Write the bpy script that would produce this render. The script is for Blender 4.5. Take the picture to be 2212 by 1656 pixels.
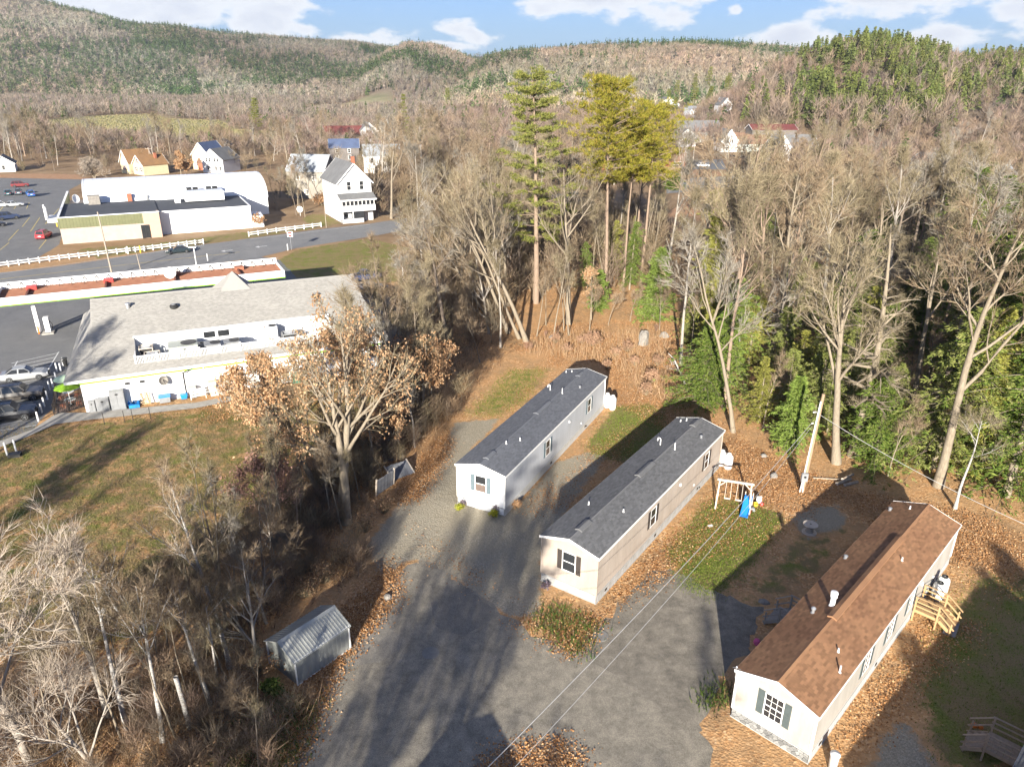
import bpy, math, random
import numpy as np
from mathutils import Vector, Matrix
from math import sin, cos, pi, radians, hypot, atan2

scene = bpy.context.scene
for o in list(bpy.data.objects):
    bpy.data.objects.remove(o)
COL = scene.collection

# ------------------------------------------------------------------ camera
FPX, PITCH, ROLL, CAMH = 2197.13 / 3072 * 2212, 0.392851694, 0.0067497622, 31.984163
cp_, sp_ = cos(PITCH), sin(PITCH)
_f = np.array([0, cp_, -sp_]); _u = np.array([0, sp_, cp_]); _r = np.array([1.0, 0, 0])
RIGHT = cos(ROLL) * _r + sin(ROLL) * _u
UP = -sin(ROLL) * _r + cos(ROLL) * _u
CAMROT = np.array([RIGHT, UP, _f]); CAMPOS = np.array([0, 0, CAMH])
cam = bpy.data.cameras.new('camera')
cam.lens = 0.715211530 * 36; cam.sensor_width = 36
cam.clip_start = 0.5; cam.clip_end = 9000
camo = bpy.data.objects.new('camera', cam)
camo.matrix_world = Matrix(((RIGHT[0], UP[0], -_f[0], 0), (RIGHT[1], UP[1], -_f[1], 0), (RIGHT[2], UP[2], -_f[2], CAMH), (0, 0, 0, 1)))
COL.objects.link(camo); scene.camera = camo

# ------------------------------------------------------------------ light
SUN_AZ, SUN_EL = radians(10.0), radians(16.5)          # azimuth the shadows run to
SUN_STR, SKY_STR, EXPO = 4.6, 0.058, 1.72
SKY_TINT, SKY_BAND = (.31, .46, .79, 1), (2.3, 3.25, 4.7, 1)
sd = bpy.data.lights.new('sun', 'SUN'); sd.energy = SUN_STR; sd.angle = radians(0.55); sd.color = (1.0, 0.935, 0.825)
so = bpy.data.objects.new('sun', sd); COL.objects.link(so); so.location = (0, -60, 80)
so.rotation_euler = Vector((-sin(SUN_AZ) * cos(SUN_EL), -cos(SUN_AZ) * cos(SUN_EL), sin(SUN_EL))).to_track_quat('Z', 'Y').to_euler()
vs = scene.view_settings
vs.view_transform = 'Standard'; vs.look = 'None'; vs.gamma = 1; vs.use_curve_mapping = False; vs.exposure = EXPO

w = bpy.data.worlds.new('World'); scene.world = w; w.use_nodes = True
nt = w.node_tree; nt.nodes.clear()
def N(nt, t, **k):
    n = nt.nodes.new(t)
    for a, b in k.items():
        if a.startswith('i_'):
            n.inputs[int(a[2:]) if a[2:].isdigit() else a[2:].replace('_', ' ')].default_value = b
        else: setattr(n, a, b)
    return n
def L(nt, a, b): nt.links.new(a, b)
wo = N(nt, 'ShaderNodeOutputWorld'); bg = N(nt, 'ShaderNodeBackground')
bg.inputs['Strength'].default_value = SKY_STR
sky = N(nt, 'ShaderNodeTexSky', sky_type='NISHITA', sun_disc=False, sun_elevation=SUN_EL, sun_rotation=radians(190), altitude=200, air_density=1.0, dust_density=0.6, ozone_density=2.0)
hs = N(nt, 'ShaderNodeHueSaturation'); hs.inputs['Saturation'].default_value = 1.15; hs.inputs['Value'].default_value = 1.0
L(nt, sky.outputs[0], hs.inputs['Color'])
tc = N(nt, 'ShaderNodeTexCoord')
sep = N(nt, 'ShaderNodeSeparateXYZ'); L(nt, tc.outputs['Generated'], sep.inputs[0])
# cumulus: fractal noise over the direction, thicker where the photograph shows heaps, thin elsewhere
mp = N(nt, 'ShaderNodeMapping'); mp.inputs['Scale'].default_value = (1, 1, 2.2)
L(nt, tc.outputs['Generated'], mp.inputs['Vector'])
cn = N(nt, 'ShaderNodeTexNoise', i_Scale=13.0, i_Detail=10.0, i_Roughness=0.60); L(nt, mp.outputs[0], cn.inputs['Vector'])
cnb = N(nt, 'ShaderNodeTexNoise', i_Scale=3.2, i_Detail=3.0); L(nt, mp.outputs[0], cnb.inputs['Vector'])
def cdir(px, py):
    d = np.array([(px - 1106) / FPX, -(py - 828) / FPX, 1.0]) @ CAMROT
    return d / np.linalg.norm(d)
acc = None
for px, py, rx, ry in ((400, 10, .13, .040), (560, 40, .075, .028), (655, 62, .030, .012), (800, 80, .055, .012), (1015, 72, .035, .020), (970, 100, .05, .008), (1340, -4, .12, .024), (1590, 22, .012, .008), (1700, 84, .045, .016), (1980, 4, .085, .024), (2040, 72, .075, .016), (2200, 24, .04, .022), (120, -60, .12, .04)):
    d = cdir(px, py)
    sv = N(nt, 'ShaderNodeVectorMath', operation='SUBTRACT'); L(nt, tc.outputs['Generated'], sv.inputs[0]); sv.inputs[1].default_value = tuple(d)
    sc_ = N(nt, 'ShaderNodeVectorMath', operation='MULTIPLY'); L(nt, sv.outputs[0], sc_.inputs[0]); sc_.inputs[1].default_value = (1 / rx, .3 / rx, 1 / ry)
    ln = N(nt, 'ShaderNodeVectorMath', operation='LENGTH'); L(nt, sc_.outputs[0], ln.inputs[0])
    mr = N(nt, 'ShaderNodeMapRange'); L(nt, ln.outputs['Value'], mr.inputs['Value'])
    mr.inputs['From Min'].default_value = 0.2; mr.inputs['From Max'].default_value = 1.7; mr.inputs['To Min'].default_value = 0.30; mr.inputs['To Max'].default_value = -0.12
    if acc is None: acc = mr.outputs[0]
    else:
        mx = N(nt, 'ShaderNodeMath', operation='MAXIMUM'); L(nt, acc, mx.inputs[0]); L(nt, mr.outputs[0], mx.inputs[1]); acc = mx.outputs[0]
# away from the low strip in view the same broken cloud goes on
upz = N(nt, 'ShaderNodeMapRange', interpolation_type='SMOOTHSTEP'); L(nt, sep.outputs['Z'], upz.inputs['Value']); upz.inputs['From Min'].default_value = .09; upz.inputs['From Max'].default_value = .16; upz.inputs['To Max'].default_value = .13
bb = N(nt, 'ShaderNodeMath', operation='MULTIPLY_ADD'); L(nt, cnb.outputs['Fac'], bb.inputs[0]); bb.inputs[1].default_value = .35; L(nt, upz.outputs[0], bb.inputs[2])
b2 = N(nt, 'ShaderNodeMath', operation='SUBTRACT'); L(nt, bb.outputs[0], b2.inputs[0]); b2.inputs[1].default_value = .27
mxx = N(nt, 'ShaderNodeMath', operation='MAXIMUM'); L(nt, acc, mxx.inputs[0]); L(nt, b2.outputs[0], mxx.inputs[1]); acc = mxx.outputs[0]
ad = N(nt, 'ShaderNodeMath', operation='ADD'); L(nt, acc, ad.inputs[0]); L(nt, cn.outputs['Fac'], ad.inputs[1])
cr = N(nt, 'ShaderNodeMapRange', interpolation_type='SMOOTHSTEP'); L(nt, ad.outputs[0], cr.inputs['Value'])
cr.inputs['From Min'].default_value = 0.555; cr.inputs['From Max'].default_value = 0.70; cr.inputs['To Max'].default_value = 0.97
# pale milky band above the horizon all the way round
hz = N(nt, 'ShaderNodeMapRange', interpolation_type='SMOOTHSTEP'); L(nt, sep.outputs['Z'], hz.inputs['Value'])
hz.inputs['From Min'].default_value = 0.0; hz.inputs['From Max'].default_value = 0.13; hz.inputs['To Min'].default_value = 0.75; hz.inputs['To Max'].default_value = 0.0
tint = N(nt, 'ShaderNodeMix', data_type='RGBA', blend_type='MULTIPLY'); tint.inputs[0].default_value = 1.0
L(nt, hs.outputs[0], tint.inputs[6]); tint.inputs[7].default_value = SKY_TINT
m0 = N(nt, 'ShaderNodeMix', data_type='RGBA'); L(nt, hz.outputs[0], m0.inputs[0]); L(nt, tint.outputs[2], m0.inputs[6]); m0.inputs[7].default_value = SKY_BAND
m1 = N(nt, 'ShaderNodeMix', data_type='RGBA'); L(nt, cr.outputs[0], m1.inputs[0]); L(nt, m0.outputs[2], m1.inputs[6])
dens = N(nt, 'ShaderNodeMapRange', interpolation_type='SMOOTHSTEP'); L(nt, ad.outputs[0], dens.inputs['Value']); dens.inputs['From Min'].default_value = .62; dens.inputs['From Max'].default_value = .92
cc = N(nt, 'ShaderNodeMix', data_type='RGBA'); L(nt, dens.outputs[0], cc.inputs[0]); cc.inputs[6].default_value = (5.7, 5.8, 5.9, 1); cc.inputs[7].default_value = (4.3, 4.5, 5.0, 1)
L(nt, cc.outputs[2], m1.inputs[7])
L(nt, m1.outputs[2], bg.inputs['Color']); L(nt, bg.outputs[0], wo.inputs[0])

scene.render.engine = 'CYCLES'
cy = scene.cycles
cy.use_denoising = True; cy.max_bounces = 5; cy.diffuse_bounces = 2; cy.glossy_bounces = 2; cy.transmission_bounces = 3; cy.transparent_max_bounces = 6
cy.use_adaptive_sampling = True; cy.adaptive_threshold = 0.02
cy.sample_clamp_indirect = 6

# ------------------------------------------------------------------ helpers
def at(px, py, z=0.0):
    """world XY where the sight line through a point of the 2212 px wide photograph meets height z"""
    d = np.array([(px - 1106) / FPX, -(py - 828) / FPX, 1.0]) @ CAMROT
    t = (z - CAMH) / d[2]
    return (float(d[0] * t), float(d[1] * t))
def topx(X, Y, Z):
    d = CAMROT @ (np.array([X, Y, Z]) - CAMPOS)
    return 1106 + FPX * d[0] / d[2], 828 - FPX * d[1] / d[2]

def mat(name, c, c2=None, scale=2.0, rough=.8, bump=0.0, bscale=30.0, metal=0.0, spec=.3, rand=None, ramt=.25, detail=4.0, aniso=None):
    m = bpy.data.materials.new(name); m.use_nodes = True
    t = m.node_tree; b = t.nodes['Principled BSDF']
    b.inputs['Roughness'].default_value = rough; b.inputs['Metallic'].default_value = metal; b.inputs['Specular IOR Level'].default_value = spec
    co = N(t, 'ShaderNodeTexCoord').outputs['Object']
    if aniso:
        mpn = N(t, 'ShaderNodeMapping'); mpn.inputs['Scale'].default_value = aniso; L(t, co, mpn.inputs[0]); co = mpn.outputs[0]
    c2 = c2 or tuple(x * .8 for x in c)
    no = N(t, 'ShaderNodeTexNoise', i_Scale=scale, i_Detail=detail, i_Roughness=.6); L(t, co, no.inputs['Vector'])
    mr = N(t, 'ShaderNodeMapRange'); L(t, no.outputs['Fac'], mr.inputs[0]); mr.inputs[1].default_value = .32; mr.inputs[2].default_value = .68
    mx = N(t, 'ShaderNodeMix', data_type='RGBA'); L(t, mr.outputs[0], mx.inputs[0]); mx.inputs[6].default_value = (*c, 1); mx.inputs[7].default_value = (*c2, 1)
    out = mx.outputs[2]
    if rand:
        rn = N(t, 'ShaderNodeObjectInfo').outputs['Random'] if rand == 'obj' else N(t, 'ShaderNodeNewGeometry').outputs['Random Per Island']
        r2 = N(t, 'ShaderNodeMapRange'); L(t, rn, r2.inputs[0]); r2.inputs[3].default_value = 1 - ramt; r2.inputs[4].default_value = 1 + ramt
        h = N(t, 'ShaderNodeHueSaturation'); L(t, r2.outputs[0], h.inputs['Value']); L(t, out, h.inputs['Color']); out = h.outputs[0]
    L(t, out, b.inputs['Base Color'])
    if bump:
        bn = N(t, 'ShaderNodeTexNoise', i_Scale=bscale, i_Detail=3.0); L(t, co, bn.inputs['Vector'])
        bp = N(t, 'ShaderNodeBump', i_Strength=bump, i_Distance=.05); L(t, bn.outputs['Fac'], bp.inputs['Height']); L(t, bp.outputs[0], b.inputs['Normal'])
    return m

def leafmat(name, cols, trans=.35, byobj=.25, rough=.7):
    """leaf-sized faces, each its own shade; a mild tone shift from plant to plant"""
    m = bpy.data.materials.new(name); m.use_nodes = True
    t = m.node_tree; t.nodes.clear()
    o = N(t, 'ShaderNodeOutputMaterial'); g = N(t, 'ShaderNodeNewGeometry'); r = N(t, 'ShaderNodeValToRGB')
    e = r.color_ramp.elements
    while len(e) < len(cols): e.new(.5)
    for i, c in enumerate(cols):
        e[i].position = i / (len(cols) - 1) if len(cols) > 1 else 0; e[i].color = (*c, 1)
    L(t, g.outputs['Random Per Island'], r.inputs[0])
    oi = N(t, 'ShaderNodeObjectInfo'); mr = N(t, 'ShaderNodeMapRange'); L(t, oi.outputs['Random'], mr.inputs[0]); mr.inputs[3].default_value = 1 - byobj; mr.inputs[4].default_value = 1 + byobj
    h = N(t, 'ShaderNodeHueSaturation'); L(t, mr.outputs[0], h.inputs['Value']); L(t, r.outputs[0], h.inputs['Color'])
    d = N(t, 'ShaderNodeBsdfDiffuse'); L(t, h.outputs[0], d.inputs[0])
    if trans:
        tr = N(t, 'ShaderNodeBsdfTranslucent'); L(t, h.outputs[0], tr.inputs[0])
        mx = N(t, 'ShaderNodeMixShader'); mx.inputs[0].default_value = trans; L(t, d.outputs[0], mx.inputs[1]); L(t, tr.outputs[0], mx.inputs[2]); L(t, mx.outputs[0], o.inputs[0])
    else: L(t, d.outputs[0], o.inputs[0])
    return m

class MB:
    def __init__(s): s.v = []; s.f = []; s.m = []
    def add(s, vs, fs, mi=0):
        b = len(s.v); s.v += [tuple(v) for v in vs]
        for f in fs: s.f.append(tuple(i + b for i in f)); s.m.append(mi)
        return s
    def box(s, x0, x1, y0, y1, z0, z1, mi=0):
        return s.add([(x0, y0, z0), (x1, y0, z0), (x1, y1, z0), (x0, y1, z0), (x0, y0, z1), (x1, y0, z1), (x1, y1, z1), (x0, y1, z1)],
                     [(3, 2, 1, 0), (4, 5, 6, 7), (0, 1, 5, 4), (1, 2, 6, 5), (2, 3, 7, 6), (3, 0, 4, 7)], mi)
    def bar(s, p, q, w=.1, h=None, mi=0):
        p = Vector(p); q = Vector(q); h = h or w; d = (q - p).normalized()
        a = d.cross(Vector((0, 0, 1)))
        a = Vector((1, 0, 0)) if a.length < 1e-4 else a.normalized()
        b = a.cross(d).normalized(); a = a * w / 2; b = b * h / 2
        vs = [p - a - b, p + a - b, p + a + b, p - a + b, q - a - b, q + a - b, q + a + b, q - a + b]
        return s.add(vs, [(3, 2, 1, 0), (4, 5, 6, 7), (0, 1, 5, 4), (1, 2, 6, 5), (2, 3, 7, 6), (3, 0, 4, 7)], mi)
    def tube(s, p, q, r, r2=None, n=8, mi=0, cap=True):
        p = Vector(p); q = Vector(q); r2 = r if r2 is None else r2; d = (q - p).normalized()
        a = d.orthogonal().normalized(); b = d.cross(a)
        vs = []
        for c, rr in ((p, r), (q, r2)):
            for i in range(n): vs.append(c + a * rr * cos(2 * pi * i / n) + b * rr * sin(2 * pi * i / n))
        fs = [(i, (i + 1) % n, n + (i + 1) % n, n + i) for i in range(n)]
        if cap: fs += [tuple(range(n))[::-1], tuple(range(n, 2 * n))]
        return s.add(vs, fs, mi)
    def path(s, pts, r, n=6, mi=0):
        for i in range(len(pts) - 1): s.tube(pts[i], pts[i + 1], r, n=n, mi=mi)
        return s
    def lathe(s, prof, cx=0, cy=0, n=16, mi=0):
        vs = []; k = len(prof)
        for r, z in prof:
            for i in range(n): vs.append((cx + r * cos(2 * pi * i / n), cy + r * sin(2 * pi * i / n), z))
        fs = [(j * n + i, j * n + (i + 1) % n, (j + 1) * n + (i + 1) % n, (j + 1) * n + i) for j in range(k - 1) for i in range(n)]
        fs += [tuple(range(n))[::-1], tuple(range((k - 1) * n, k * n))]
        return s.add(vs, fs, mi)
    def prism(s, pts, a, b, axis='y', mi=0):
        n = len(pts)
        g = {'y': lambda p, t: (p[0], t, p[1]), 'z': lambda p, t: (p[0], p[1], t), 'x': lambda p, t: (t, p[0], p[1])}[axis]
        vs = [g(p, a) for p in pts] + [g(p, b) for p in pts]
        return s.add(vs, [tuple(range(n))[::-1], tuple(range(n, 2 * n))] + [(i, (i + 1) % n, n + (i + 1) % n, n + i) for i in range(n)], mi)
    def quad(s, a, b, c, d, mi=0): return s.add([a, b, c, d], [(0, 1, 2, 3)], mi)
    def mesh(s, name, mats):
        me = bpy.data.meshes.new(name); me.from_pydata(s.v, [], s.f)
        for m in (mats if isinstance(mats, (list, tuple)) else [mats]): me.materials.append(m)
        if any(s.m): me.polygons.foreach_set('material_index', s.m)
        me.update(); return me

def link(name, me, parent=None, loc=None, smooth=False):
    o = bpy.data.objects.new(name, me); COL.objects.link(o)
    if parent: o.parent = parent
    if loc is not None: o.location = loc
    if smooth: me.polygons.foreach_set('use_smooth', [True] * len(me.polygons))
    return o
def part(name, mb, mats, parent=None, loc=None, smooth=False, label=None, kind=None):
    o = link(name, mb.mesh(name, mats) if isinstance(mb, MB) else mb, parent, loc, smooth)
    if label: o['label'] = label
    if kind: o['kind'] = kind
    return o
def tag(o, label=None, cat=None, group=None, kind=None):
    if label: o['label'] = label
    if cat: o['category'] = cat
    if group: o['group'] = group
    if kind: o['kind'] = kind
    return o
def thing(name, label, cat, loc=(0, 0, 0), rz=0.0, group=None):
    o = bpy.data.objects.new(name, None); COL.objects.link(o); o.empty_display_size = .3
    o.location = loc if len(loc) == 3 else (*loc, 0); o.rotation_euler = (0, 0, rz)
    return tag(o, label, cat, group)
def solid(name, label, cat, mb, mats, loc=(0, 0, 0), rz=0.0, group=None, smooth=False):
    o = part(name, mb, mats, None, loc if len(loc) == 3 else (*loc, 0), smooth); o.rotation_euler = (0, 0, rz)
    return tag(o, label, cat, group)
def copy_tree(o, parent=None):
    c = o.copy(); COL.objects.link(c)
    if parent: c.parent = parent
    for ch in list(o.children): copy_tree(ch, c)
    return c
def place(proto, loc, rz=0.0, label=None, group=None, sc=1.0):
    """first use moves the prototype itself, later uses copy it with its parts"""
    if proto.get('used'): o = copy_tree(proto)
    else: o = proto
    proto['used'] = 1
    o.location = loc if len(loc) == 3 else (*loc, 0); o.rotation_euler = (o.rotation_euler[0], o.rotation_euler[1], rz)
    o.scale = (sc, sc, sc) if not isinstance(sc, tuple) else sc
    if label: o['label'] = label
    if group: o['group'] = group
    return o

def fastmesh(name, verts, tris, mats, mi=None, smooth=None, attr=None):
    me = bpy.data.meshes.new(name)
    verts = np.ascontiguousarray(verts, dtype=np.float32).reshape(-1, 3); tris = np.ascontiguousarray(tris, dtype=np.int32).reshape(-1, 3)
    me.vertices.add(len(verts)); me.vertices.foreach_set('co', verts.ravel())
    me.loops.add(len(tris) * 3); me.loops.foreach_set('vertex_index', tris.ravel())
    me.polygons.add(len(tris)); me.polygons.foreach_set('loop_start', np.arange(0, len(tris) * 3, 3, dtype=np.int32))
    me.polygons.foreach_set('loop_total', np.full(len(tris), 3, np.int32))
    for m in (mats if isinstance(mats, (list, tuple)) else [mats]): me.materials.append(m)
    if mi is not None: me.polygons.foreach_set('material_index', np.ascontiguousarray(mi, dtype=np.int32))
    if smooth is not None: me.polygons.foreach_set('use_smooth', np.broadcast_to(smooth, len(tris)).astype(bool))
    if attr is not None:
        a = me.color_attributes.new('tint', 'FLOAT_COLOR', 'POINT')
        c4 = np.ones((len(verts), 4), np.float32); c4[:, :3] = attr; a.data.foreach_set('color', c4.ravel())
    me.update(calc_edges=True); return me

def inpoly(x, y, poly):
    p = np.asarray(poly); ins = np.zeros(np.shape(x), bool); j = len(p) - 1
    for i in range(len(p)):
        xi, yi = p[i]; xj, yj = p[j]
        c = ((yi > y) != (yj > y)) & (x < (xj - xi) * (y - yi) / (yj - yi + 1e-12) + xi)
        ins ^= c; j = i
    return ins
def sdpoly(x, y, poly):
    p = np.asarray(poly); d = np.full(np.shape(x), 1e9); j = len(p) - 1
    for i in range(len(p)):
        a = p[j]; e = p[i] - a; t = np.clip(((x - a[0]) * e[0] + (y - a[1]) * e[1]) / (e @ e + 1e-12), 0, 1)
        d = np.minimum(d, np.hypot(x - a[0] - t * e[0], y - a[1] - t * e[1])); j = i
    return np.where(inpoly(x, y, poly), d, -d)
def P(*pts): return [at(a, b) for a, b in pts]
# ------------------------------------------------------------------ terrain
def sstep(a, b, x):
    t = np.clip((x - a) / (b - a), 0, 1); return t * t * (3 - 2 * t)
def rz_of(px, py, Y):
    pe = py - .00675 * (px - 1106); t = (828 - pe) / FPX
    return CAMH + Y * (t * cp_ - sp_) / (cp_ + t * sp_)
RIDGES = [  # skyline (photo px), foot distance, ridge distance, tree height
    ([(-900, 60), (-300, -40), (0, -28), (130, 0), (170, 14), (290, 47), (450, 64), (560, 74), (760, 88), (860, 102), (960, 120), (1060, 150), (1250, 215)], 1150, 2000, 14),
    ([(640, 262), (740, 190), (800, 130), (840, 106), (880, 88), (930, 92), (960, 102), (1000, 118), (1050, 140), (1120, 215)], 950, 1500, 13),
    ([(500, 200), (700, 118), (1030, 116), (1100, 120), (2000, 108), (2212, 128), (2900, 110)], 2600, 3600, 12),
    ([(880, 262), (980, 170), (1050, 122), (1100, 112), (1200, 101), (1300, 97), (1500, 87), (1600, 94), (1720, 104), (1850, 114), (2100, 125), (2400, 120), (2900, 90)], 640, 1350, 13),
    ([(1470, 270), (1590, 200), (1650, 155), (1700, 140), (1760, 132), (1830, 116), (1900, 122), (1970, 136), (2040, 158), (2110, 152), (2160, 150), (2230, 164), (2500, 172), (2900, 150)], 360, 560, 3),
]
def hillz(x, y):
    x = np.asarray(x, float); y = np.asarray(y, float); z = np.zeros(np.broadcast(x, y).shape)
    yy = np.maximum(y, 50); u = 1106 + FPX * x / (yy * cp_ + 12)
    bump = 1 + .05 * np.sin(x * .011 + 1.3) * np.cos(y * .009) + .03 * np.sin(x * .031 + y * .017)
    for prof, y0, y1, th in RIDGES:
        a = np.array(prof, float); py = np.interp(u, a[:, 0], a[:, 1])
        h = np.maximum(rz_of(u, py, y1) - th, 0)
        k = sstep(y0, y1, y) ** .9 * (1 - .45 * sstep(y1, y1 * 1.9, y))
        z = np.maximum(z, h * k * np.where(y < y1 * .96, bump, 1))
    return z
def gz(x, y): return float(hillz(x, y))
def att(px, py):
    """the same on the terrain"""
    z = 0.0
    for _ in range(8): x, y = at(px, py, min(z, 28)); z = .5 * z + .5 * gz(x, y)
    return (x, y, gz(x, y))

GRASS = [P((-300, 960), (0, 925), (200, 905), (420, 880), (830, 795), (850, 850), (760, 940), (620, 1050), (520, 1190), (440, 1330), (360, 1400), (120, 1420), (-300, 1480)),
         P((1270, 962), (1330, 878), (1420, 875), (1450, 930), (1390, 1010), (1280, 985)), P((1010, 895), (1100, 800), (1185, 795), (1130, 872), (1070, 902)),
         P((1470, 1250), (1445, 1195), (1530, 1085), (1620, 1080), (1690, 1120), (1640, 1200), (1545, 1290), (1480, 1270)),
         P((2010, 1660), (1970, 1450), (2090, 1250), (2500, 1200), (2500, 1700)), P((600, 560), (640, 540), (800, 515), (900, 540), (880, 610), (620, 605)),
         P((140, 538), (350, 522), (545, 497), (700, 482), (690, 495), (440, 530), (200, 562)), P((660, 465), (702, 462), (738, 482), (700, 490), (650, 478)), P((1520, 1510), (1590, 1470), (1600, 1570), (1530, 1550)),
         P((1170, 1290), (1150, 1340), (1240, 1400), (1290, 1330)), P((1560, 1285), (1690, 1150), (1850, 1120), (1810, 1240), (1650, 1335))]
GWT = [.54, 1, .5, 1, .8, .9, .6, .9, .6, .35, .55]
GRAVEL = [P((1080, 905), (985, 912), (955, 965), (925, 1010), (860, 1090), (790, 1180), (820, 1240), (905, 1205), (1000, 1262), (1100, 1330), (1165, 1330), (1170, 1200), (1215, 1110), (1310, 985), (1270, 975), (1200, 1000), (1110, 1100), (1000, 1085), (990, 1000)),
          P((1200, 1372), (1310, 1310), (1400, 1225), (1480, 1255), (1560, 1290), (1640, 1300), (1640, 1360), (1570, 1440), (1540, 1500), (1560, 1700), (1240, 1700), (1230, 1405)),
          P((1840, 1700), (1880, 1600), (1925, 1545), (1965, 1560), (2080, 1700)), P((1690, 1115), (1750, 1085), (1820, 1085), (1850, 1140), (1740, 1175))]
VWT = [1, .35, .75, .7]
FIELD = [P((90, 263), (180, 252), (330, 246), (360, 257), (470, 260), (505, 275), (430, 302), (180, 298), (100, 280)), P((330, 285), (420, 274), (640, 290), (640, 306), (450, 312), (330, 302)), P((590, 240), (690, 227), (850, 222), (850, 235), (700, 242)),
         P((-100, 268), (60, 262), (90, 270), (-100, 282))]
BARE = [P((-60, 392), (0, 374), (190, 379), (190, 392), (0, 398)), P((1440, 460), (1510, 420), (1560, 430), (1500, 520), (1450, 520)), P((1480, 366), (1570, 372), (1570, 382), (1480, 376))]

def axis(lo, a, b, step, hi, g):
    core = list(np.arange(a, b, step)); l = []; s = step; x = a
    while x > lo: s *= g; x -= s; l.append(x)
    r = []; s = step; x = core[-1]
    while x < hi: s *= g; s = min(s, 70); x += s; r.append(x)
    return np.array(l[::-1] + core + r)
gx = axis(-3600, -48, 52, .5, 3600, 1.09); gy = axis(-400, 24, 128, .5, 5200, 1.055)
GX, GY = np.meshgrid(gx, gy); GZ = hillz(GX, GY)
def weight(polys, wts, soft):
    out = np.zeros(GX.shape)
    for p, wt in zip(polys, wts):
        a = np.array(p); pad = 3 * soft
        m = (GX > a[:, 0].min() - pad) & (GX < a[:, 0].max() + pad) & (GY > a[:, 1].min() - pad) & (GY < a[:, 1].max() + pad)
        sdv = sdpoly(GX[m], GY[m], p); out[m] = np.maximum(out[m], wt * np.clip(.5 + sdv / (2 * soft), 0, 1))
    return out
ga = np.stack([weight(GRAVEL, VWT, 1.2), weight(GRASS, GWT, 1.8), weight(FIELD, [1] * 4, 9)], -1)
gb = np.stack([weight(BARE, [1] * 3, 3), np.clip((GY - 118) / 40, 0, 1), np.clip(GZ / 20, 0, 1)], -1)
nx, ny = len(gx), len(gy)
idx = np.arange(nx * ny).reshape(ny, nx)
q = np.stack([idx[:-1, :-1], idx[:-1, 1:], idx[1:, 1:], idx[1:, :-1]], -1).reshape(-1, 4)
gm = fastmesh('ground', np.stack([GX, GY, GZ], -1).reshape(-1, 3), np.concatenate([q[:, [0, 1, 2]], q[:, [0, 2, 3]]]), [], smooth=True, attr=ga.reshape(-1, 3))
a2 = gm.color_attributes.new('tint2', 'FLOAT_COLOR', 'POINT'); c4 = np.ones((nx * ny, 4), np.float32); c4[:, :3] = gb.reshape(-1, 3); a2.data.foreach_set('color', c4.ravel())

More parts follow.
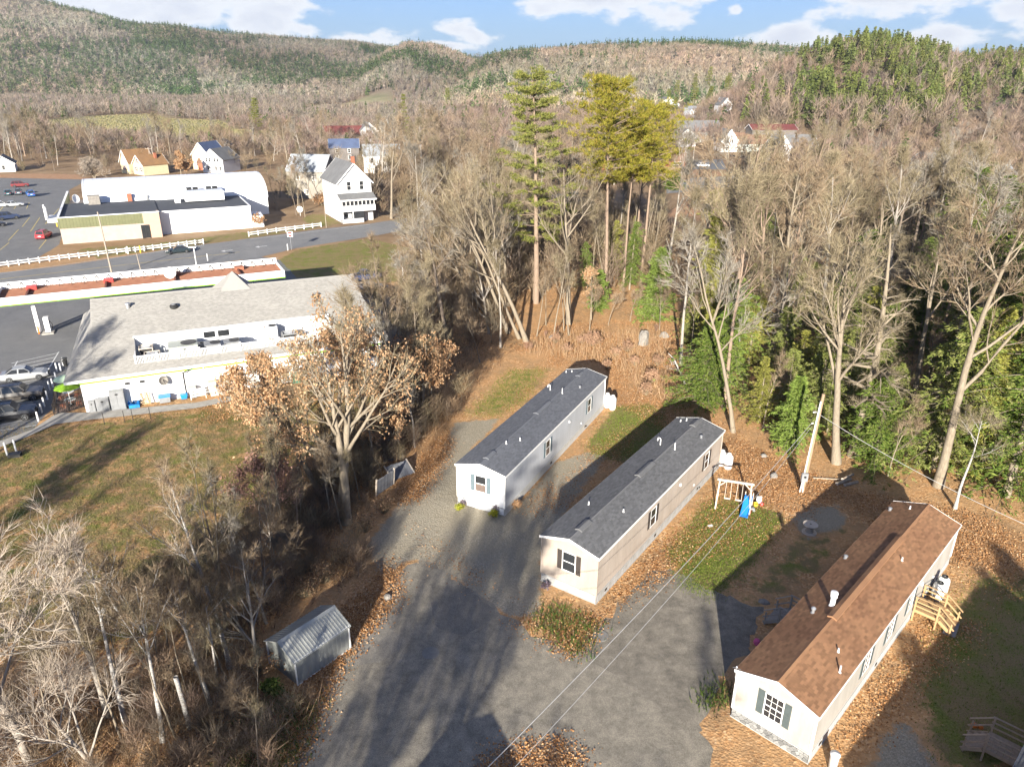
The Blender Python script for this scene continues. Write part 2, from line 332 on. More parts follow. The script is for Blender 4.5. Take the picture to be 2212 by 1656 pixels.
def ground_mat():
    m = bpy.data.materials.new('ground_cover'); m.use_nodes = True; t = m.node_tree; b = t.nodes['Principled BSDF']
    b.inputs['Roughness'].default_value = .95; b.inputs['Specular IOR Level'].default_value = .1
    co = N(t, 'ShaderNodeTexCoord').outputs['Object']
    def noise(s, d=5, r=.6):
        n = N(t, 'ShaderNodeTexNoise', i_Scale=s, i_Detail=d, i_Roughness=r); L(t, co, n.inputs['Vector']); return n.outputs['Fac']
    def ramp(fac, pts):
        r = N(t, 'ShaderNodeValToRGB'); e = r.color_ramp.elements
        while len(e) < len(pts): e.new(.5)
        for i, (p, c) in enumerate(pts): e[i].position = p; e[i].color = (*c, 1)
        L(t, fac, r.inputs[0]); return r.outputs[0]
    def mix(f, a, c, bt='MIX'):
        x = N(t, 'ShaderNodeMix', data_type='RGBA', blend_type=bt)
        if isinstance(f, float): x.inputs[0].default_value = f
        else: L(t, f, x.inputs[0])
        for k, v in ((6, a), (7, c)):
            if isinstance(v, tuple): x.inputs[k].default_value = (*v, 1)
            else: L(t, v, x.inputs[k])
        return x.outputs[2]
    def edge(wsock, nsock, amt=.75, lo=.42, hi=.58):
        a = N(t, 'ShaderNodeMath', operation='MULTIPLY_ADD'); L(t, nsock, a.inputs[0]); a.inputs[1].default_value = amt; L(t, wsock, a.inputs[2])
        s = N(t, 'ShaderNodeMath', operation='SUBTRACT'); L(t, a.outputs[0], s.inputs[0]); s.inputs[1].default_value = amt / 2
        r = N(t, 'ShaderNodeMapRange', interpolation_type='SMOOTHSTEP'); L(t, s.outputs[0], r.inputs[0]); r.inputs[1].default_value = lo; r.inputs[2].default_value = hi; return r.outputs[0]
    s1 = N(t, 'ShaderNodeSeparateColor'); an = N(t, 'ShaderNodeVertexColor', layer_name='tint'); L(t, an.outputs[0], s1.inputs[0])
    s2 = N(t, 'ShaderNodeSeparateColor'); a_ = N(t, 'ShaderNodeVertexColor', layer_name='tint2'); L(t, a_.outputs[0], s2.inputs[0])
    v = N(t, 'ShaderNodeTexVoronoi', i_Scale=7.5); L(t, co, v.inputs['Vector'])
    vs_ = N(t, 'ShaderNodeSeparateColor'); L(t, v.outputs['Color'], vs_.inputs[0])
    leaf = ramp(vs_.outputs[0], [(0, (.22, .11, .05)), (.3, (.38, .20, .085)), (.55, (.50, .275, .12)), (.8, (.58, .35, .165)), (1, (.64, .45, .26))])
    soil = ramp(noise(1.3), [(.3, (.24, .15, .075)), (.7, (.40, .26, .14))])
    litter = mix(edge(noise(.55, 6), noise(3.1, 4), .8, .38, .60), soil, leaf)
    litter = mix(ramp(noise(.16, 3), [(.35, (0, 0, 0)), (.65, (.6, .6, .6))]), litter, (.52, .305, .145))
    grass = ramp(noise(9, 6, .7), [(.3, (.07, .09, .018)), (.5, (.15, .17, .035)), (.72, (.26, .24, .08))])
    grass = mix(ramp(noise(.45, 6, .65), [(.36, (0, 0, 0)), (.56, (.9, .9, .9))]), grass, ramp(noise(14, 3), [(.3, (.16, .115, .055)), (.7, (.31, .22, .115))]))
    gv = N(t, 'ShaderNodeTexVoronoi', i_Scale=16.0); L(t, co, gv.inputs['Vector']); gs = N(t, 'ShaderNodeSeparateColor'); L(t, gv.outputs['Color'], gs.inputs[0])
    gravel = mix(ramp(noise(.5, 6), [(.35, (.15, .15, .15)), (.65, (.7, .7, .7))]), ramp(gs.outputs[0], [(0, (.22, .195, .145)), (.6, (.32, .285, .215)), (1, (.43, .39, .31))]), (.29, .25, .18))
    far = ramp(noise(.09, 8, .65), [(.3, (.16, .105, .06)), (.5, (.26, .175, .10)), (.7, (.34, .24, .145))])
    field = ramp(noise(.02, 6), [(.35, (.24, .24, .11)), (.5, (.33, .30, .16)), (.65, (.38, .31, .19))])
    hill = ramp(noise(.02, 6, .7), [(.35, (.10, .085, .07)), (.65, (.17, .135, .105))])
    col = mix(s2.outputs[1], litter, far)
    col = mix(edge(s1.outputs[1], noise(.8, 6), .9), col, grass)
    col = mix(edge(s1.outputs[0], noise(1.0, 7, .7), .75), col, gravel)
    col = mix(edge(s2.outputs[0], noise(.7), .6), col, ramp(noise(.8), [(.3, (.30, .16, .08)), (.7, (.42, .27, .17))]))
    col = mix(s1.outputs[2], col, field); col = mix(s2.outputs[2], col, hill)
    L(t, col, b.inputs['Base Color'])
    bn = N(t, 'ShaderNodeBump', i_Strength=.3, i_Distance=.1); L(t, v.outputs['Distance'], bn.inputs['Height'])
    bn2 = N(t, 'ShaderNodeBump', i_Strength=.18, i_Distance=.3); L(t, noise(2.2, 7, .7), bn2.inputs['Height']); L(t, bn.outputs[0], bn2.inputs['Normal']); L(t, bn2.outputs[0], b.inputs['Normal'])
    return m
gm.materials.append(ground_mat())
tag(link('ground', gm), kind='structure')

def asphalt(name, base, hi, sc=.6, CRK=.88):
    m = bpy.data.materials.new(name); m.use_nodes = True; t = m.node_tree; b = t.nodes['Principled BSDF']; b.inputs['Roughness'].default_value = .9; b.inputs['Specular IOR Level'].default_value = .25
    co = N(t, 'ShaderNodeTexCoord').outputs['Object']
    n1 = N(t, 'ShaderNodeTexNoise', i_Scale=sc, i_Detail=8.0, i_Roughness=.72, i_Distortion=.15); L(t, co, n1.inputs['Vector'])
    r1 = N(t, 'ShaderNodeValToRGB'); r1.color_ramp.elements[0].position = .34; r1.color_ramp.elements[0].color = (*base, 1); r1.color_ramp.elements[1].position = .68; r1.color_ramp.elements[1].color = (*hi, 1); L(t, n1.outputs['Fac'], r1.inputs[0])
    n2 = N(t, 'ShaderNodeTexNoise', i_Scale=34.0, i_Detail=2.0); L(t, co, n2.inputs['Vector'])
    r2 = N(t, 'ShaderNodeMapRange'); L(t, n2.outputs['Fac'], r2.inputs[0]); r2.inputs[1].default_value = .3; r2.inputs[2].default_value = .7; r2.inputs[3].default_value = .6; r2.inputs[4].default_value = 1.4
    # cracks along warped cell borders, where a large noise lets them show
    wv = N(t, 'ShaderNodeTexNoise', i_Scale=.8, i_Detail=4.0); L(t, co, wv.inputs['Vector'])
    wm = N(t, 'ShaderNodeMix', data_type='RGBA', blend_type='LINEAR_LIGHT'); wm.inputs[0].default_value = .5; L(t, co, wm.inputs[6]); L(t, wv.outputs['Color'], wm.inputs[7])
    vo = N(t, 'ShaderNodeTexVoronoi', feature='DISTANCE_TO_EDGE', i_Scale=.13); L(t, wm.outputs[2], vo.inputs['Vector'])
    ck = N(t, 'ShaderNodeMapRange'); L(t, vo.outputs['Distance'], ck.inputs[0]); ck.inputs[1].default_value = .004; ck.inputs[2].default_value = .014; ck.inputs[3].default_value = CRK; ck.inputs[4].default_value = 1
    mu = N(t, 'ShaderNodeMath', operation='MULTIPLY'); L(t, r2.outputs[0], mu.inputs[0]); L(t, ck.outputs[0], mu.inputs[1])
    h = N(t, 'ShaderNodeHueSaturation'); L(t, mu.outputs[0], h.inputs['Value']); L(t, r1.outputs[0], h.inputs['Color']); L(t, h.outputs[0], b.inputs['Base Color'])
    bp = N(t, 'ShaderNodeBump', i_Strength=.5, i_Distance=.03); L(t, n2.outputs['Fac'], bp.inputs['Height']); L(t, bp.outputs[0], b.inputs['Normal'])
    return m
ASPH_OLD = asphalt('worn_asphalt', (.165, .148, .118), (.31, .275, .215), 1.1, .9); ASPH = asphalt('lot_asphalt', (.14, .14, .14), (.19, .187, .18), .25); ASPH_ROAD = asphalt('road_asphalt', (.17, .17, .168), (.225, .22, .21), .2)
CONC = mat('concrete', (.36, .34, .30), (.28, .26, .23), 1.5, .9, .2); PAINT_W = mat('white_paint_line', (.62, .62, .60), (.45, .44, .42), 4, .7); PAINT_Y = mat('yellow_paint_line', (.60, .46, .12), (.42, .34, .14), 4, .7)
rs = random.Random(5)
def sheet(name, pts, z, m, step=.8, jit=.12, kind='structure', parent=None):
    out = []
    for i in range(len(pts)):
        a, b_ = pts[i], pts[(i + 1) % len(pts)]; d = hypot(b_[0] - a[0], b_[1] - a[1]); n = max(1, min(60, int(d / step)))
        for k in range(n):
            t_ = k / n; j = jit if k else 0
            out.append(Vector((a[0] + (b_[0] - a[0]) * t_ + rs.gauss(0, j), a[1] + (b_[1] - a[1]) * t_ + rs.gauss(0, j), z)))
    from mathutils.geometry import tessellate_polygon
    tr = tessellate_polygon([out]); me = bpy.data.meshes.new(name); me.from_pydata([tuple(p) for p in out], [], [tuple(x) for x in tr]); me.materials.append(m); me.update()
    for p in me.polygons:
        if p.normal.z < 0: p.flip()
    o = link(name, me, parent)
    if kind: o['kind'] = kind
    return o
sheet('driveway', P((560, 1720), (640, 1590), (695, 1490), (735, 1412), (800, 1340), (833, 1268), (880, 1220), (910, 1203), (960, 1233), (1040, 1288), (1100, 1333), (1160, 1376), (1230, 1404), (1300, 1440), (1420, 1520), (1530, 1600), (1560, 1720)), .012, ASPH_OLD, .5, .13)
sheet('lane_apron', P((1232, 1405), (1262, 1372), (1330, 1318), (1395, 1240), (1450, 1225), (1520, 1265), (1600, 1300), (1650, 1310), (1630, 1370), (1580, 1430), (1545, 1500), (1500, 1606), (1400, 1532), (1270, 1450)), .008, asphalt('dusty_asphalt', (.13, .116, .094), (.28, .248, .195), 1.0, .92), .5, .2)
sheet('asphalt_patch', P((930, 1300), (1010, 1270), (1080, 1325), (1000, 1375), (940, 1350)), .016, asphalt('patch_asphalt', (.15, .138, .118), (.225, .205, .17), 1.6, 1), .5, .12)
sheet('asphalt_patch', P((800, 1345), (850, 1330), (865, 1400), (820, 1430), (760, 1440)), .016, asphalt('edge_asphalt', (.18, .165, .14), (.26, .235, .195), 1.6, 1), .5, .12)
sheet('parking_lot', P((-200, 400), (-20, 384), (190, 388), (150, 410), (150, 470), (128, 528), (70, 565), (-10, 572), (-260, 600)), .012, ASPH, 3, .1)
sheet('road', P((-330, 640), (-200, 608), (0, 589), (120, 576), (230, 560), (350, 541), (440, 528), (540, 515), (700, 494), (800, 483), (1000, 452), (1250, 412), (1250, 425), (1010, 472), (800, 511), (640, 536), (560, 556), (500, 564), (420, 577), (230, 600), (0, 619), (-330, 672)), .008, ASPH_ROAD, 2, .08)
sheet('forecourt', P((-330, 672), (0, 619), (230, 606), (420, 590), (500, 566), (560, 554), (605, 562), (640, 600), (800, 600), (850, 650), (880, 700), (850, 780), (500, 800), (190, 830), (150, 850), (110, 885), (70, 930), (0, 955), (-330, 1030)), .004, ASPH, 2, .08)
sheet('verge', P((230, 607), (430, 583), (500, 572), (520, 580), (430, 596), (240, 616)), .016, mat('dry_verge', (.20, .15, .08), (.13, .12, .05), 1.5, .95, .5), 1, .15)
sheet('sidewalk', P((0, 955), (70, 930), (125, 893), (185, 893), (420, 872), (500, 856), (500, 868), (420, 884), (200, 908), (120, 918), (60, 945), (0, 968)), .12, CONC, 2, .03)
sheet('side_street', P((1440, 398), (1500, 384), (1600, 380), (1700, 372), (1700, 384), (1600, 398), (1560, 408), (1440, 418)), .01, ASPH_ROAD, 4, .1)
sheet('town_driveway', P((1486, 366), (1490, 346), (1560, 344), (1570, 366)), .01, ASPH, 3, .1)
# painted markings, each a thin sheet on its road
def stripe(name, a, b, wd, z, m):
    a = Vector((*a, 0)); b = Vector((*b, 0)); n = Vector((-(b - a).y, (b - a).x, 0)).normalized() * wd / 2
    return sheet(name, [(a - n)[:2], (b - n)[:2], (b + n)[:2], (a + n)[:2]], z, m, 50, 0)
for px in (((0, 591), (440, 530)), ((540, 517), (800, 485)), ((0, 617), (420, 575)), ((525, 569), (600, 557))):
    stripe('edge_line', at(*px[0]), at(*px[1]), .16, .018, PAINT_W)
for i in range(9):
    stripe('centre_line', at(-20 + i * 60, 606 - i * 7.2 + .05 * i * i), at(60 + i * 60 - 22, 606 - (i + 1) * 7.2 + .05 * i * i), .18, .018, PAINT_Y)
for cx, cy in ((503, 540), (577, 531)):
    a = at(cx, cy); d = at(cx - 24, cy + 3.0)
    stripe('lane_arrow', a, d, .35, .020, PAINT_W); e = at(cx - 26, cy + 3.2); f1 = at(cx - 16, cy + 4.2); f2 = at(cx - 18, cy + .4)
    sheet('lane_arrow', [e, f1, f2], .022, PAINT_W, 50, 0)
# ------------------------------------------------------------------ materials for built things
WHITE = mat('white_vinyl', (.80, .80, .80), (.74, .74, .73), .6, .55); TRIM = mat('white_trim', (.80, .79, .76), (.72, .71, .68), 2, .5)
SID_GRAY = mat('pale_gray_siding', (.42, .43, .45), (.36, .37, .385), .8, .6, aniso=(1.5, 1.5, .4)); SID_BEIGE = mat('beige_siding', (.37, .315, .265), (.31, .26, .215), .8, .6, aniso=(1.5, 1.5, .4)); SID_CREAM = mat('cream_siding', (.39, .365, .325), (.31, .285, .245), .8, .6, aniso=(1.5, 1.5, .4))
SKIRT_W = mat('white_skirting', (.46, .46, .45), (.36, .355, .335), .9, .6, aniso=(1, 1, .4)); SKIRT_G = mat('gray_skirting', (.36, .36, .355), (.27, .265, .25), .9, .6)
def shing(n, c, c2, amt): return mat(n, c, c2, .35, .9, .25, 60, rand='obj', ramt=amt), mat(n + '_field', c, c2, .35, .9, .25, 60, rand='island', ramt=amt)
SH_BLUE = shing('slate_gray_shingle', (.128, .134, .148), (.112, .117, .13), .16); SH_CHAR = shing('charcoal_shingle', (.135, .135, .136), (.115, .115, .116), .18)
SH_BRN = shing('brown_shingle', (.285, .155, .08), (.215, .11, .058), .24); SH_GRY = shing('gray_store_shingle', (.33, .315, .285), (.295, .282, .255), .13)
GLASS = mat('dark_window_glass', (.02, .022, .025), (.03, .032, .035), 1, .06, spec=.6); GLASS_SCREEN = mat('screened_window', (.16, .12, .10), (.12, .09, .08), 3, .35)
SHUT_BLUE = mat('blue_gray_shutter', (.13, .17, .19), None, 3, .6); SHUT_BLK = mat('dark_brown_shutter', (.055, .045, .04), None, 3, .6); SHUT_GRN = mat('gray_green_shutter', (.085, .105, .105), None, 3, .6)
PVC = mat('white_pipe', (.75, .75, .74), None, 3, .4); GALV = mat('galvanised_metal', (.50, .51, .52), (.38, .39, .40), 4, .4, metal=.7); DARKMET = mat('black_metal', (.03, .03, .03), None, 4, .5); STEEL = mat('gray_enamel', (.24, .245, .25), (.20, .205, .21), 2, .45)
WOOD_NEW = mat('new_pine_wood', (.42, .275, .14), (.34, .215, .105), 6, .75, aniso=(1, 8, 8)); WOOD_OLD = mat('weathered_gray_wood', (.33, .30, .26), (.22, .20, .18), 6, .85, aniso=(1, 8, 8)); WOOD_PALE = mat('bleached_wood', (.55, .48, .40), (.42, .36, .29), 5, .8); POLE = mat('pole_wood', (.33, .235, .15), (.23, .16, .10), 4, .85, aniso=(6, 6, .5)); POLE_GRAY = mat('gray_pole_wood', (.36, .31, .25), (.26, .22, .18), 4, .85, aniso=(6, 6, .5))
STONE = mat('gray_ledge_stone', (.26, .26, .25), (.16, .16, .155), 5, .9, .4, rand='obj', ramt=.4); MORTAR = mat('dark_mortar', (.09, .09, .085), None, 5, .95)
TANK = mat('white_tank_paint', (.76, .76, .74), (.66, .66, .64), 2, .35); RED = mat('red_plastic', (.55, .06, .05), None, 3, .4); BLUE = mat('blue_plastic', (.02, .22, .62), (.02, .18, .52), 2, .35); YEL = mat('yellow_plastic', (.75, .5, .05), None, 3, .4); GREEN = mat('green_plastic', (.03, .16, .10), None, 3, .5); PINK = mat('pink_plastic', (.6, .1, .25), None, 3, .5); LIME = mat('lime_band', (.24, .50, .015), (.20, .44, .015), 1, .5)
ROCK = mat('pale_boulder', (.27, .25, .22), (.17, .155, .14), 2, .95, .5); RUST = mat('rust_orange_deck', (.26, .12, .07), (.20, .085, .05), .8, .85)
ORANGE = mat('orange_pumpkin', (.70, .19, .02), (.55, .13, .02), 3, .5); BRICK = mat('red_brick', (.33, .125, .07), (.27, .10, .06), 2, .9); ROCK2 = ROCK

def fmap(face, w=0, l=0):
    return {'F': lambda u, n, z: (u, -n, z), 'B': lambda u, n, z: (u, l + n, z), 'R': lambda u, n, z: (w / 2 + n, u, z), 'L': lambda u, n, z: (-w / 2 - n, u, z)}[face]
def wbox(mb, g, u0, u1, n0, n1, z0, z1, mi=0):
    a = g(u0, n0, z0); b = g(u1, n1, z1)
    return mb.box(min(a[0], b[0]), max(a[0], b[0]), min(a[1], b[1]), max(a[1], b[1]), min(a[2], b[2]), max(a[2], b[2]), mi)
def window(parent, g, u, z0, z1, w, trim=TRIM, glass=GLASS, cols=1, rows=1, lower=None, fw=.06, d=.035):
    m = MB(); u0, u1 = u - w / 2, u + w / 2
    wbox(m, g, u0 - fw, u0, 0, d, z0 - fw, z1 + fw); wbox(m, g, u1, u1 + fw, 0, d, z0 - fw, z1 + fw)
    wbox(m, g, u0, u1, 0, d - .002, z0 - fw, z0); wbox(m, g, u0, u1, 0, d - .002, z1, z1 + fw)
    zm = (z0 + z1) / 2; wbox(m, g, u0, u1, 0, d - .006, zm - .03, zm + .03)
    for k in range(1, cols): wbox(m, g, u0 + w * k / cols - .012, u0 + w * k / cols + .012, 0, d - .012, z0, z1)
    for k in range(1, rows):
        if 2 * k != rows: zz = z0 + (z1 - z0) * k / rows; wbox(m, g, u0, u1, 0, d - .014, zz - .012, zz + .012)
    f = part('window', m, trim, parent)
    for a, b, gl in ((z0, zm - .031, lower or glass), (zm + .031, z1, glass)):
        part('pane', wbox(MB(), g, u0 + .002, u1 - .002, -.01, .012, a, b), gl, f)
    return f
def shutter(parent, g, u0, u1, z0, z1, m):
    b = wbox(MB(), g, u0, u1, 0, .03, z0, z1); zm = (z0 + z1) / 2
    for a, c in ((z0 + .06, zm - .04), (zm + .04, z1 - .06)):
        n = 7
        for i in range(n): zz = a + (c - a) * i / n; wbox(b, g, u0 + .05, u1 - .05, .03, .042, zz, zz + (c - a) / n * .6)
    return part('shutter', b, m, parent)

def shingle_roof(home, roofp, W2, he, hp, y0, y1, mats, ex=.145, sw=.31, single=300):
    S = hypot(W2, hp - he); nr = int(S / ex); nc = int((y1 - y0) / sw)
    wedge = MB().add([(0, 0, .004), (.3, 0, .004), (.3, ex * 1.25, .001), (0, ex * 1.25, .001), (.003, -.004, .022), (.297, -.004, .022), (.3, ex * 1.25, .006), (0, ex * 1.25, .006)],
                     [(3, 2, 1, 0), (4, 5, 6, 7), (0, 1, 5, 4), (1, 2, 6, 5), (2, 3, 7, 6), (3, 0, 4, 7)]).mesh('shingle', mats[0])
    fld = MB(); cnt = 0
    order = sorted(((c, r, s) for s in (1, -1) for r in range(nr) for c in range(nc)), key=lambda k: (k[0] + (0 if k[2] > 0 else 12)))
    for c, r, s in order:
        yy = y0 + .02 + c * sw + (r % 2) * sw / 2 + rs.uniform(-.02, .02)
        if yy + .3 > y1: continue
        e = Vector((s * W2, 0, he)); upv = Vector((-s * W2, 0, hp - he)).normalized(); nrm = Vector((s * (hp - he), 0, W2)).normalized(); al = Vector((0, 1, 0)) if s > 0 else Vector((0, -1, 0))
        org = e + upv * (r * ex) + Vector((0, yy if s > 0 else yy + .3, 0)); h = rs.uniform(-.002, .004)
        if cnt < single:
            o = link('shingle', wedge, roofp); o.matrix_local = Matrix(((al.x, upv.x, nrm.x, org.x), (al.y, upv.y, nrm.y, org.y), (al.z, upv.z, nrm.z, org.z), (0, 0, 0, 1))); cnt += 1
        else:
            g = lambda a, b, t: org + al * a + upv * b + nrm * (t + h)
            fld.add([g(0, -.004, .0), g(.3, -.004, .0), g(.3, -.004, .022), g(0, -.004, .022), g(.3, ex * 1.2, .007), g(0, ex * 1.2, .007)], [(0, 1, 2, 3), (3, 2, 4, 5)])
    part('shingle_field', fld, mats[1], roofp, kind='stuff')

def mobile_home(name, label, loc, yaw, Ln, he, hp, wallm, skirtm, shm, shutm, sidewins, fw, stone=False, single=300, endm=None):
    W = 4.27; Wh = W / 2; SK = .66
    t = thing(name, label, 'mobile home', loc, -yaw)
    wl = MB(); ezt = he - .12; n = int((ezt - SK) / .105)
    for i in range(n):
        za = SK + (ezt - SK) * i / n; zb = SK + (ezt - SK) * (i + 1) / n; o = .012
        for sgn in (1, -1):
            wl.quad((sgn * (Wh + o), 0, za), (sgn * (Wh + o), Ln, za), (sgn * Wh, Ln, zb), (sgn * Wh, 0, zb)); wl.quad((sgn * Wh, 0, za), (sgn * (Wh + o), 0, za), (sgn * (Wh + o), Ln, za), (sgn * Wh, Ln, za))
        for y, d in ((0, -1), (Ln, 1)):
            wl.quad((-Wh, y + d * o, za), (Wh, y + d * o, za), (Wh, y, zb), (-Wh, y, zb), y == 0); wl.quad((-Wh, y, za), (Wh, y, za), (Wh, y + d * o, za), (-Wh, y + d * o, za), y == 0)
    for y in (0, Ln): wl.add([(-Wh, y, ezt), (Wh, y, ezt), (0, y, hp - .1)], [(0, 1, 2)], y == 0)
    part('wall', wl, [wallm, endm or wallm], t)
    cm = MB().box(-.06, .06, -.05, .05, SK, ezt).mesh('corner_trim', TRIM if wallm is not SID_BEIGE else SID_BEIGE)
    for sx in (1, -1):
        for y in (0, Ln): link('corner_trim', cm, t, (sx * Wh, y, 0))
    # skirting, panel by panel, between a top and a bottom rail
    rail = MB()
    for z0, z1 in ((SK - .05, SK + .02), (0, .05)):
        for sx in (1, -1): rail.box(sx * (Wh + .025) - .02, sx * (Wh + .025) + .02, -.045, Ln + .045, z0, z1)
        rail.box(-Wh, Wh, -.045, -.008, z0, z1); rail.box(-Wh, Wh, Ln + .008, Ln + .045, z0, z1)
    part('skirting_rail', rail, skirtm, t)
    npn = 19; pw = Ln / npn
    pm = MB().box(0, .012, .006, pw - .006, .05, SK - .05)
    for k in range(3): pm.box(.012, .018, pw * (.2 + .3 * k), pw * (.2 + .3 * k) + .03, .05, SK - .05)
    pme = pm.mesh('skirting_panel', skirtm)
    for k in range(npn):
        link('skirting_panel', pme, t, (Wh + .006, k * pw, 0))
        o = link('skirting_panel', pme, t, (-Wh - .006, (k + 1) * pw, 0)); o.rotation_euler = (0, 0, pi)
    pw2 = W / 4; pm2 = MB().box(.005, pw2 - .005, -.012, 0, .05, SK - .05).mesh('skirting_panel', skirtm if not stone else MORTAR)
    for k in range(4):
        link('skirting_panel', pm2, t, (-Wh + k * pw2, -.008, 0)); link('skirting_panel', pm2, t, (-Wh + k * pw2, Ln + .02, 0))
    vm = MB().box(0, .015, 0, .32, 0, .18)
    for k in range(4): vm.box(.015, .03, .02, .30, .02 + k * .04, .04 + k * .04)
    vme = vm.mesh('crawlspace_vent', SHUT_BLK)
    for y in (1.2, 9.0, 17.4): link('crawlspace_vent', vme, t, (Wh + .018, y, .24))
    OV = .125; rf = MB(); th = .09
    rf.prism([(-Wh - OV, he), (0, hp), (Wh + OV, he), (Wh + OV, he - th), (0, hp - th), (-Wh - OV, he - th)], -.12, Ln + .12)
    roof = part('roof', rf, shm[1], t)
    shingle_roof(t, roof, Wh + OV, he, hp, -.12, Ln + .12, shm, single=single)
    fa = MB()
    for sx in (1, -1):
        fa.box(sx * (Wh + OV + .012) - .012, sx * (Wh + OV + .012) + .012, -.12, Ln + .12, he - .17, he - .005)
        for y in (-.135, Ln + .135):
            fa.bar((sx * (Wh + OV + .02), y, he - .075), (0, y, hp - .075), .03, .17)
    part('fascia', fa, TRIM, t)
    cap = MB().prism([(-.16, hp - .035), (0, hp + .035), (.16, hp - .035), (0, hp - .01)], -.1, Ln + .1)
    part('ridge_cap', cap, shm[1], roof)
    g = fmap('F', W, Ln)
    window(t, g, 0, fw[0], fw[1], .92, cols=3 if stone else 1, rows=4 if stone else 1, lower=GLASS_SCREEN if fw[2] else None)
    shutter(t, g, -.90, -.54, fw[0] - .05, fw[1] + .05, shutm); shutter(t, g, .54, .90, fw[0] - .05, fw[1] + .05, shutm)
    g = fmap('R', W, Ln)
    for y in sidewins:
        window(t, g, y, fw[0] - .1, fw[1] - .12, .86, lower=GLASS_SCREEN if fw[2] else None, cols=2 if stone else 1, rows=4 if stone else 1); shutter(t, g, y - .90, y - .50, fw[0] - .12, fw[1] - .05, shutm); shutter(t, g, y + .50, y + .90, fw[0] - .12, fw[1] - .05, shutm)
    window(t, fmap('L', W, Ln), 5.0, fw[0], fw[1], .86); 
    part('door', wbox(MB(), fmap('L', W, Ln), 11.0, 11.9, .015, .05, SK + .05, SK + 2.05), WHITE, t)
    return t, lambda x: hp - abs(x) / (Wh + OV) * (hp - he), W
def roof_bits(t, zf, items):
    for kind, x, y, h in items:
        z = zf(x)
        if kind == 'pipe': part('vent_pipe', MB().lathe([(.10, -.05), (.075, .03), (.045, .05), (.045, h), (.035, h)], n=10), PVC, t, (x, y, z))
        if kind == 'cane':
            m = MB(); pts = [(0, 0, -.05), (0, 0, h)] + [(-.13 + .13 * cos(a), 0, h + .13 * sin(a)) for a in (pi * .25, pi * .5, pi * .75, pi)] + [(-.26, 0, h - .16)]
            m.path(pts, .045, 8); part('vent_pipe', m, PVC, t, (x, y, z), label='white goose-neck roof pipe')
        if kind == 'cap': part('roof_vent', MB().lathe([(.13, -.04), (.13, .04), (.085, .06), (.085, h * .6), (.14, h * .62), (.14, h * .8), (.03, h)], n=12), GALV, t, (x, y, z))
        if kind == 'flue': part('flue', MB().lathe([(.20, -.08), (.17, .05), (.15, .08), (.15, h * .62), (.20, h * .64), (.20, h * .76), (.13, h * .78), (.13, h * .86), (.22, h * .88), (.20, h * .97), (.05, h)], n=14), TRIM, t, (x, y, z))
        if kind == 'ridge': part('ridge_vent', MB().prism([(-.27, -.09), (-.27, .03), (0, .13), (.27, .03), (.27, -.09)], y, h), SHB, t, (x, 0, zf(0)))
HM = [((-2.43386817, 50.67176465), 0.45886987, 23.0, 3.645, 4.182), ((3.86432246, 40.41504139), .60772999, 22.652, 3.715, 4.315), ((13.60920331, 28.53061186), .77161611, 23.447, 3.274, 4.0)]
SHB = SH_BLUE[1]
h1, z1f, HW = mobile_home('mobile_home', 'pale gray mobile home with white front end and slate roof, farthest of the three', *HM[0], WHITE and SID_GRAY, SKIRT_W, SH_BLUE, SHUT_BLUE, (8.35, 18.5), (1.65, 3.02, 1), single=300, endm=WHITE)
roof_bits(h1, z1f, [('pipe', -1.33 + 2.2, 5.34, .28), ('pipe', .25, 4.0, .28), ('cane', -1.3, 16.6, .45), ('pipe', .27, 15.9, .55), ('cap', 1.11, 18.4, .3), ('pipe', -1.84, 22.0, .2), ('pipe', -1.25, 22.1, .2), ('ridge', 0, .9, 2.2), ('ridge', 0, 10.4, 13.4), ('ridge', 0, 20.6, 21.8)])
fr = MB(); wbox(fr, fmap('F', HW, 0), -2.06, 2.06, .024, .032, .056, .604); part('end_panel', fr, WHITE, h1)
SHB = SH_CHAR[1]
h2, z2f, _ = mobile_home('mobile_home', 'beige mobile home with charcoal roof and dark shutters, in the middle of the three', *HM[1], SID_BEIGE, SKIRT_G, SH_CHAR, SHUT_BLK, (8.5, 19.1), (1.72, 3.12, 0), single=300)
roof_bits(h2, z2f, [('pipe', -1.27, 4.76, .28), ('cane', -.94, 16.2, .5), ('pipe', .45, 15.9, .62), ('cap', 1.28, 19.6, .3), ('pipe', -1.46, 21.7, .22), ('pipe', -1.0, 21.9, .28), ('pipe', 1.2, 5.32, .25), ('ridge', 0, 1.1, 2.5), ('ridge', 0, 10, 12.6), ('ridge', 0, 20.7, 22)])
SHB = SH_BRN[1]
h3, z3f, _ = mobile_home('mobile_home', 'cream mobile home with brown shingle roof and gray stone skirt, nearest of the three', *HM[2], SID_CREAM, SKIRT_W, SH_BRN, SHUT_GRN, (7.0, 10.7, 14.3), (1.4, 2.86, 0), stone=True, single=300)
roof_bits(h3, z3f, [('flue', -.5, 7.83, 1.0), ('cap', -1.1, 6.67, .45), ('cap', -1.95, 13.7, .3), ('cap', -1.96, 21.8, .3), ('pipe', -.86, 22.4, .25), ('pipe', .86, 15.5, .25), ('pipe', 1.2, 4.6, .25), ('pipe', 1.8, 3.4, .45), ('ridge', 0, 6.55, 17.6)])
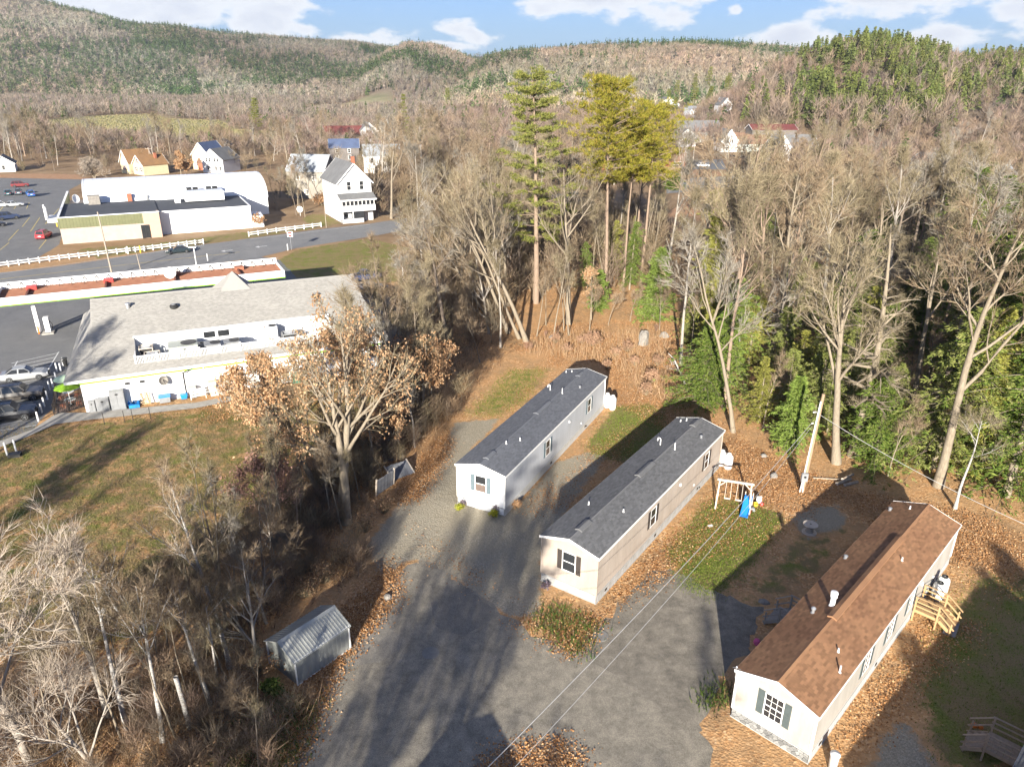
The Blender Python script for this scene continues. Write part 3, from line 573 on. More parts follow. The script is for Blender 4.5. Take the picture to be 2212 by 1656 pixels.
for hh, ys in ((h1, (13.2, 2.6)), (h2, (13.35, 2.62)), (h3, (16.0, 2.3))):
    part('vent_hood', MB().prism([(0, 0), (.12, .0), (.05, .2), (0, .2)], -.12, .12), PVC, hh, (HW / 2 + .02, ys[0], ys[1]))
    part('outlet_box', MB().box(0, .07, -.07, .07, 0, .14), PVC, hh, (HW / 2 + .015, ys[0] + 3.2, 1.1)); part('faucet_box', MB().box(0, .06, -.06, .06, 0, .1), DARKMET, hh, (HW / 2 + .03, ys[0] + 4.6, .22))
# ledge stones on the brown-roofed home's front skirt: cells of a random pattern, each its own slab
def cells(pts, x0, x1, z0, z1):
    out = []
    for i, p in enumerate(pts):
        poly = [(x0, z0), (x1, z0), (x1, z1), (x0, z1)]
        for j, q_ in enumerate(pts):
            if i == j or hypot(p[0] - q_[0], p[1] - q_[1]) > 1.3: continue
            mx_, mz_ = (p[0] + q_[0]) / 2, (p[1] + q_[1]) / 2; dx, dz = q_[0] - p[0], q_[1] - p[1]; new = []
            for a in range(len(poly)):
                A, B = poly[a], poly[(a + 1) % len(poly)]; da = (A[0] - mx_) * dx + (A[1] - mz_) * dz; db = (B[0] - mx_) * dx + (B[1] - mz_) * dz
                if da <= 0: new.append(A)
                if da * db < 0: s_ = da / (da - db); new.append((A[0] + (B[0] - A[0]) * s_, A[1] + (B[1] - A[1]) * s_))
            poly = new
            if len(poly) < 3: break
        if len(poly) >= 3: out.append(poly)
    return out
pts = [(-2.13 + (i + .5 + rs.uniform(-.35, .35)) * 4.26 / 15 + (j % 2) * .12, .04 + (j + .5 + rs.uniform(-.3, .3)) * .19) for i in range(15) for j in range(3)]
for c in cells(pts, -2.13, 2.13, .03, .60):
    cx, cz = sum(p[0] for p in c) / len(c), sum(p[1] for p in c) / len(c); sh = [(cx + (p[0] - cx) * .9 - cx, cz + (p[1] - cz) * .88 - cz) for p in c]; d = rs.uniform(.02, .045)
    b = MB(); b.prism(sh, 0, -d); part('stone', b, STONE, h3, (cx, -.021, cz))
# TV aerial on the brown-roofed home's corner
m = MB().tube((0, 0, 0), (0, 0, .75), .02, n=6); m.bar((-.2, 0, .6), (.25, 0, .72), .02); m.lathe([(.05, .68), (.06, .75), (.02, .8)], n=8); part('aerial', m, GALV, h3, (-2.2, -.12, 2.75))

def propane(loc, label, h=1.35, r=.38):
    t = thing('propane_tank', label, 'propane tank', loc, 0, 'propane tanks behind the mobile homes')
    pr = [(r * .8, 0), (r * .8, .1), (r, .16), (r, h * .74), (r * .9, h * .84), (r * .6, h * .91), (r * .3, h * .93)]
    part('vessel', MB().lathe(pr, n=20), TANK, t, smooth=True)
    part('collar', MB().lathe([(r * .5, h * .88), (r * .52, h), (r * .40, h * 1.0), (r * .40, h * .9)], n=16), DARKMET if 'black' in label else TANK, t)
    part('valve', MB().tube((0, 0, h * .9), (0, 0, h * .99), .05, n=8), GALV, t)
    return t
def hloc(i, x, y):
    (ox, oy), yaw = HM[i][0], HM[i][1]
    return (ox + x * cos(yaw) + y * sin(yaw), oy - x * sin(yaw) + y * cos(yaw))
propane(hloc(0, 2.3, 23.6), 'white propane tank behind the gray home, left of its pair', 1.6); propane(hloc(0, 3.0, 23.3), 'white propane tank behind the gray home, right of its pair', 1.6)
propane(hloc(1, 2.15, 23.25), 'white propane tank at the rear corner of the beige home, nearer the wall', 1.5); propane(hloc(1, 2.85, 23.0), 'white propane tank at the rear corner of the beige home, outer of the pair', 1.5)
propane(hloc(2, 2.75, 18.65), 'white propane tank with black collar right behind the wooden steps'); propane(hloc(2, 2.75, 19.6), 'white propane tank with black collar, farther from the wooden steps')

# ------------------------------------------------------------------ wooden steps and decks
def deck(label, loc, rz, w, d, h, wood, steps=3, ramp=False, group='wooden entry steps'):
    """platform w wide (x) and d deep (y) with rails on both sides and steps going on along +y"""
    t = thing('entry_steps', label, 'steps', loc, rz, group)
    bm_ = MB().box(0, w, 0, d / 7 - .012, h - .035, h).mesh('deck_board', wood)
    for k in range(7): link('deck_board', bm_, t, (0, k * d / 7, 0))
    fm = MB(); fm.box(-.04, 0, 0, d, h - .2, h - .005); fm.box(w, w + .04, 0, d, h - .2, h - .005); fm.box(0, w, d, d + .04, h - .2, h - .005); part('frame', fm, wood, t)
    pm = MB().box(-.045, .045, -.045, .045, 0, h + .95).mesh('post', wood)
    for x in (-.05, w + .05):
        for y in (.08, d - .04): link('post', pm, t, (x, y, 0))
        for i_, zz in enumerate((h + .95, h + .62, h + .30)):
            part('rail', MB().bar((x, -.0, zz), (x, d + .06, zz), .09 if i_ == 0 else .035, .04 if i_ == 0 else .09), wood, t)
    run = .27; rise = h / (steps + 1)
    tr = MB().box(0, w, 0, run + .02, -.035, 0).mesh('tread', wood)
    for k in range(steps): link('tread', tr, t, (0, d + .05 + k * run, h - rise * (k + 1)))
    if steps:
        ye, ze = d + .05 + steps * run, h - rise * steps
        for x in (-.05, w + .05):
            part('stringer', MB().bar((x * .96, d + .05, h - .15), (x * .96, ye + .05, .1), .04, .22), wood, t)
            part('post', MB().box(x - .045, x + .045, ye - .1, ye - .01, 0, ze + .72), wood, t)
            for i_, (a, b) in enumerate(((.95, .78), (.45, .30))): part('rail', MB().bar((x, d - .04, h + a), (x, ye + .12, ze + b), .09 if i_ == 0 else .035, .04 if i_ == 0 else .09), wood, t)
    return t
t = deck('new pine steps at the right side of the brown-roofed home', (*hloc(2, 2.19, 16.85), 0), -HM[2][1] - pi / 2, 1.55, 1.45, .85, WOOD_NEW, 3)
solid('landing_slab', 'gray board lying at the foot of the new pine steps', 'board', MB().box(-.35, .35, -.8, .8, 0, .06), STEEL, (*hloc(2, 4.35, 16.1), .02), -HM[2][1] + .1)
deck('weathered gray steps at the left side of the brown-roofed home, partly hidden by its roof', (*hloc(2, -2.19, 8.2), 0), -HM[2][1] + pi / 2, 1.5, 1.3, .85, WOOD_OLD, 3)
# ------------------------------------------------------------------ deck and neighbour home at the lower right corner
A_ = Vector((*at(2135.7, 1583.8, 1.75), 0)); B_ = Vector((*at(2154, 1551, 1.75), 0)); F_ = Vector((*at(2207, 1619, 1.75), 0))
ow = (A_ - F_).normalized(); xd = Vector((ow.y, -ow.x, 0)); dd = 1.9
org = (A_ if (B_ - A_).dot(xd) > 0 else B_) - ow * dd
deck('long gray deck with railing and pumpkins at the lower right corner', (org.x, org.y, 0), atan2(-ow.x, ow.y), 1.35, dd, .8, mat('brown_weathered_wood', (.38, .29, .21), (.29, .22, .16), 6, .85), 3)
for k, (px, py, r) in enumerate(((2105, 1566, .17), (2118, 1569, .15))):
    x, y = at(px, py, .35)
    t = thing('pumpkin', ('larger' if k == 0 else 'smaller') + ' orange pumpkin on the steps of the gray deck', 'pumpkin', (x, y, .22), 0, 'pumpkins on the deck steps')
    m = MB(); n = 20; rings = []
    for j in range(7):
        a = pi * j / 6; rings.append((sin(a), -cos(a)))
    vs_ = [(r * s * (1 + .07 * cos(i * pi)) * cos(2 * pi * i / n) + 0, r * s * (1 + .07 * cos(i * pi)) * sin(2 * pi * i / n), r * .8 * (c + 1)) for s, c in rings for i in range(n)]
    m.add(vs_, [(j * n + i, j * n + (i + 1) % n, (j + 1) * n + (i + 1) % n, (j + 1) * n + i) for j in range(6) for i in range(n)])
    part('body', m, ORANGE, t, smooth=True); part('stem', MB().tube((0, 0, r * 1.5), (.02, 0, r * 1.8), .025, .018, 6), WOOD_OLD, t)
E1 = at(2207, 1619, 3.1); E2 = at(2186, 1660, 3.1); dv = Vector((E1[0] - E2[0], E1[1] - E2[1], 0)).normalized(); nv = Vector((dv.y, -dv.x, 0))
o5 = Vector((*E1, 0)) + nv * 2.27 - dv * 12
h5, _, _ = mobile_home('mobile_home', 'neighbouring mobile home behind the gray deck, only its eave corner in view', (o5.x, o5.y), atan2(dv.x, dv.y), 20, 3.1, 3.8, SID_CREAM, SKIRT_W, SH_CHAR, SHUT_BLK, (), (1.4, 2.8, 0), single=0)
# neighbour behind and below the frame: its gable throws the pointed shade on the asphalt
gp = at(1060, 1540); hb = 4.1 / math.tan(SUN_EL)
h6, _, _ = mobile_home('mobile_home', 'mobile home south of the asphalt lane, whose gable shadow lies on the lane', (gp[0] - sin(SUN_AZ) * hb - 20 * sin(.5), gp[1] - cos(SUN_AZ) * hb - 20 * cos(.5)), .5, 20, 3.4, 4.1, SID_GRAY, SKIRT_W, SH_CHAR, SHUT_BLK, (), (1.4, 2.8, 0), single=0)

# ------------------------------------------------------------------ shed
a = at(643, 1480); b = at(757, 1400); rz = atan2(b[1] - a[1], b[0] - a[0]); LW = hypot(b[0] - a[0], b[1] - a[1])
MET = mat('galvanised_sheet', (.40, .405, .375), (.31, .315, .29), 1.2, .38, metal=.25, spec=.5); METW = mat('gray_shed_panel', (.275, .285, .27), (.21, .22, .205), .8, .5)
t = thing('garden_shed', 'small gray metal shed with ribbed roof beside the lane', 'shed', a, rz)
D = 2.7; eh, rh = 1.75, 2.45
m = MB().prism([(0, 0), (0, eh), (D / 2, rh - .03), (D, eh), (D, 0)], 0.02, LW - .02, 'x'); part('wall', m, METW, t)
pm = MB().box(0, .16, -.012, 0, .06, eh - .04).mesh('wall_panel', METW)
k = 0
while .1 + k * .31 < LW - .25: link('wall_panel', pm, t, (.1 + k * .31, 0, 0)); k += 1
m = MB()
for x in (0, LW): m.bar((x, -.015, 0), (x, -.015, eh), .07); m.bar((x, D + .015, 0), (x, D + .015, eh), .07)
m.bar((0, -.02, .03), (LW, -.02, .03), .05); m.bar((0, -.02, eh - .03), (LW, -.02, eh - .03), .05)
part('frame_trim', m, TRIM, t)
rf = MB(); up = Vector((0, D / 2 + .12, rh - eh + .06))
rf.prism([(-.12, eh - .06), (D / 2, rh), (D + .12, eh - .06), (D + .12, eh - .09), (D / 2, rh - .03), (-.12, eh - .09)], -.12, LW + .12, 'x'); roof = part('roof', rf, MET, t)
n = 19
for i in range(n + 1):
    x = -.1 + (LW + .2) * i / n
    for s in (0, 1):
        r_ = MB().bar((0, 0, .012), (0, (D / 2 + .1) * (1 if s == 0 else -1), .012 + rh - eh + .05), .055, .035)
        link('roof_rib', r_.mesh('roof_rib', MET), roof, (x, -.11 if s == 0 else D + .11, eh - .055))
part('ridge_cap', MB().prism([(D / 2 - .17, rh - .06), (D / 2, rh + .055), (D / 2 + .17, rh - .06), (D / 2, rh + .02)], -.13, LW + .13, 'x'), MET, roof)

# ------------------------------------------------------------------ swing set, toys, spool
a = Vector((*at(1549, 1087), 0)); b = Vector((*at(1616, 1098), 0)); rz = atan2((b - a).y, (b - a).x); SL = (b - a).length
t = thing('swing_set', 'bleached wooden swing set with two swings on the leafy lawn', 'swing set', tuple(a), rz); TH = 2.25
part('top_beam', MB().bar((-.2, 0, TH), (SL + .2, 0, TH), .12, .16), WOOD_PALE, t)
for x in (0, SL):
    for s in (-1, 1): part('leg', MB().bar((x, 0, TH - .05), (x - .1 * (1 if x == 0 else -1), s * .95, 0), .11), WOOD_PALE, t)
    part('brace', MB().bar((x, -.5, 1.05), (x, .5, 1.05), .05, .1), WOOD_PALE, t); sx = 1 if x == 0 else -1
    part('brace', MB().bar((x, 0, TH - .55), (x + sx * .5, 0, TH - .06), .07), WOOD_PALE, t)
for x in (SL * .3, SL * .66):
    sw = part('swing', MB().prism([(-.1, 0), (-.09, -.012), (.09, -.012), (.1, 0), (.09, .012), (-.09, .012)], -.23, .23, 'x'), TRIM, t, (x, 0, .62))
    for s in (-.22, .22): part('chain', MB().tube((s, 0, 0), (s * .9, 0, TH - .7), .022, n=5), WOOD_PALE, sw)
# slide
sl0 = Vector((*at(1615, 1094), 0)); sl1 = Vector((*at(1603, 1126), 0)); dv = (sl1 - sl0); Ls = dv.length * .8 ; rz = atan2(-dv.x, dv.y)
t = thing('slide', 'bright blue plastic slide beside the swing set', 'slide', tuple(sl0), rz)
m = MB(); prof = [(0, 1.0), (.25, .95), (Ls * .55, .42), (Ls * .85, .16), (Ls, .12)]
for i in range(4):
    (y0, z0), (y1, z1) = prof[i], prof[i + 1]
    m.quad((-.27, y0, z0), (.27, y0, z0), (.27, y1, z1), (-.27, y1, z1)); 
    for s in (-1, 1): m.bar((s * .29, y0, z0 + .05), (s * .29, y1, z1 + .05), .05, .14)
part('chute', m, BLUE, t); m = MB()
for s in (-.3, .3): m.bar((s, -.02, 0), (s, -.02, 1.35), .07)
part('ladder_post', m, WOOD_PALE, t)
for k in range(3): part('rung', MB().bar((-.3, -.02, .3 + .3 * k), (.3, -.02, .3 + .3 * k), .05), WOOD_PALE, t)
def toy(nm, label, px, py, mb, m_, z=0): x, y = at(px, py); return solid(nm, label, 'toy', mb, m_, (x, y, z))
toy('toy_bucket', 'yellow plastic bucket lying among toys right of the slide', 1632, 1093, MB().lathe([(.14, 0), (.2, .3), (.17, .3), (.12, .05)], n=12), YEL)
toy('toy_cart', 'small red plastic cart among toys beside the slide', 1612, 1106, MB().box(-.3, .3, -.18, .18, .12, .32).box(-.26, .26, -.14, .14, .32, .36).tube((-.2, -.22, .1), (-.2, .22, .1), .1).tube((.2, -.22, .1), (.2, .22, .1), .1), RED)
toy('toy_chair', 'white plastic child seat behind the yellow bucket', 1640, 1088, MB().box(-.2, .2, -.2, .2, .18, .24).box(-.2, .2, .16, .2, .24, .6).box(-.2, -.15, -.2, .16, 0, .18).box(.15, .2, -.2, .16, 0, .18), WHITE)
toy('toy_ball', 'red ball beside the white child seat', 1645, 1092, MB().lathe([(.02, 0), (.11, .03), (.16, .16), (.11, .29), (.02, .32)], n=12), RED)
toy('toy_ride', 'gray plastic ride-on toy at the foot of the swing frame', 1622, 1103, MB().box(-.25, .25, -.1, .1, .15, .3).box(-.3, -.1, -.13, .13, .3, .5).tube((.2, -.15, .1), (.2, .15, .1), .11).tube((-.2, -.15, .1), (-.2, .15, .1), .11), STEEL)
solid('scrap_paper', 'small white scrap lying on the lawn left of the slide', 'litter', MB().box(-.2, .2, -.12, .12, .02, .06), WHITE, (*at(1535, 1136), 0), .4)
solid('toy_ball', 'pink ball at the left side of the brown-roofed home', 'toy', MB().lathe([(.03, 0), (.16, .05), (.22, .22), (.16, .39), (.03, .44)], n=14), PINK, (*at(1634, 1392), 0))
t = thing('cable_spool', 'weathered wooden cable spool used as a table in the shade', 'cable spool', at(1748, 1149), .3)
for z in (0, .68): part('disc', MB().lathe([(.07, z), (.55, z), (.55, z + .06), (.07, z + .06)], n=24), WOOD_PALE, t)
part('drum', MB().lathe([(.30, .06), (.26, .37), (.30, .68)], n=16), WOOD_OLD, t); part('hub_hole', MB().lathe([(.0, .742), (.07, .742), (.07, .746), (0, .746)], n=10), DARKMET, t)
solid('lamp_bucket', 'white round bucket top at the bottom edge beside the brown-roofed home', 'bucket', MB().lathe([(.2, 0), (.22, .95), (.25, 1.0), (.25, 1.05), (.05, 1.12)], n=18), TANK, (*at(1797, 1660), 0), smooth=True)

# ------------------------------------------------------------------ utility poles and wires
def cable(nm, label, p, q, sag, r=.022, m_=None):
    pts = []
    for i in range(25):
        k = i / 24; pts.append(tuple(Vector(p).lerp(Vector(q), k) - Vector((0, 0, sag * 4 * k * (1 - k)))))
    o = solid(nm, label, 'cable', MB().path(pts, r, 5), m_ or mat('gray_cable', (.30, .30, .30), None, 3, .5)); return o
pb = at(1733, 1060); pt = Vector((pb[0] + .35, pb[1] + .1, 8.9))
t = thing('utility_pole', 'wooden utility pole with gray meter box at the wood edge', 'utility pole', pb)
tp = pt - Vector((*pb, 0))
part('pole', MB().tube((0, 0, 0), tuple(tp), .17, .12, 12), POLE, t); part('conduit', MB().tube((-.17, -.12, .9), tuple(tp * .93 + Vector((-.14, -.1, 0))), .06, n=8), PVC, t); part('conduit', MB().tube((-.3, -.2, 0), (-.2, -.18, 1.1), .045, n=6), PVC, t); part('conduit', MB().tube((-.08, -.25, 0), (-.1, -.18, 1.1), .045, n=6), PVC, t)
mbx = part('meter_box', MB().box(-.4, .12, -.38, -.16, 1.1, 1.85), STEEL, t); part('meter_dial', MB().tube((-.14, -.38, 1.55), (-.14, -.44, 1.55), .1, n=12), GLASS, mbx)
part('insulator', MB().tube((-.15, -.1, 6.4), (-.35, -.2, 6.4), .05, n=6), PVC, t); part('insulator', MB().tube((-.1, -.1, 7.4), (-.35, -.2, 7.4), .05, n=6), PVC, t)
WP = Vector((*pb, 0))
CABM = mat('silver_cable', (.42, .41, .39), None, 3, .5)
cable('overhead_cable', 'lighter upper cable from the meter pole down to the bottom edge', WP + Vector((-.3, -.2, 6.5)), (*at(1020, 1690, 7.0), 7.0), .55, .02, CABM)
cable('overhead_cable', 'lower cable from the meter pole crossing the lane', WP + Vector((-.3, -.2, 6.1)), (*at(1080, 1690, 5.5), 5.5), .7, .014, CABM)
cable('overhead_cable', 'service cable running right from the meter pole past the birch', WP + Vector((-.1, -.2, 7.4)), (*at(2290, 1165, 5.0), 5.0), .5, .018, CABM)
def upole(label, px, py, h, lean=0, arm=False, r=.15):
    x, y = at(px, py); t = thing('utility_pole', label, 'utility pole', (x, y)); part('pole', MB().tube((0, 0, 0), (lean, 0, h), r, r * .7, 10), POLE_GRAY, t)
    if arm:
        part('crossarm', MB().bar((-1.2 + lean, 0, h - .5), (1.2 + lean, 0, h - .5), .12), POLE_GRAY, t)
        for s in (-1, 0, 1): part('insulator', MB().tube((lean + s * 1.0, 0, h - .45), (lean + s, 0, h - .2), .06, n=6), GALV, t)
    return t
upole('gray utility pole standing in the grass verge behind the pump canopy', 243, 596, 11.0, -.3)
upole('leaning short guy-wire guard stake right of the gray utility pole', 305, 588, 3.4, -.2, r=.09)
upole('utility pole with crossarm near the yellow house', 330, 375, 9, 0, True); upole('utility pole rising above the roofs behind the white barn', 862, 312, 14, 0, True); upole('slim utility pole beside the brick ranch house', 1470, 390, 8); upole('utility pole at the town street corner', 1497, 350, 9, 0, True)

# ------------------------------------------------------------------ broken fence panels by the oak, boulders, logs, shrubs
def bpanel(label, px, py, rz, tilt, w, h, nb, m_, lie=False):
    x, y = at(px, py); t = thing('fence_panel', label, 'fence panel', (x, y, .03), rz); t.rotation_euler = (tilt, 0, rz)
    bw = w / nb
    me = MB().box(.004, bw - .008, -.012, .012, 0, h).mesh('board', m_)
    for k in range(nb): o = link('board', me, t, (-w / 2 + k * bw, rs.uniform(-.008, .008), rs.uniform(-.05, .03)))
    for z in (.2 * h, .8 * h): part('rail', MB().box(-w / 2, w / 2, .013, .06, z - .04, z + .04), m_, t)
    for x_ in (-w / 2, w / 2): part('post', MB().box(x_ - .045, x_ + .045, -.04, .08, -.02, h + .12), WOOD_PALE, t)
GB = mat('gray_fence_board', (.17, .175, .19), (.12, .125, .135), 5, .85, rand='obj', ramt=.2, aniso=(8, 8, 1))
bpanel('gray picket panel still standing by the oak trunk', 832, 1058, radians(60), .12, 2.3, 1.5, 12, GB); bpanel('fallen fence panel leaning towards the gravel drive', 872, 1030, radians(38), -1.05, 2.2, 1.5, 9, GB); bpanel('collapsed gray panel lying in brush behind the standing one', 852, 995, radians(20), -1.3, 1.8, 1.2, 8, GB)
def boulder(label, px, py, sx, sy, sz, m_=ROCK, seed=1, tall=False):
    r2 = random.Random(seed); x, y = at(px, py); m = MB(); n = 12; k = 7
    vs_ = []
    for j in range(k):
        a = pi * .5 * j / (k - 1) if not tall else None
        rr = cos(a) if not tall else (1, 1, .98, .95, .88, .6, .02)[j]; z = sin(a) if not tall else (0, .3, .55, .75, .88, .97, 1)[j]
        for i in range(n): q_ = 1 + r2.uniform(-.14, .14); vs_.append((sx * rr * q_ * cos(2 * pi * i / n), sy * rr * q_ * sin(2 * pi * i / n), sz * z * (1 + r2.uniform(-.06, .06)) - .05))
    m.add(vs_, [(j * n + i, j * n + (i + 1) % n, (j + 1) * n + (i + 1) % n, (j + 1) * n + i) for j in range(k - 1) for i in range(n)])
    return solid('boulder', label, 'boulder', m, m_, (x, y, 0), r2.uniform(0, 3))
boulder('tall pale stone standing in the clearing behind the gray home', 1390, 745, .75, .5, 2.0, seed=3, tall=True); boulder('smaller round stone right of the tall pale stone', 1434, 728, .7, .5, .8, seed=4)
boulder('pale rock beside the meter pole at the wood edge', 1672, 1028, .5, .35, .35, seed=5); boulder('gray rock half buried among leaves left of the meter pole', 1650, 985, .35, .3, .3, seed=6); boulder('flat rock lying in the clearing left of the pink shrub', 1193, 728, .7, .5, .35, seed=7); boulder('light rock at the edge of the asphalt beside the shed', 838, 1290, .35, .3, .3, seed=8); boulder('pale rock half in the weeds at the right of the asphalt', 1650, 1300, .4, .3, .25, seed=9)
LOGM = mat('cut_log_bark', (.36, .29, .22), (.24, .19, .14), 4, .9)
for k, (px, py, l, rz, r) in enumerate(((1822, 1042, 1.8, .5, .15), (1830, 1036, 1.6, .6, .13), (1838, 1046, 1.5, .4, .14), (1790, 1035, 2.6, -.1, .07))):
    x, y = at(px, py); nm = ('front', 'upper', 'right hand', 'long thin')[k]
    t = thing('log', nm + ' log in the small pile right of the meter pole', 'log', (x, y, r * .8 + (.2 if k == 1 else 0)), rz, 'logs piled at the wood edge'); part('bark', MB().tube((-l / 2, 0, 0), (l / 2, 0, 0), r, r * .85, 10, cap=False), LOGM, t); part('cut_end', MB().tube((l / 2 - .01, 0, 0), (l / 2 + .004, 0, 0), r * .84, n=10), WOOD_PALE, t); part('cut_end', MB().tube((-l / 2 - .004, 0, 0), (-l / 2 + .01, 0, 0), r * .98, n=10), WOOD_PALE, t)
for px, py, lb in ((930, 1410, 'round iron manhole cover on the left of the asphalt lane'), (1296, 1373, 'round iron manhole cover on the gray gravel right of the lane')):
    t = thing('manhole_cover', lb, 'manhole cover', (*at(px, py), .012)); part('ring', MB().lathe([(.42, 0), (.52, 0), (.52, .022), (.42, .022)], n=24), mat('concrete_ring', (.22, .21, .19), None, 4, .9), t); part('lid', MB().lathe([(.001, 0), (.41, 0), (.41, .018), (.001, .022)], n=24), mat('iron_lid', (.07, .068, .065), (.05, .05, .05), 10, .6), t)
# ------------------------------------------------------------------ filling-station shop (local frame: x along the south wall, y to the north)
SW = at(187, 890); SE = at(830, 795); SRZ = atan2(SE[1] - SW[1], SE[0] - SW[0]); SL = 31.45
def S(x, y): return (SW[0] + x * cos(SRZ) - y * sin(SRZ), SW[1] + x * sin(SRZ) + y * cos(SRZ))
shop = thing('shop_building', 'white shop with long gray shingle roof and lime green band', 'shop', SW, SRZ)
EZ = 3.75; SLOPE = .4
def rz_(y): return EZ + SLOPE * (y + .6)
part('wall', MB().box(0, SL - .3, 0, 23, 0, EZ - .12), WHITE, shop)
m = MB(); m.box(-.02, SL - .28, -.07, -.003, 3.05, 3.32); part('lime_band', m, LIME, shop)
m = MB(); m.box(-1.25, 32.1, -.66, -.60, EZ - .30, EZ - .02); m.box(-1.3, -1.24, -.6, 23.6, EZ - .3, EZ - .02); m.box(32.1, 32.16, -.6, 23.6, EZ - .3, EZ - .02); m.box(-1.24, 32.1, -.6, 0, EZ - .3, EZ - .22); part('eave_fascia', m, WHITE, shop)
WX0, WX1, WY0, WY1 = 5.35, 26.2, .75, 4.75
YR, YU, X0, X1 = 11.9, 7.2, 1.2, 31.1
m = MB(); F = lambda x, y: (x, y, rz_(y)); e0 = lambda y: -1.3 + (y + .6) * 2.5 / 7.8; e1 = lambda y: 32.2 - (y + .6) * 1.1 / 7.8
def strip(x0a, x0b, x1a, x1b, ya, yb): m.quad(F(x0a, ya), F(x1a, ya), F(x1b, yb), F(x0b, yb))
strip(e0(-.6), e0(WY0), e1(-.6), e1(WY0), -.6, WY0); strip(e0(WY0), e0(WY1), WX0, WX0, WY0, WY1); strip(WX1, WX1, e1(WY0), e1(WY1), WY0, WY1); strip(e0(WY1), e0(YU), e1(WY1), e1(YU), WY1, YU); strip(X0, X0, X1, X1, YU, YR)
B = lambda x, y: (x, 2 * YR - y, rz_(y))
m.quad(B(-1.3, -.6), B(X0, YU), B(X1, YU), B(32.2, -.6)); m.quad(B(X0, YU), B(X0, YR), B(X1, YR), B(X1, YU))
for x, xe in ((X0, -1.3), (X1, 32.2)):
    m.quad(F(xe, -.6), F(x, YU), B(x, YU), B(xe, -.6)); 
sroof = part('roof', m, SH_GRY[1], shop)
m = MB()
for x in (X0, X1): m.add([F(x, YU), B(x, YU), (x, YR, rz_(YR))], [(0, 1, 2)])
part('gable', m, WHITE, shop)
# shingle courses on the south slope, joined (too small to tell one by one at this distance)
fld = MB(); ex = .17; cs = hypot(1, SLOPE); r = 0; y = -.58
nrm = Vector((0, -SLOPE, 1)).normalized()
while y < YR - .05:
    xa, xb = (e0(y), e1(y)) if y < YU else (X0, X1); x = xa + (r % 2) * .17
    while x < xb - .3:
        if not (WX0 - .32 < x < WX1 and WY0 - .15 < y < WY1):
            z = rz_(y); y2 = y + ex * 1.15 / cs; z2 = rz_(y2)
            fld.add([(x, y - .001, z + .001), (x + .32, y - .001, z + .001), (x + .32, y - .008, z + .024), (x, y - .008, z + .024), (x + .32, y2, z2 + .008), (x, y2, z2 + .008)], [(0, 1, 2, 3), (3, 2, 4, 5)])
        x += .335
    y += ex / cs; r += 1
part('shingle_field', fld, SH_GRY[1], sroof, kind='stuff')
part('ridge_cap', MB().prism([(YR - .22, rz_(YR) - .07), (YR, rz_(YR) + .05), (YR + .22, rz_(YR) - .07)], X0, X1, 'x'), SH_GRY[1], sroof)
for x, y in ((9.7, 9.0), (25.6, 8.3)):
    v = part('roof_fan', MB().lathe([(.33, 0), (.42, .12), (.46, .35), (.36, .48), (.1, .52)], n=18), DARKMET, shop, (x, y, rz_(y) - .1)); part('fan_cap', MB().lathe([(.25, .5), (.27, .56), (.05, .6)], n=14), STEEL, v)
part('roof_vent', MB().lathe([(.2, 0), (.2, .5), (.3, .52), (.28, .65), (.05, .7)], n=12), GALV, shop, (5.0, 9.8, rz_(9.8) - .1))
part('entrance_peak', MB().add([(14.2, 9.9, 7.6), (19.2, 9.9, 7.6), (19.2, 16.5, 7.6), (14.2, 16.5, 7.6), (16.7, 13.4, 10.2)], [(0, 1, 4), (1, 2, 4), (2, 3, 4), (3, 0, 4)]), SH_GRY[1], shop)
# sunk roof terrace with cooling plant
MEMB = mat('white_roof_membrane', (.72, .73, .74), (.62, .63, .64), 1, .6)
m = MB(); WF = 3.78
part('terrace_floor', MB().box(WX0, WX1, WY0, WY1, WF - .1, WF), mat('shade_toned_membrane', (.20, .205, .21), (.15, .155, .16), 1, .7), shop); m.quad((WX0, WY1, WF), (WX1, WY1, WF), (WX1, WY1, rz_(WY1) + .06), (WX0, WY1, rz_(WY1) + .06))  # membrane floor toned dark gray, carrying the sunk well's shade in its colour
for x in (WX0, WX1): m.add([(x, WY0, WF), (x, WY1, WF), (x, WY1, rz_(WY1)), (x, WY0, rz_(WY0))], [(0, 1, 2, 3)])
part('terrace', m, MEMB, shop); part('terrace_coping', MB().box(WX0 - .1, WX1 + .1, WY1 - .08, WY1 + .12, rz_(WY1) + .03, rz_(WY1) + .16), TRIM, shop)
rl = part('railing', MB().box(WX0, WX1, WY0 - .06, WY0 + .02, 4.06, 4.15).box(WX0, WX1, WY0 - .07, WY0 + .03, 5.0, 5.1), PVC, shop)
bal = MB().box(-.03, .03, -.03, .03, 4.15, 5.0).mesh('baluster', PVC); n = int((WX1 - WX0) / .145)
for k in range(n): link('baluster', bal, rl, (WX0 + .06 + k * .145, WY0 - .02, 0))
rp = MB().box(-.08, .08, -.08, .08, 3.9, 5.2).box(-.1, .1, -.1, .1, 5.2, 5.25).mesh('railing_post', PVC)
for k in range(11): link('railing_post', rp, shop, (WX0 + k * (WX1 - WX0) / 10, WY0 - .02, 0))
m = MB().box(WX0 - .05, WX0 + .03, WY0, 2.6, 4.06, 4.15).box(WX0 - .05, WX0 + .03, WY0, 2.6, 5.0, 5.1); part('railing_return', m, PVC, shop)
for k in range(11): link('baluster', bal, rl, (WX0, WY0 + .15 + k * .15, 0))
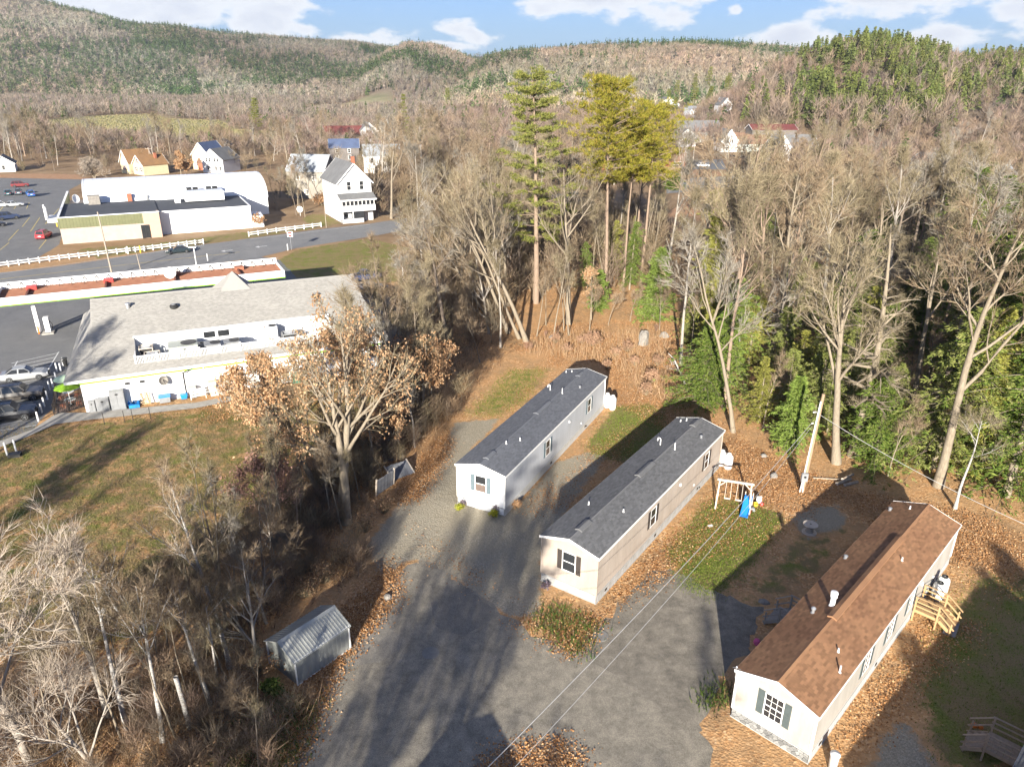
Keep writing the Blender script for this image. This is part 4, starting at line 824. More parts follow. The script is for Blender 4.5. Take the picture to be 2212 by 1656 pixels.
def hvac(label, x, y, w, d, h, kind='fan', m_=STEEL):
    t = thing('cooling_unit', label, 'cooling unit', (*S(x, y), WF), SRZ, 'cooling units on the roof terrace')
    if kind == 'frame':
        fm = MB()
        for a in (0, w):
            for b in (0, d): fm.bar((a, b, 0), (a, b, h), .07)
        for z in (.45, h):
            for p, q_ in (((0, 0), (w, 0)), ((w, 0), (w, d)), ((w, d), (0, d)), ((0, d), (0, 0))): fm.bar((*p, z), (*q_, z), .08, .12)
        part('frame', fm, m_, t); part('coil', MB().box(.1, w - .1, .1, d - .1, .5, h - .1), DARKMET, t); part('fan', MB().lathe([(.05, h - .08), (w * .36, h - .08), (w * .38, h + .03), (w * .33, h + .03)], w / 2, d / 2, 16), GALV, t)
    else:
        part('cabinet', MB().box(0, w, 0, d, .1, h).box(-.03, w + .03, -.03, d + .03, h, h + .05), m_, t)
        part('fan_grille', MB().lathe([(.04, h + .05), (min(w, d) * .33, h + .05), (min(w, d) * .36, h + .12), (min(w, d) * .3, h + .12)], w * .7, d * .5, 16), DARKMET, t)
        lv = MB()
        for k in range(6): lv.box(.1, w * .45, -.02, 0, .25 + k * (h - .4) / 6, .3 + k * (h - .4) / 6)
        part('louvre', lv, GALV, t)
GREENISH = mat('pale_green_enamel', (.42, .44, .38), None, 2, .5)
hvac('open framed cooling unit at the left end of the roof terrace, rear one', 5.7, 3.0, 1.3, 1.3, 1.3, 'frame', WOOD_PALE); hvac('open framed cooling unit at the left end of the roof terrace, front one', 6.2, 1.2, 1.5, 1.3, 1.05, 'frame', WOOD_PALE); hvac('large pale green cooling unit with a round fan on the roof terrace', 8.6, 1.7, 2.9, 2.3, 1.4, 'cab', GREENISH)
hvac('gray cooling unit behind the leafy branches, left one of the twin units', 12.2, 1.6, 1.6, 1.6, 1.2); hvac('gray cooling unit behind the leafy branches, right one of the twin units', 14.2, 1.6, 1.6, 1.6, 1.2); hvac('tall white cabinet unit under the terrace wall right of the twin units', 18.6, 3.2, 1.5, 1.2, 1.9, 'cab', WHITE); hvac('dark compressor unit at the right of the white cabinet unit', 20.6, 2.4, 1.6, 1.3, 1.1, 'frame', STEEL); hvac('dark compressor unit next to the large pale green unit', 4.9 + 6.7, .95 + 2.0, .55, .9, 1.0)
for k, (x, w) in enumerate(((12.3, 1.2), (13.8, 1.2))): part('terrace_window', MB().box(x, x + w, WY1 - .03, WY1 - .002, 4.9, 5.6), GLASS, shop)
# things on and along the south wall
for x in (4.0, 5.4): part('wall_light', MB().prism([(0, 2.6), (-.22, 2.55), (-.22, 2.42), (0, 2.35)], x, x + .35, 'x') if False else MB().box(x, x + .35, -.25, 0, 2.45, 2.65), DARKMET, shop)
dsh = thing('satellite_dish', 'round tan satellite dish fixed to the shop wall under the lime band', 'satellite dish', (*S(7.6, -.5), 2.45), SRZ); part('dish', MB().lathe([(.01, 0), (.2, .03), (.42, .12), (.5, .2), (.47, .21), (.2, .06)], n=20), ROCK, dsh); dsh.rotation_euler = (radians(70), 0, SRZ + .4); part('arm', MB().bar((0, .1, .1), (0, -.3, .5), .05).bar((0, 0, 0), (0, -.3, -.45), .07), DARKMET, dsh)
part('downpipe', MB().path([(9.6, -.08, 0), (9.6, -.08, 2.9), (9.6, -.5, 3.0), (10.3, -.5, 3.35)], .06, 6), DARKMET, shop, label='dark downpipe on the white shop wall'); part('downpipe', MB().tube((11.7, -.08, 0), (11.7, -.08, 3.3), .05, n=6), TRIM, shop)
def cabinet(label, x, w, d, h):
    t = thing('electric_cabinet', label, 'electric cabinet', (*S(x, -d - .02), 0), SRZ, 'electric cabinets at the shop wall'); part('case', MB().box(0, w, 0, d, .1, h).box(-.05, w + .05, -.05, d, 0, .1), STEEL, t); part('door', MB().box(.05, w / 2 - .01, -.025, 0, .2, h - .1).box(w / 2 + .01, w - .05, -.025, 0, .2, h - .1), STEEL, t); part('vent', MB().box(w * .4, w * .6, -.04, -.026, h - .4, h - .25), DARKMET, t)
cabinet('narrow low gray cabinet at the shop corner', .35, .6, .5, 1.3); cabinet('medium gray cabinet between the narrow one and the tall one', 1.05, 1.2, .6, 1.45); cabinet('tall gray transformer cabinet beside the blue tarp', 2.4, 1.35, .8, 2.1)
TARP = mat('blue_tarp', (.03, .25, .60), (.02, .16, .45), 2, .45)
m = MB(); r3 = random.Random(8); vs_ = []
for j in range(5):
    for i in range(7): vs_.append((i * .2, j * .2, (.9, .75, .8, .55, .15)[j] * (.5 + .5 * sin(i * 1.3 + .5) ** 2) + r3.uniform(0, .08)))
m.add(vs_, [(j * 7 + i, j * 7 + i + 1, j * 7 + i + 8, j * 7 + i + 7) for j in range(4) for i in range(6)]); m.box(.1, 1.1, .1, .75, 0, .35)
solid('tarp_pile', 'crumpled bright blue tarp heap beside the tall gray cabinet', 'tarp', m, TARP, (*S(3.9, -.95), 0), SRZ)
t = thing('pallet', 'wooden pallet leaning upright against the shop wall beside the blue tarp', 'pallet', (*S(5.6, -.55), .12), SRZ); t.rotation_euler = (-.25, 0, SRZ - .2)
sl = MB().box(-.5, .5, -.012, .012, 0, .09).mesh('slat', WOOD_NEW)
for k in range(7): link('slat', sl, t, (0, 0, .02 + k * .19))
part('stringer', MB().box(-.5, -.42, .013, .11, 0, 1.25).box(-.04, .04, .013, .11, 0, 1.25).box(.42, .5, .013, .11, 0, 1.25), WOOD_OLD, t)
def crate(label, x, y, w, d, h, body, lid):
    t = thing('storage_bin', label, 'storage bin', (*S(x, y), .12), SRZ, 'bins along the shop wall'); part('body', MB().prism([(.04, 0), (w - .04, 0), (w, h), (0, h)], 0, d), body, t); part('lid', MB().box(-.04, w + .04, -.04, d + .04, h, h + .14), lid, t)
crate('gray bin with bright blue lid on the walk along the shop wall', 6.9, -.95, 1.1, .75, .6, STEEL, BLUE); crate('small dark blue bin at the foot of the dark downpipe', 9.0, -.65, .65, .45, .35, BLUE, BLUE); crate('gray bin near the wooden planters, right of the downpipe', 9.9, -.8, .7, .6, 1.1, STEEL, GREENISH); crate('green bin at the foot of the wall behind the oak leaves', 20.6, -1.0, .9, .8, .9, GREEN, GREEN)
for k, (x, y, lb) in enumerate(((10.0, -1.3, 'white wire rack standing on the walk right of the small blue bin'), (17.0, -1.2, 'pale timber rack against the shop wall behind the oak leaves'))):
    t = thing('rack', lb, 'rack', (*S(x, y), .12), SRZ); fm = MB(); h_ = 1.0 if k == 0 else 1.9; wd = 1.5
    for a in (0, wd):
        for b in (0, .6): fm.bar((a, b, 0), (a, b, h_), .05)
    part('frame', fm, TRIM if k == 0 else WOOD_PALE, t)
    for z in (.35, .7, h_): part('shelf', MB().box(0, wd, 0, .6, z - .02, z + .02), TRIM if k == 0 else WOOD_PALE, t)
t = thing('planter', 'stack of pale wooden boxes and dry vines beside the wire rack', 'planter', (*S(11.9, -1.1), .12), SRZ)
for k in range(4): part('box', MB().box(0, .8, 0, .7, k * .42, k * .42 + .38), WOOD_PALE, t, (rs.uniform(-.08, .08), rs.uniform(-.05, .05), 0))
t = thing('wagon_wheel', 'round wooden wheel leaning beside the pale wooden boxes', 'wheel', (*S(13.3, -1.15), .75), SRZ); t.rotation_euler = (radians(75), 0, SRZ)
part('rim', MB().lathe([(.5, -.03), (.6, -.03), (.6, .03), (.5, .03)], n=22), WOOD_OLD, t)
for k in range(6): a = k * pi / 3; part('spoke', MB().bar((0, 0, 0), (.52 * cos(a), .52 * sin(a), 0), .04), WOOD_OLD, t)

# ------------------------------------------------------------------ pump canopy
cz = thing('pump_canopy', 'long white pump canopy with lime edge, rust orange deck and bracing', 'canopy', (*S(-11.2, 28.1), 0), SRZ + radians(1.9)); CL, CW = 36.0, 6.9; C0, C1 = 4.85, 5.95
m = MB().box(0, CL, 0, .12, C0 + .14, C1).box(0, CL, CW - .12, CW, C0 + .14, C1 + .45).box(0, .12, .12, CW - .12, C0 + .14, C1).box(CL - .12, CL, .12, CW - .12, C0 + .14, C1); part('fascia', m, WHITE, cz)
m = MB().box(-.02, CL + .02, -.02, .1, C0, C0 + .139).box(-.02, CL + .02, CW - .1, CW + .02, C0, C0 + .139).box(-.02, .1, .1, CW - .1, C0, C0 + .139).box(CL - .1, CL + .02, .1, CW - .1, C0, C0 + .139); part('lime_edge', m, LIME, cz)
dk = MB(); n = 22
for k in range(n): y = .14 + k * (CW - .28) / n; dk.prism([(y, 5.46), (y + .03, 5.54), (y + .16, 5.54), (y + .19, 5.46), (y + (CW - .28) / n, 5.46), (y + (CW - .28) / n, 5.43), (y, 5.43)], .14, CL - .14, 'x')
part('deck', dk, RUST, cz); part('soffit', MB().box(.1, CL - .1, .1, CW - .1, 4.88, 4.93), WHITE, cz)
bs = MB().bar((0, CW - .15, C1 + .3), (0, CW - 1.4, 5.5), .06).bar((0, CW - .15, C1 + .3), (.45, CW - .5, 5.5), .05).bar((0, CW - .15, C1 + .3), (-.45, CW - .5, 5.5), .05).mesh('brace', DARKMET)
for k in range(24): link('brace', bs, cz, (.9 + k * 1.5, 0, 0))
bs2 = MB().bar((0, .15, C1 - .08), (.2, 1.5, 5.5), .06).mesh('brace', DARKMET)
for k in range(24): link('brace', bs2, cz, (.9 + k * 1.5, 0, 0))
bm_ = MB().box(-.11, .11, .3, CW - .3, 5.54, 5.8).mesh('cross_beam', mat('rusty_beam', (.20, .075, .045), None, 2, .8))
for x in (3.4, 12.6, 21.3, 30.0): link('cross_beam', bm_, cz, (x, 0, 0)); part('light_box', MB().box(x - .3, x + .9, 4.6, 5.8, 5.54, 6.0), RED if x in (3.4, 12.6) else BRICK, cz)
for x in (3.6, 17.6, 31.5):
    c = part('column', MB().box(x - .22, x + .22, 2.9, 3.3, .15, 4.9), WHITE, cz); part('column_guard', MB().tube((x, 2.6, 0), (x, 2.6, 1.0), .1, n=8), ORANGE, c)
cd = thing('satellite_dish', 'white round satellite dish standing on the canopy deck', 'satellite dish', (*S(9.4, 32.6), 6.3), SRZ); cd.rotation_euler = (radians(78), 0, SRZ + .2); part('dish', MB().lathe([(.01, 0), (.35, .05), (.7, .18), (.82, .3), (.78, .31), (.35, .09)], n=24), WHITE, cd); part('mast', MB().bar((0, -.1, -.05), (0, -.85, -.2), .1), DARKMET, cd)
for k, (x, lb) in enumerate(((3.7, 'left'), (17.7, 'middle'), (31.6, 'right'))):
    px_ = (-11.2 + x * cos(radians(1.9)) + .9, 28.1 + x * sin(radians(1.9)) + 3.0)
    t = thing('fuel_pump', 'white fuel pump with dark hose beside the ' + lb + ' canopy column', 'fuel pump', (*S(*px_), 0), SRZ); part('cabinet', MB().box(-.3, .3, -.45, .45, .15, 2.1), WHITE, t); part('screen', MB().box(.3, .32, -.3, .3, 1.2, 1.7), GLASS, t); part('hose', MB().path([(.33, .2, 1.5), (.55, .25, 1.0), (.5, .2, .4), (.35, .1, .9)], .03, 6), DARKMET, t); part('base', MB().box(-.7, .7, -1.3, 1.3, 0, .15), CONC, t)

# ------------------------------------------------------------------ patio fence, umbrella, bollards, marked bay, walk lamps
FEN = mat('black_iron', (.035, .03, .028), None, 3, .5)
def ironfence(label, a, b, h=1.25, gate=None):
    t = thing('iron_fence', label, 'fence', a, atan2(b[1] - a[1], b[0] - a[0])); l = hypot(b[0] - a[0], b[1] - a[1]); fm = MB().bar((0, 0, h), (l, 0, h), .06).bar((0, 0, .15), (l, 0, .15), .05); part('rail', fm, FEN, t)
    pk = MB().box(-.014, .014, -.014, .014, .1, h).mesh('picket', FEN); n_ = int(l / .16)
    for k in range(1, n_): link('picket', pk, t, (k * l / n_, 0, 0))
    for x_ in (0, l / 2, l): part('post', MB().box(x_ - .05, x_ + .05, -.05, .05, 0, h + .15), FEN, t)
f0 = at(118, 898); f1 = at(182, 879); f2 = at(124, 850)
ironfence('black iron fence in front of the small patio at the shop corner', f0, f1); ironfence('black iron fence along the bollard side of the small patio', f0, f2)
sheet('patio', [f0, f1, at(178, 850), at(128, 845)], .02, mat('brick_patio', (.30, .22, .17), (.22, .15, .12), 3, .9), 1, .02)
def umbrella(label, px, py, z, r, m_):
    x, y = at(px, py, z); t = thing('patio_umbrella', label, 'umbrella', (x, y), 0, 'umbrellas on the patio'); m = MB(); n_ = 8; vs_ = []
    for rr, zz in ((.03, z + .35), (r * .5, z + .2), (r, z - .05), (r * 1.0, z - .14)): vs_ += [(rr * cos(2 * pi * i / n_), rr * sin(2 * pi * i / n_), zz) for i in range(n_)]
    m.add(vs_, [(j * n_ + i, j * n_ + (i + 1) % n_, (j + 1) * n_ + (i + 1) % n_, (j + 1) * n_ + i) for j in range(3) for i in range(n_)]); part('canopy', m, m_, t); part('pole', MB().tube((0, 0, 0), (0, 0, z + .35), .03, n=6), TRIM, t); part('base', MB().lathe([(.3, 0), (.28, .12), (.05, .14)], n=12), DARKMET, t)
    part('table', MB().lathe([(.001, .68), (.55, .68), (.55, .72), (.001, .72)], n=16), TRIM, t)
    for a_ in (0, 2.1, 4.2):
        c = part('stool', MB().box(-.2, .2, -.2, .2, .4, .45).box(-.17, -.13, -.17, -.13, 0, .4).box(.13, .17, .13, .17, 0, .4).box(-.17, -.13, .13, .17, 0, .4).box(.13, .17, -.17, -.13, 0, .4), BRICK, t, (.85 * cos(a_), .85 * sin(a_), 0))
umbrella('lime green patio umbrella over a table at the shop corner', 144, 834, 2.2, 1.25, mat('lime_canvas', (.30, .52, .03), (.24, .44, .03), 2, .7)); umbrella('pale mint patio umbrella half under the eave behind the lime one', 140, 816, 2.3, 1.15, mat('mint_canvas', (.45, .58, .42), None, 2, .7))
bol = MB().lathe([(.085, 0), (.085, 1.0), (.06, 1.05), (.005, 1.07)], n=10).mesh('bollard', PVC); 
for k, (px, py, lb) in enumerate(((83.4, 909.6, 'nearest the sidewalk end of the row'), (91, 891.5, 'second from the sidewalk end'), (96.6, 877.8, 'in front of the black car bonnet corner'), (103.5, 863, 'just ahead of the brown car bumper'), (108, 842, 'beside the brown car bonnet'), (115, 836, 'between the brown car and the lime umbrella'), (122, 822, 'just ahead of the silver car'), (123.5, 802, 'at the lower corner of the hatched bay'), (132, 802, 'right of the hatched bay corner'), (137.7, 790, 'farthest up the row near the waste bin'))):
    o = link('bollard', bol, None, (*at(px, py), 0)); tag(o, 'white bollard ' + lb, 'bollard', 'white bollards in front of the parked cars')
for px, py, lb in ((16, 983, 'left of the pair standing in the lawn by the walk'), (36, 977, 'right of the pair standing in the lawn by the walk'), (622, 541, "beside the red round road sign"), (449, 563, 'at the far kerb of the shop exit')):
    o = link('bollard', bol, None, (*at(px, py), 0)); tag(o, 'white marker post ' + lb, 'bollard'); o.scale = (1, 1, 1.25)
solid('lawn_box', 'dark flat box at the foot of the marker posts in the lawn', 'box', MB().box(-.5, .5, -.35, .35, 0, .3), DARKMET, (*at(33, 985), 0), .3)
t = thing('waste_bin', 'black waste bin with round lid at the shop walk corner', 'waste bin', at(142, 790)); part('body', MB().lathe([(.22, 0), (.28, .8), (.24, .8), (.2, .05)], n=14), DARKMET, t); part('lid', MB().lathe([(.36, .95), (.33, 1.02), (.05, 1.06)], n=14), DARKMET, t); part('stay', MB().tube((.2, 0, .7), (.25, 0, 1.0), .02).tube((-.2, 0, .7), (-.25, 0, 1.0), .02), DARKMET, t)
for k in range(6):
    stripe('hatch_line', at(24 + k * 1.5, 785 + 7 * k), at(127 - k * 5, 762 + 9 * k), .14, .019, PAINT_W)
stripe('hatch_edge', at(18, 815), at(38, 780), .14, .021, PAINT_W); stripe('hatch_edge', at(127, 760), at(96, 812), .14, .021, PAINT_W)
for a, b in (((0, 835), (118, 812)), ((0, 878), (105, 862)), ((0, 918), (85, 900)), ((0, 930), (80, 918))): stripe('bay_line', at(*a), at(*b), .12, .019, PAINT_W)
for px, py, od in ((226, 904, 'leftmost'), (270, 900, 'second'), (288, 897, 'third'), (326, 893, 'rightmost')):
    o = solid('reflector_stake', od + ' thin dark stake from the left along the grass edge of the shop walk', 'stake', MB().tube((0, 0, 0), (0, 0, 1.3), .03, n=6), DARKMET, (*at(px, py + 12), 0), 0, 'stakes along the shop walk')

# ------------------------------------------------------------------ road signs, lamps, white rail fences
def railfence(label, pts, n_, cap=1.05):
    t = thing('rail_fence', label, 'fence', pts[0]); W_ = [Vector((*p, 0)) - Vector((*pts[0], 0)) for p in pts]; seg = [(W_[i + 1] - W_[i]).length for i in range(len(W_) - 1)]; tot = sum(seg)
    def pos(d):
        for i, s in enumerate(seg):
            if d <= s or i == len(seg) - 1: return W_[i].lerp(W_[i + 1], d / s)
            d -= s
    pm = MB().box(-.09, .09, -.09, .09, 0, cap).box(-.11, .11, -.11, .11, cap, cap + .04).mesh('post', PVC); P_ = [pos(tot * k / n_) for k in range(n_ + 1)]
    for p in P_: link('post', pm, t, p)
    for k in range(n_):
        for z in (.42, .85): part('rail', MB().bar(P_[k] + Vector((0, 0, z)), P_[k + 1] + Vector((0, 0, z)), .07, .17), PVC, t)
railfence('long white two-rail fence along the road in front of the supermarket', [at(-75, 586), at(0, 578), at(120, 563), at(250, 549), at(350, 538), at(440, 527)], 25); railfence('short white two-rail fence along the road towards the white house', [at(538, 511), at(600, 502), at(650, 496), at(694, 490)], 8)
t = thing('road_sign', 'round red no-entry sign on a thin post at the shop exit', 'road sign', at(630, 540)); part("post", MB().tube((0, 0, 0), (0, 0, 3.3), .045, n=6), GALV, t); pl = part('plate', MB().tube((0, -.05, 3.2), (0, -.08, 3.2), .5, n=24), RED, t); part('bar', MB().box(-.36, .36, -.095, -.082, 3.1, 3.28), WHITE, pl); part('face', MB().box(-.55, .55, -.048, -.03, 2.65, 3.75), WHITE, t)
t = thing('lot_lamp', 'white lamp post with flat square head beside the road verge', 'lamp post', at(425, 577)); part('post', MB().tube((0, 0, 0), (0, 0, 3.6), .09, n=8), PVC, t); part('head', MB().box(-.8, .5, -.25, .25, 3.6, 3.75), WHITE, t)
t = thing('lot_lamp', 'white lamp post with flat head on the grass right of the shop', 'lamp post', at(871, 607)); part('post', MB().tube((0, 0, 0), (0, 0, 2.8), .12, n=8), PVC, t); part('head', MB().box(-1.3, .4, -.2, .2, 2.8, 2.95), WHITE, t)
t = thing('garden_sign', 'small white oval board on a post in the house lawn', 'sign', at(649, 466)); part('post', MB().tube((0, 0, 0), (0, 0, 1.2), .05, n=6), PVC, t); part('board', MB().tube((0, -.04, 1.6), (0, .04, 1.6), .75, n=14), WHITE, t)
upole('pale thin pole in front of the white clapboard house', 705, 492, 8.0, r=.07)
# ------------------------------------------------------------------ supermarket beyond the road
O = at(137, 528); MRZ = radians(27)
def MK(x, y): return (O[0] + x * cos(MRZ) - y * sin(MRZ), O[1] + x * sin(MRZ) + y * cos(MRZ))
OLIVE = mat('olive_metal_band', (.16, .165, .085), (.13, .135, .07), 1, .6); BUFF = mat('buff_block', (.40, .335, .285), (.35, .295, .25), .8, .85); TAN = mat('tan_block', (.46, .33, .24), (.42, .30, .22), 1, .85); FLAT = mat('dark_flat_roof', (.075, .08, .09), (.055, .06, .07), .3, .9); ARCHM = mat('white_metal_roof', (.74, .76, .78), (.66, .68, .70), .25, .45)
mk = thing('supermarket', 'supermarket with white arched roof, dark flat roof and olive metal band', 'supermarket', O, MRZ)
part('wall', MB().box(0, 18.8, 0, 20, 0, 3.2).box(0, 4, 20, 42, 0, 3.2), BUFF, mk); part('wall_core', MB().box(.2, 18.6, .2, 20, 3.2, 5.0), BUFF, mk)
ob = MB().box(-.12, 15.6, -.12, .18, 3.2, 5.35).box(-.12, .18, .18, 42, 3.2, 5.35); part('olive_band', ob, OLIVE, mk)
rb = MB().box(0, .07, -.06, 0, 3.2, 5.35).mesh('band_rib', OLIVE)
for k in range(26): link('band_rib', rb, mk, (.1 + k * .6, -.12, 0))
rb2 = MB().box(-.06, 0, 0, .07, 3.2, 5.35).mesh('band_rib', OLIVE)
for k in range(45): link('band_rib', rb2, mk, (-.12, .4 + k * .92, 0))
part('parapet_cap', MB().box(-.18, 15.7, -.2, .25, 5.35, 5.5).box(-.18, .25, .25, 42, 5.35, 5.5).box(15.7, 18.9, -.25, .3, 5.35, 5.5), WHITE, mk); part('tan_bay', MB().box(15.6, 18.8, -.2, .3, 0, 5.35).box(18.4, 18.8, .3, 2.6, 0, 5.35), TAN, mk)
d = part('side_door', MB().box(15.0, 16.4, -.35, -.21, .1, 2.7), GLASS, mk); part('door_frame', MB().box(14.9, 15.0, -.38, -.2, 0, 2.85).box(16.4, 16.5, -.38, -.2, 0, 2.85).box(15.0, 16.4, -.38, -.2, 2.7, 2.85).box(15.66, 15.74, -.38, -.352, .1, 2.7), DARKMET, d)
part('annex_wall', MB().box(18.8, 38, 2.6, 20, 0, 4.9), WHITE, mk); part('annex_cap', MB().box(18.8, 38.1, 2.5, 2.8, 4.9, 5.05).box(37.8, 38.1, 2.8, 20, 4.9, 5.05), WHITE, mk)
part('flat_roof', MB().box(.2, 18.8, .26, 22, 5.0, 5.12).box(18.8, 37.8, 2.8, 22, 4.86, 4.98), FLAT, mk)
ar = []; ya, yb, ze, zp = 20.5, 43.0, 4.2, 9.2
for k in range(15): a = pi * k / 14; ar.append(((ya + yb) / 2 - (yb - ya) / 2 * cos(a) * (1 - .0 * sin(a)), ze + (zp - ze) * sin(a) ** .8))
m = MB(); nA = len(ar); vs_ = [(4.2, *p) for p in ar] + [(45.0, *p) for p in ar]; m.add(vs_, [(i, i + 1, nA + i + 1, nA + i) for i in range(nA - 1)]); part('arched_roof', m, ARCHM, mk, smooth=True)
sm = MB()
for k in range(nA - 1): sm.bar((0, ar[k][0], ar[k][1] + .01), (0, ar[k + 1][0], ar[k + 1][1] + .01), .06, .05)
sme = sm.mesh('roof_seam', ARCHM)
for k in range(22): link('roof_seam', sme, mk, (4.6 + k * 1.9, 0, 0))
part('arch_end', MB().prism([(ya, 0)] + ar + [(yb, 0)], 44.5, 44.8, 'x').prism([(ya, 0)] + ar + [(yb, 0)], 4.4, 4.7, 'x'), WHITE, mk); part('arch_wall', MB().box(4.4, 44.5, ya, ya + .2, 0, 4.3).box(4.4, 44.5, yb - .2, yb, 0, 4.3), WHITE, mk)
part('arch_trim', MB().box(44.81, 44.85, ya, yb, 4.0, 4.2), TRIM, mk); part('lean_to', MB().prism([(2.9, 0), (2.9, 2.6), (6.5, 3.0), (6.5, 0)], 38.01, 40.6, 'x'), WHITE, mk)
part('entry_canopy', MB().box(-2.6, -.13, 8, 14, 3.3, 4.0), WHITE, mk); part('entry_sign', MB().box(-2.9, -2.65, 8.4, 9.2, 3.9, 7.0).box(-2.9, -2.65, 9.6, 10.6, 3.9, 6.4).box(-2.9, -2.65, 11.0, 12.0, 3.9, 6.0), WHITE, mk)
def runit(label, x, y, w, d, h, z=5.12, m_=STEEL, legs=False):
    t = thing('rooftop_unit', label, 'rooftop unit', (*MK(x, y), z), MRZ, 'units on the supermarket roof'); b = MB().box(0, w, 0, d, .35 if legs else 0, h); part('case', b, m_, t); part('cap', MB().box(-.06, w + .06, -.06, d + .06, h, h + .08), m_, t)
    if legs: part('leg', MB().box(.1, .2, .1, .2, 0, .35).box(w - .2, w - .1, .1, .2, 0, .35), DARKMET, t)
    return t
runit('white box unit near the left end of the dark flat roof', 5.2, 18.0, 2.4, 1.8, 1.9, m_=ROCK); runit('brick-coloured chimney unit at the foot of the arched roof', 13.2, 20.0, 1.0, 1.0, 1.6, m_=BRICK); runit('small white unit in the middle of the dark flat roof', 23.0, 14.0, 1.2, 1.2, 1.5, 4.98, m_=TRIM); runit('slim vent box right of the brick-coloured chimney', 17.2, 20.4, .5, .5, 1.0)
t = runit('long white slatted screen housing on the right of the dark flat roof', 25.2, 12.6, 8.6, 4.2, 2.3, 4.98, ARCHM, True)
slm = MB().box(0, .1, -.05, -.01, .4, 2.25).mesh('slat', TRIM)
for k in range(28): link('slat', slm, t, (.1 + k * .305, 0, 0))
for k, x in enumerate((26.2, 27.6, 30.6, 32.0)): tt = runit('dark condenser fan number %s from the left behind the slatted screen' % ('one', 'two', 'three', 'four')[k], x, 18.6, 1.1, 1.4, 2.6, 4.98, DARKMET)
md = thing('satellite_dish', 'white satellite dish at the left end of the dark supermarket roof', 'satellite dish', (*MK(2.6, 20.5), 6.3), MRZ); md.rotation_euler = (radians(80), 0, MRZ + .8); part('dish', MB().lathe([(.01, 0), (.5, .07), (1.0, .28), (.95, .3), (.5, .1)], n=20), WHITE, md); part('mast', MB().bar((0, -.2, -.1), (0, -1.2, -.3), .12), DARKMET, md)
t = thing('cart_corral', 'yellow metal cart corral by the supermarket front', 'cart corral', at(152, 494), MRZ); m = MB()
for x in (0, 1.6): m.bar((x, 0, 0), (x, 0, 1.1), .12); m.bar((x, -1.5, 0), (x, -1.5, 1.1), .12); m.bar((x, 0, 1.05), (x, -1.5, 1.05), .12); m.bar((x, 0, .5), (x, -1.5, .5), .12)
m.bar((0, 0, 1.05), (1.6, -1.5, .2), .1); part('frame', m, YEL, t)
for k, (px, py) in enumerate(((124, 490), (128, 482), (132, 474), (135, 466), (140, 458))):
    o = solid('bollard', ('nearest', 'second nearest', 'middle', 'second farthest', 'farthest')[k] + ' yellow bollard of the row before the supermarket front', 'bollard', MB().lathe([(.12, 0), (.12, 1.1), (.02, 1.15)], n=8), YEL, (*at(px, py), 0), 0, 'yellow bollards at the supermarket')
for px, py, lb in ((277, 548, 'left'), (304, 546, 'right')): solid('bollard', 'short ' + ('tan' if lb == 'left' else 'yellowish') + ' post behind the white fence near the utility pole', 'bollard', MB().lathe([(.12, 0), (.12, 1.4), (.02, 1.45)], n=8), TRIM if lb == 'left' else YEL, (*at(px, py), 0))
for (a, b) in (((0, 455), (12, 440)), ((30, 452), (38, 440)), ((57, 451), (63, 438)), ((0, 540), (20, 524)), ((84, 538), (100, 518)), ((98, 484), (128, 450)), ((66, 500), (86, 470)), ((48, 490), (64, 470)), ((18, 520), (40, 496))): stripe('bay_line', at(*a), at(*b), .16, .02, PAINT_Y)

# ------------------------------------------------------------------ houses
def house(name, label, loc, rz, w, l, eh, rh, wallm, roofm, wins=(), trim=TRIM, ov=.35, chimney=None, cat='house', shut=None):
    t = thing(name, label, cat, loc, rz); part('wall', MB().prism([(-w / 2, 0), (w / 2, 0), (w / 2, eh), (0, rh - .12), (-w / 2, eh)], 0, l, 'y'), wallm, t)
    m = MB(); sl = (rh - eh) / (w / 2)
    m.prism([(-w / 2 - ov, eh - sl * ov), (0, rh), (w / 2 + ov, eh - sl * ov), (w / 2 + ov, eh - sl * ov + .16), (0, rh + .18), (-w / 2 - ov, eh - sl * ov + .16)], -ov, l + ov); roof = part('roof', m, roofm, t)
    f = MB()
    for y in (-ov - .03, l + ov + .03):
        for s in (1, -1): f.bar((s * (w / 2 + ov), y, eh - sl * ov + .02), (0, y, rh + .04), .05, .24)
    part('bargeboard', f, trim, t)
    for face, u, z0, ww, hh in wins:
        g = fmap(face, w, l); window(t, g, u, z0, z0 + hh, ww, trim, fw=.12, d=.06)
        if shut: shutter(t, g, u - ww / 2 - .55, u - ww / 2 - .14, z0 - .1, z0 + hh + .1, shut); shutter(t, g, u + ww / 2 + .14, u + ww / 2 + .55, z0 - .1, z0 + hh + .1, shut)
    if chimney: cx, cy, ch = chimney; part('chimney', MB().box(cx - .4, cx + .4, cy - .4, cy + .4, rh - 1.2, rh + ch), BRICK, t)
    return t
def face_to(a, b):
    """rotation that turns a house front (local -y) so its front runs from a (left) to b (right)"""
    return atan2(b[1] - a[1], b[0] - a[0])
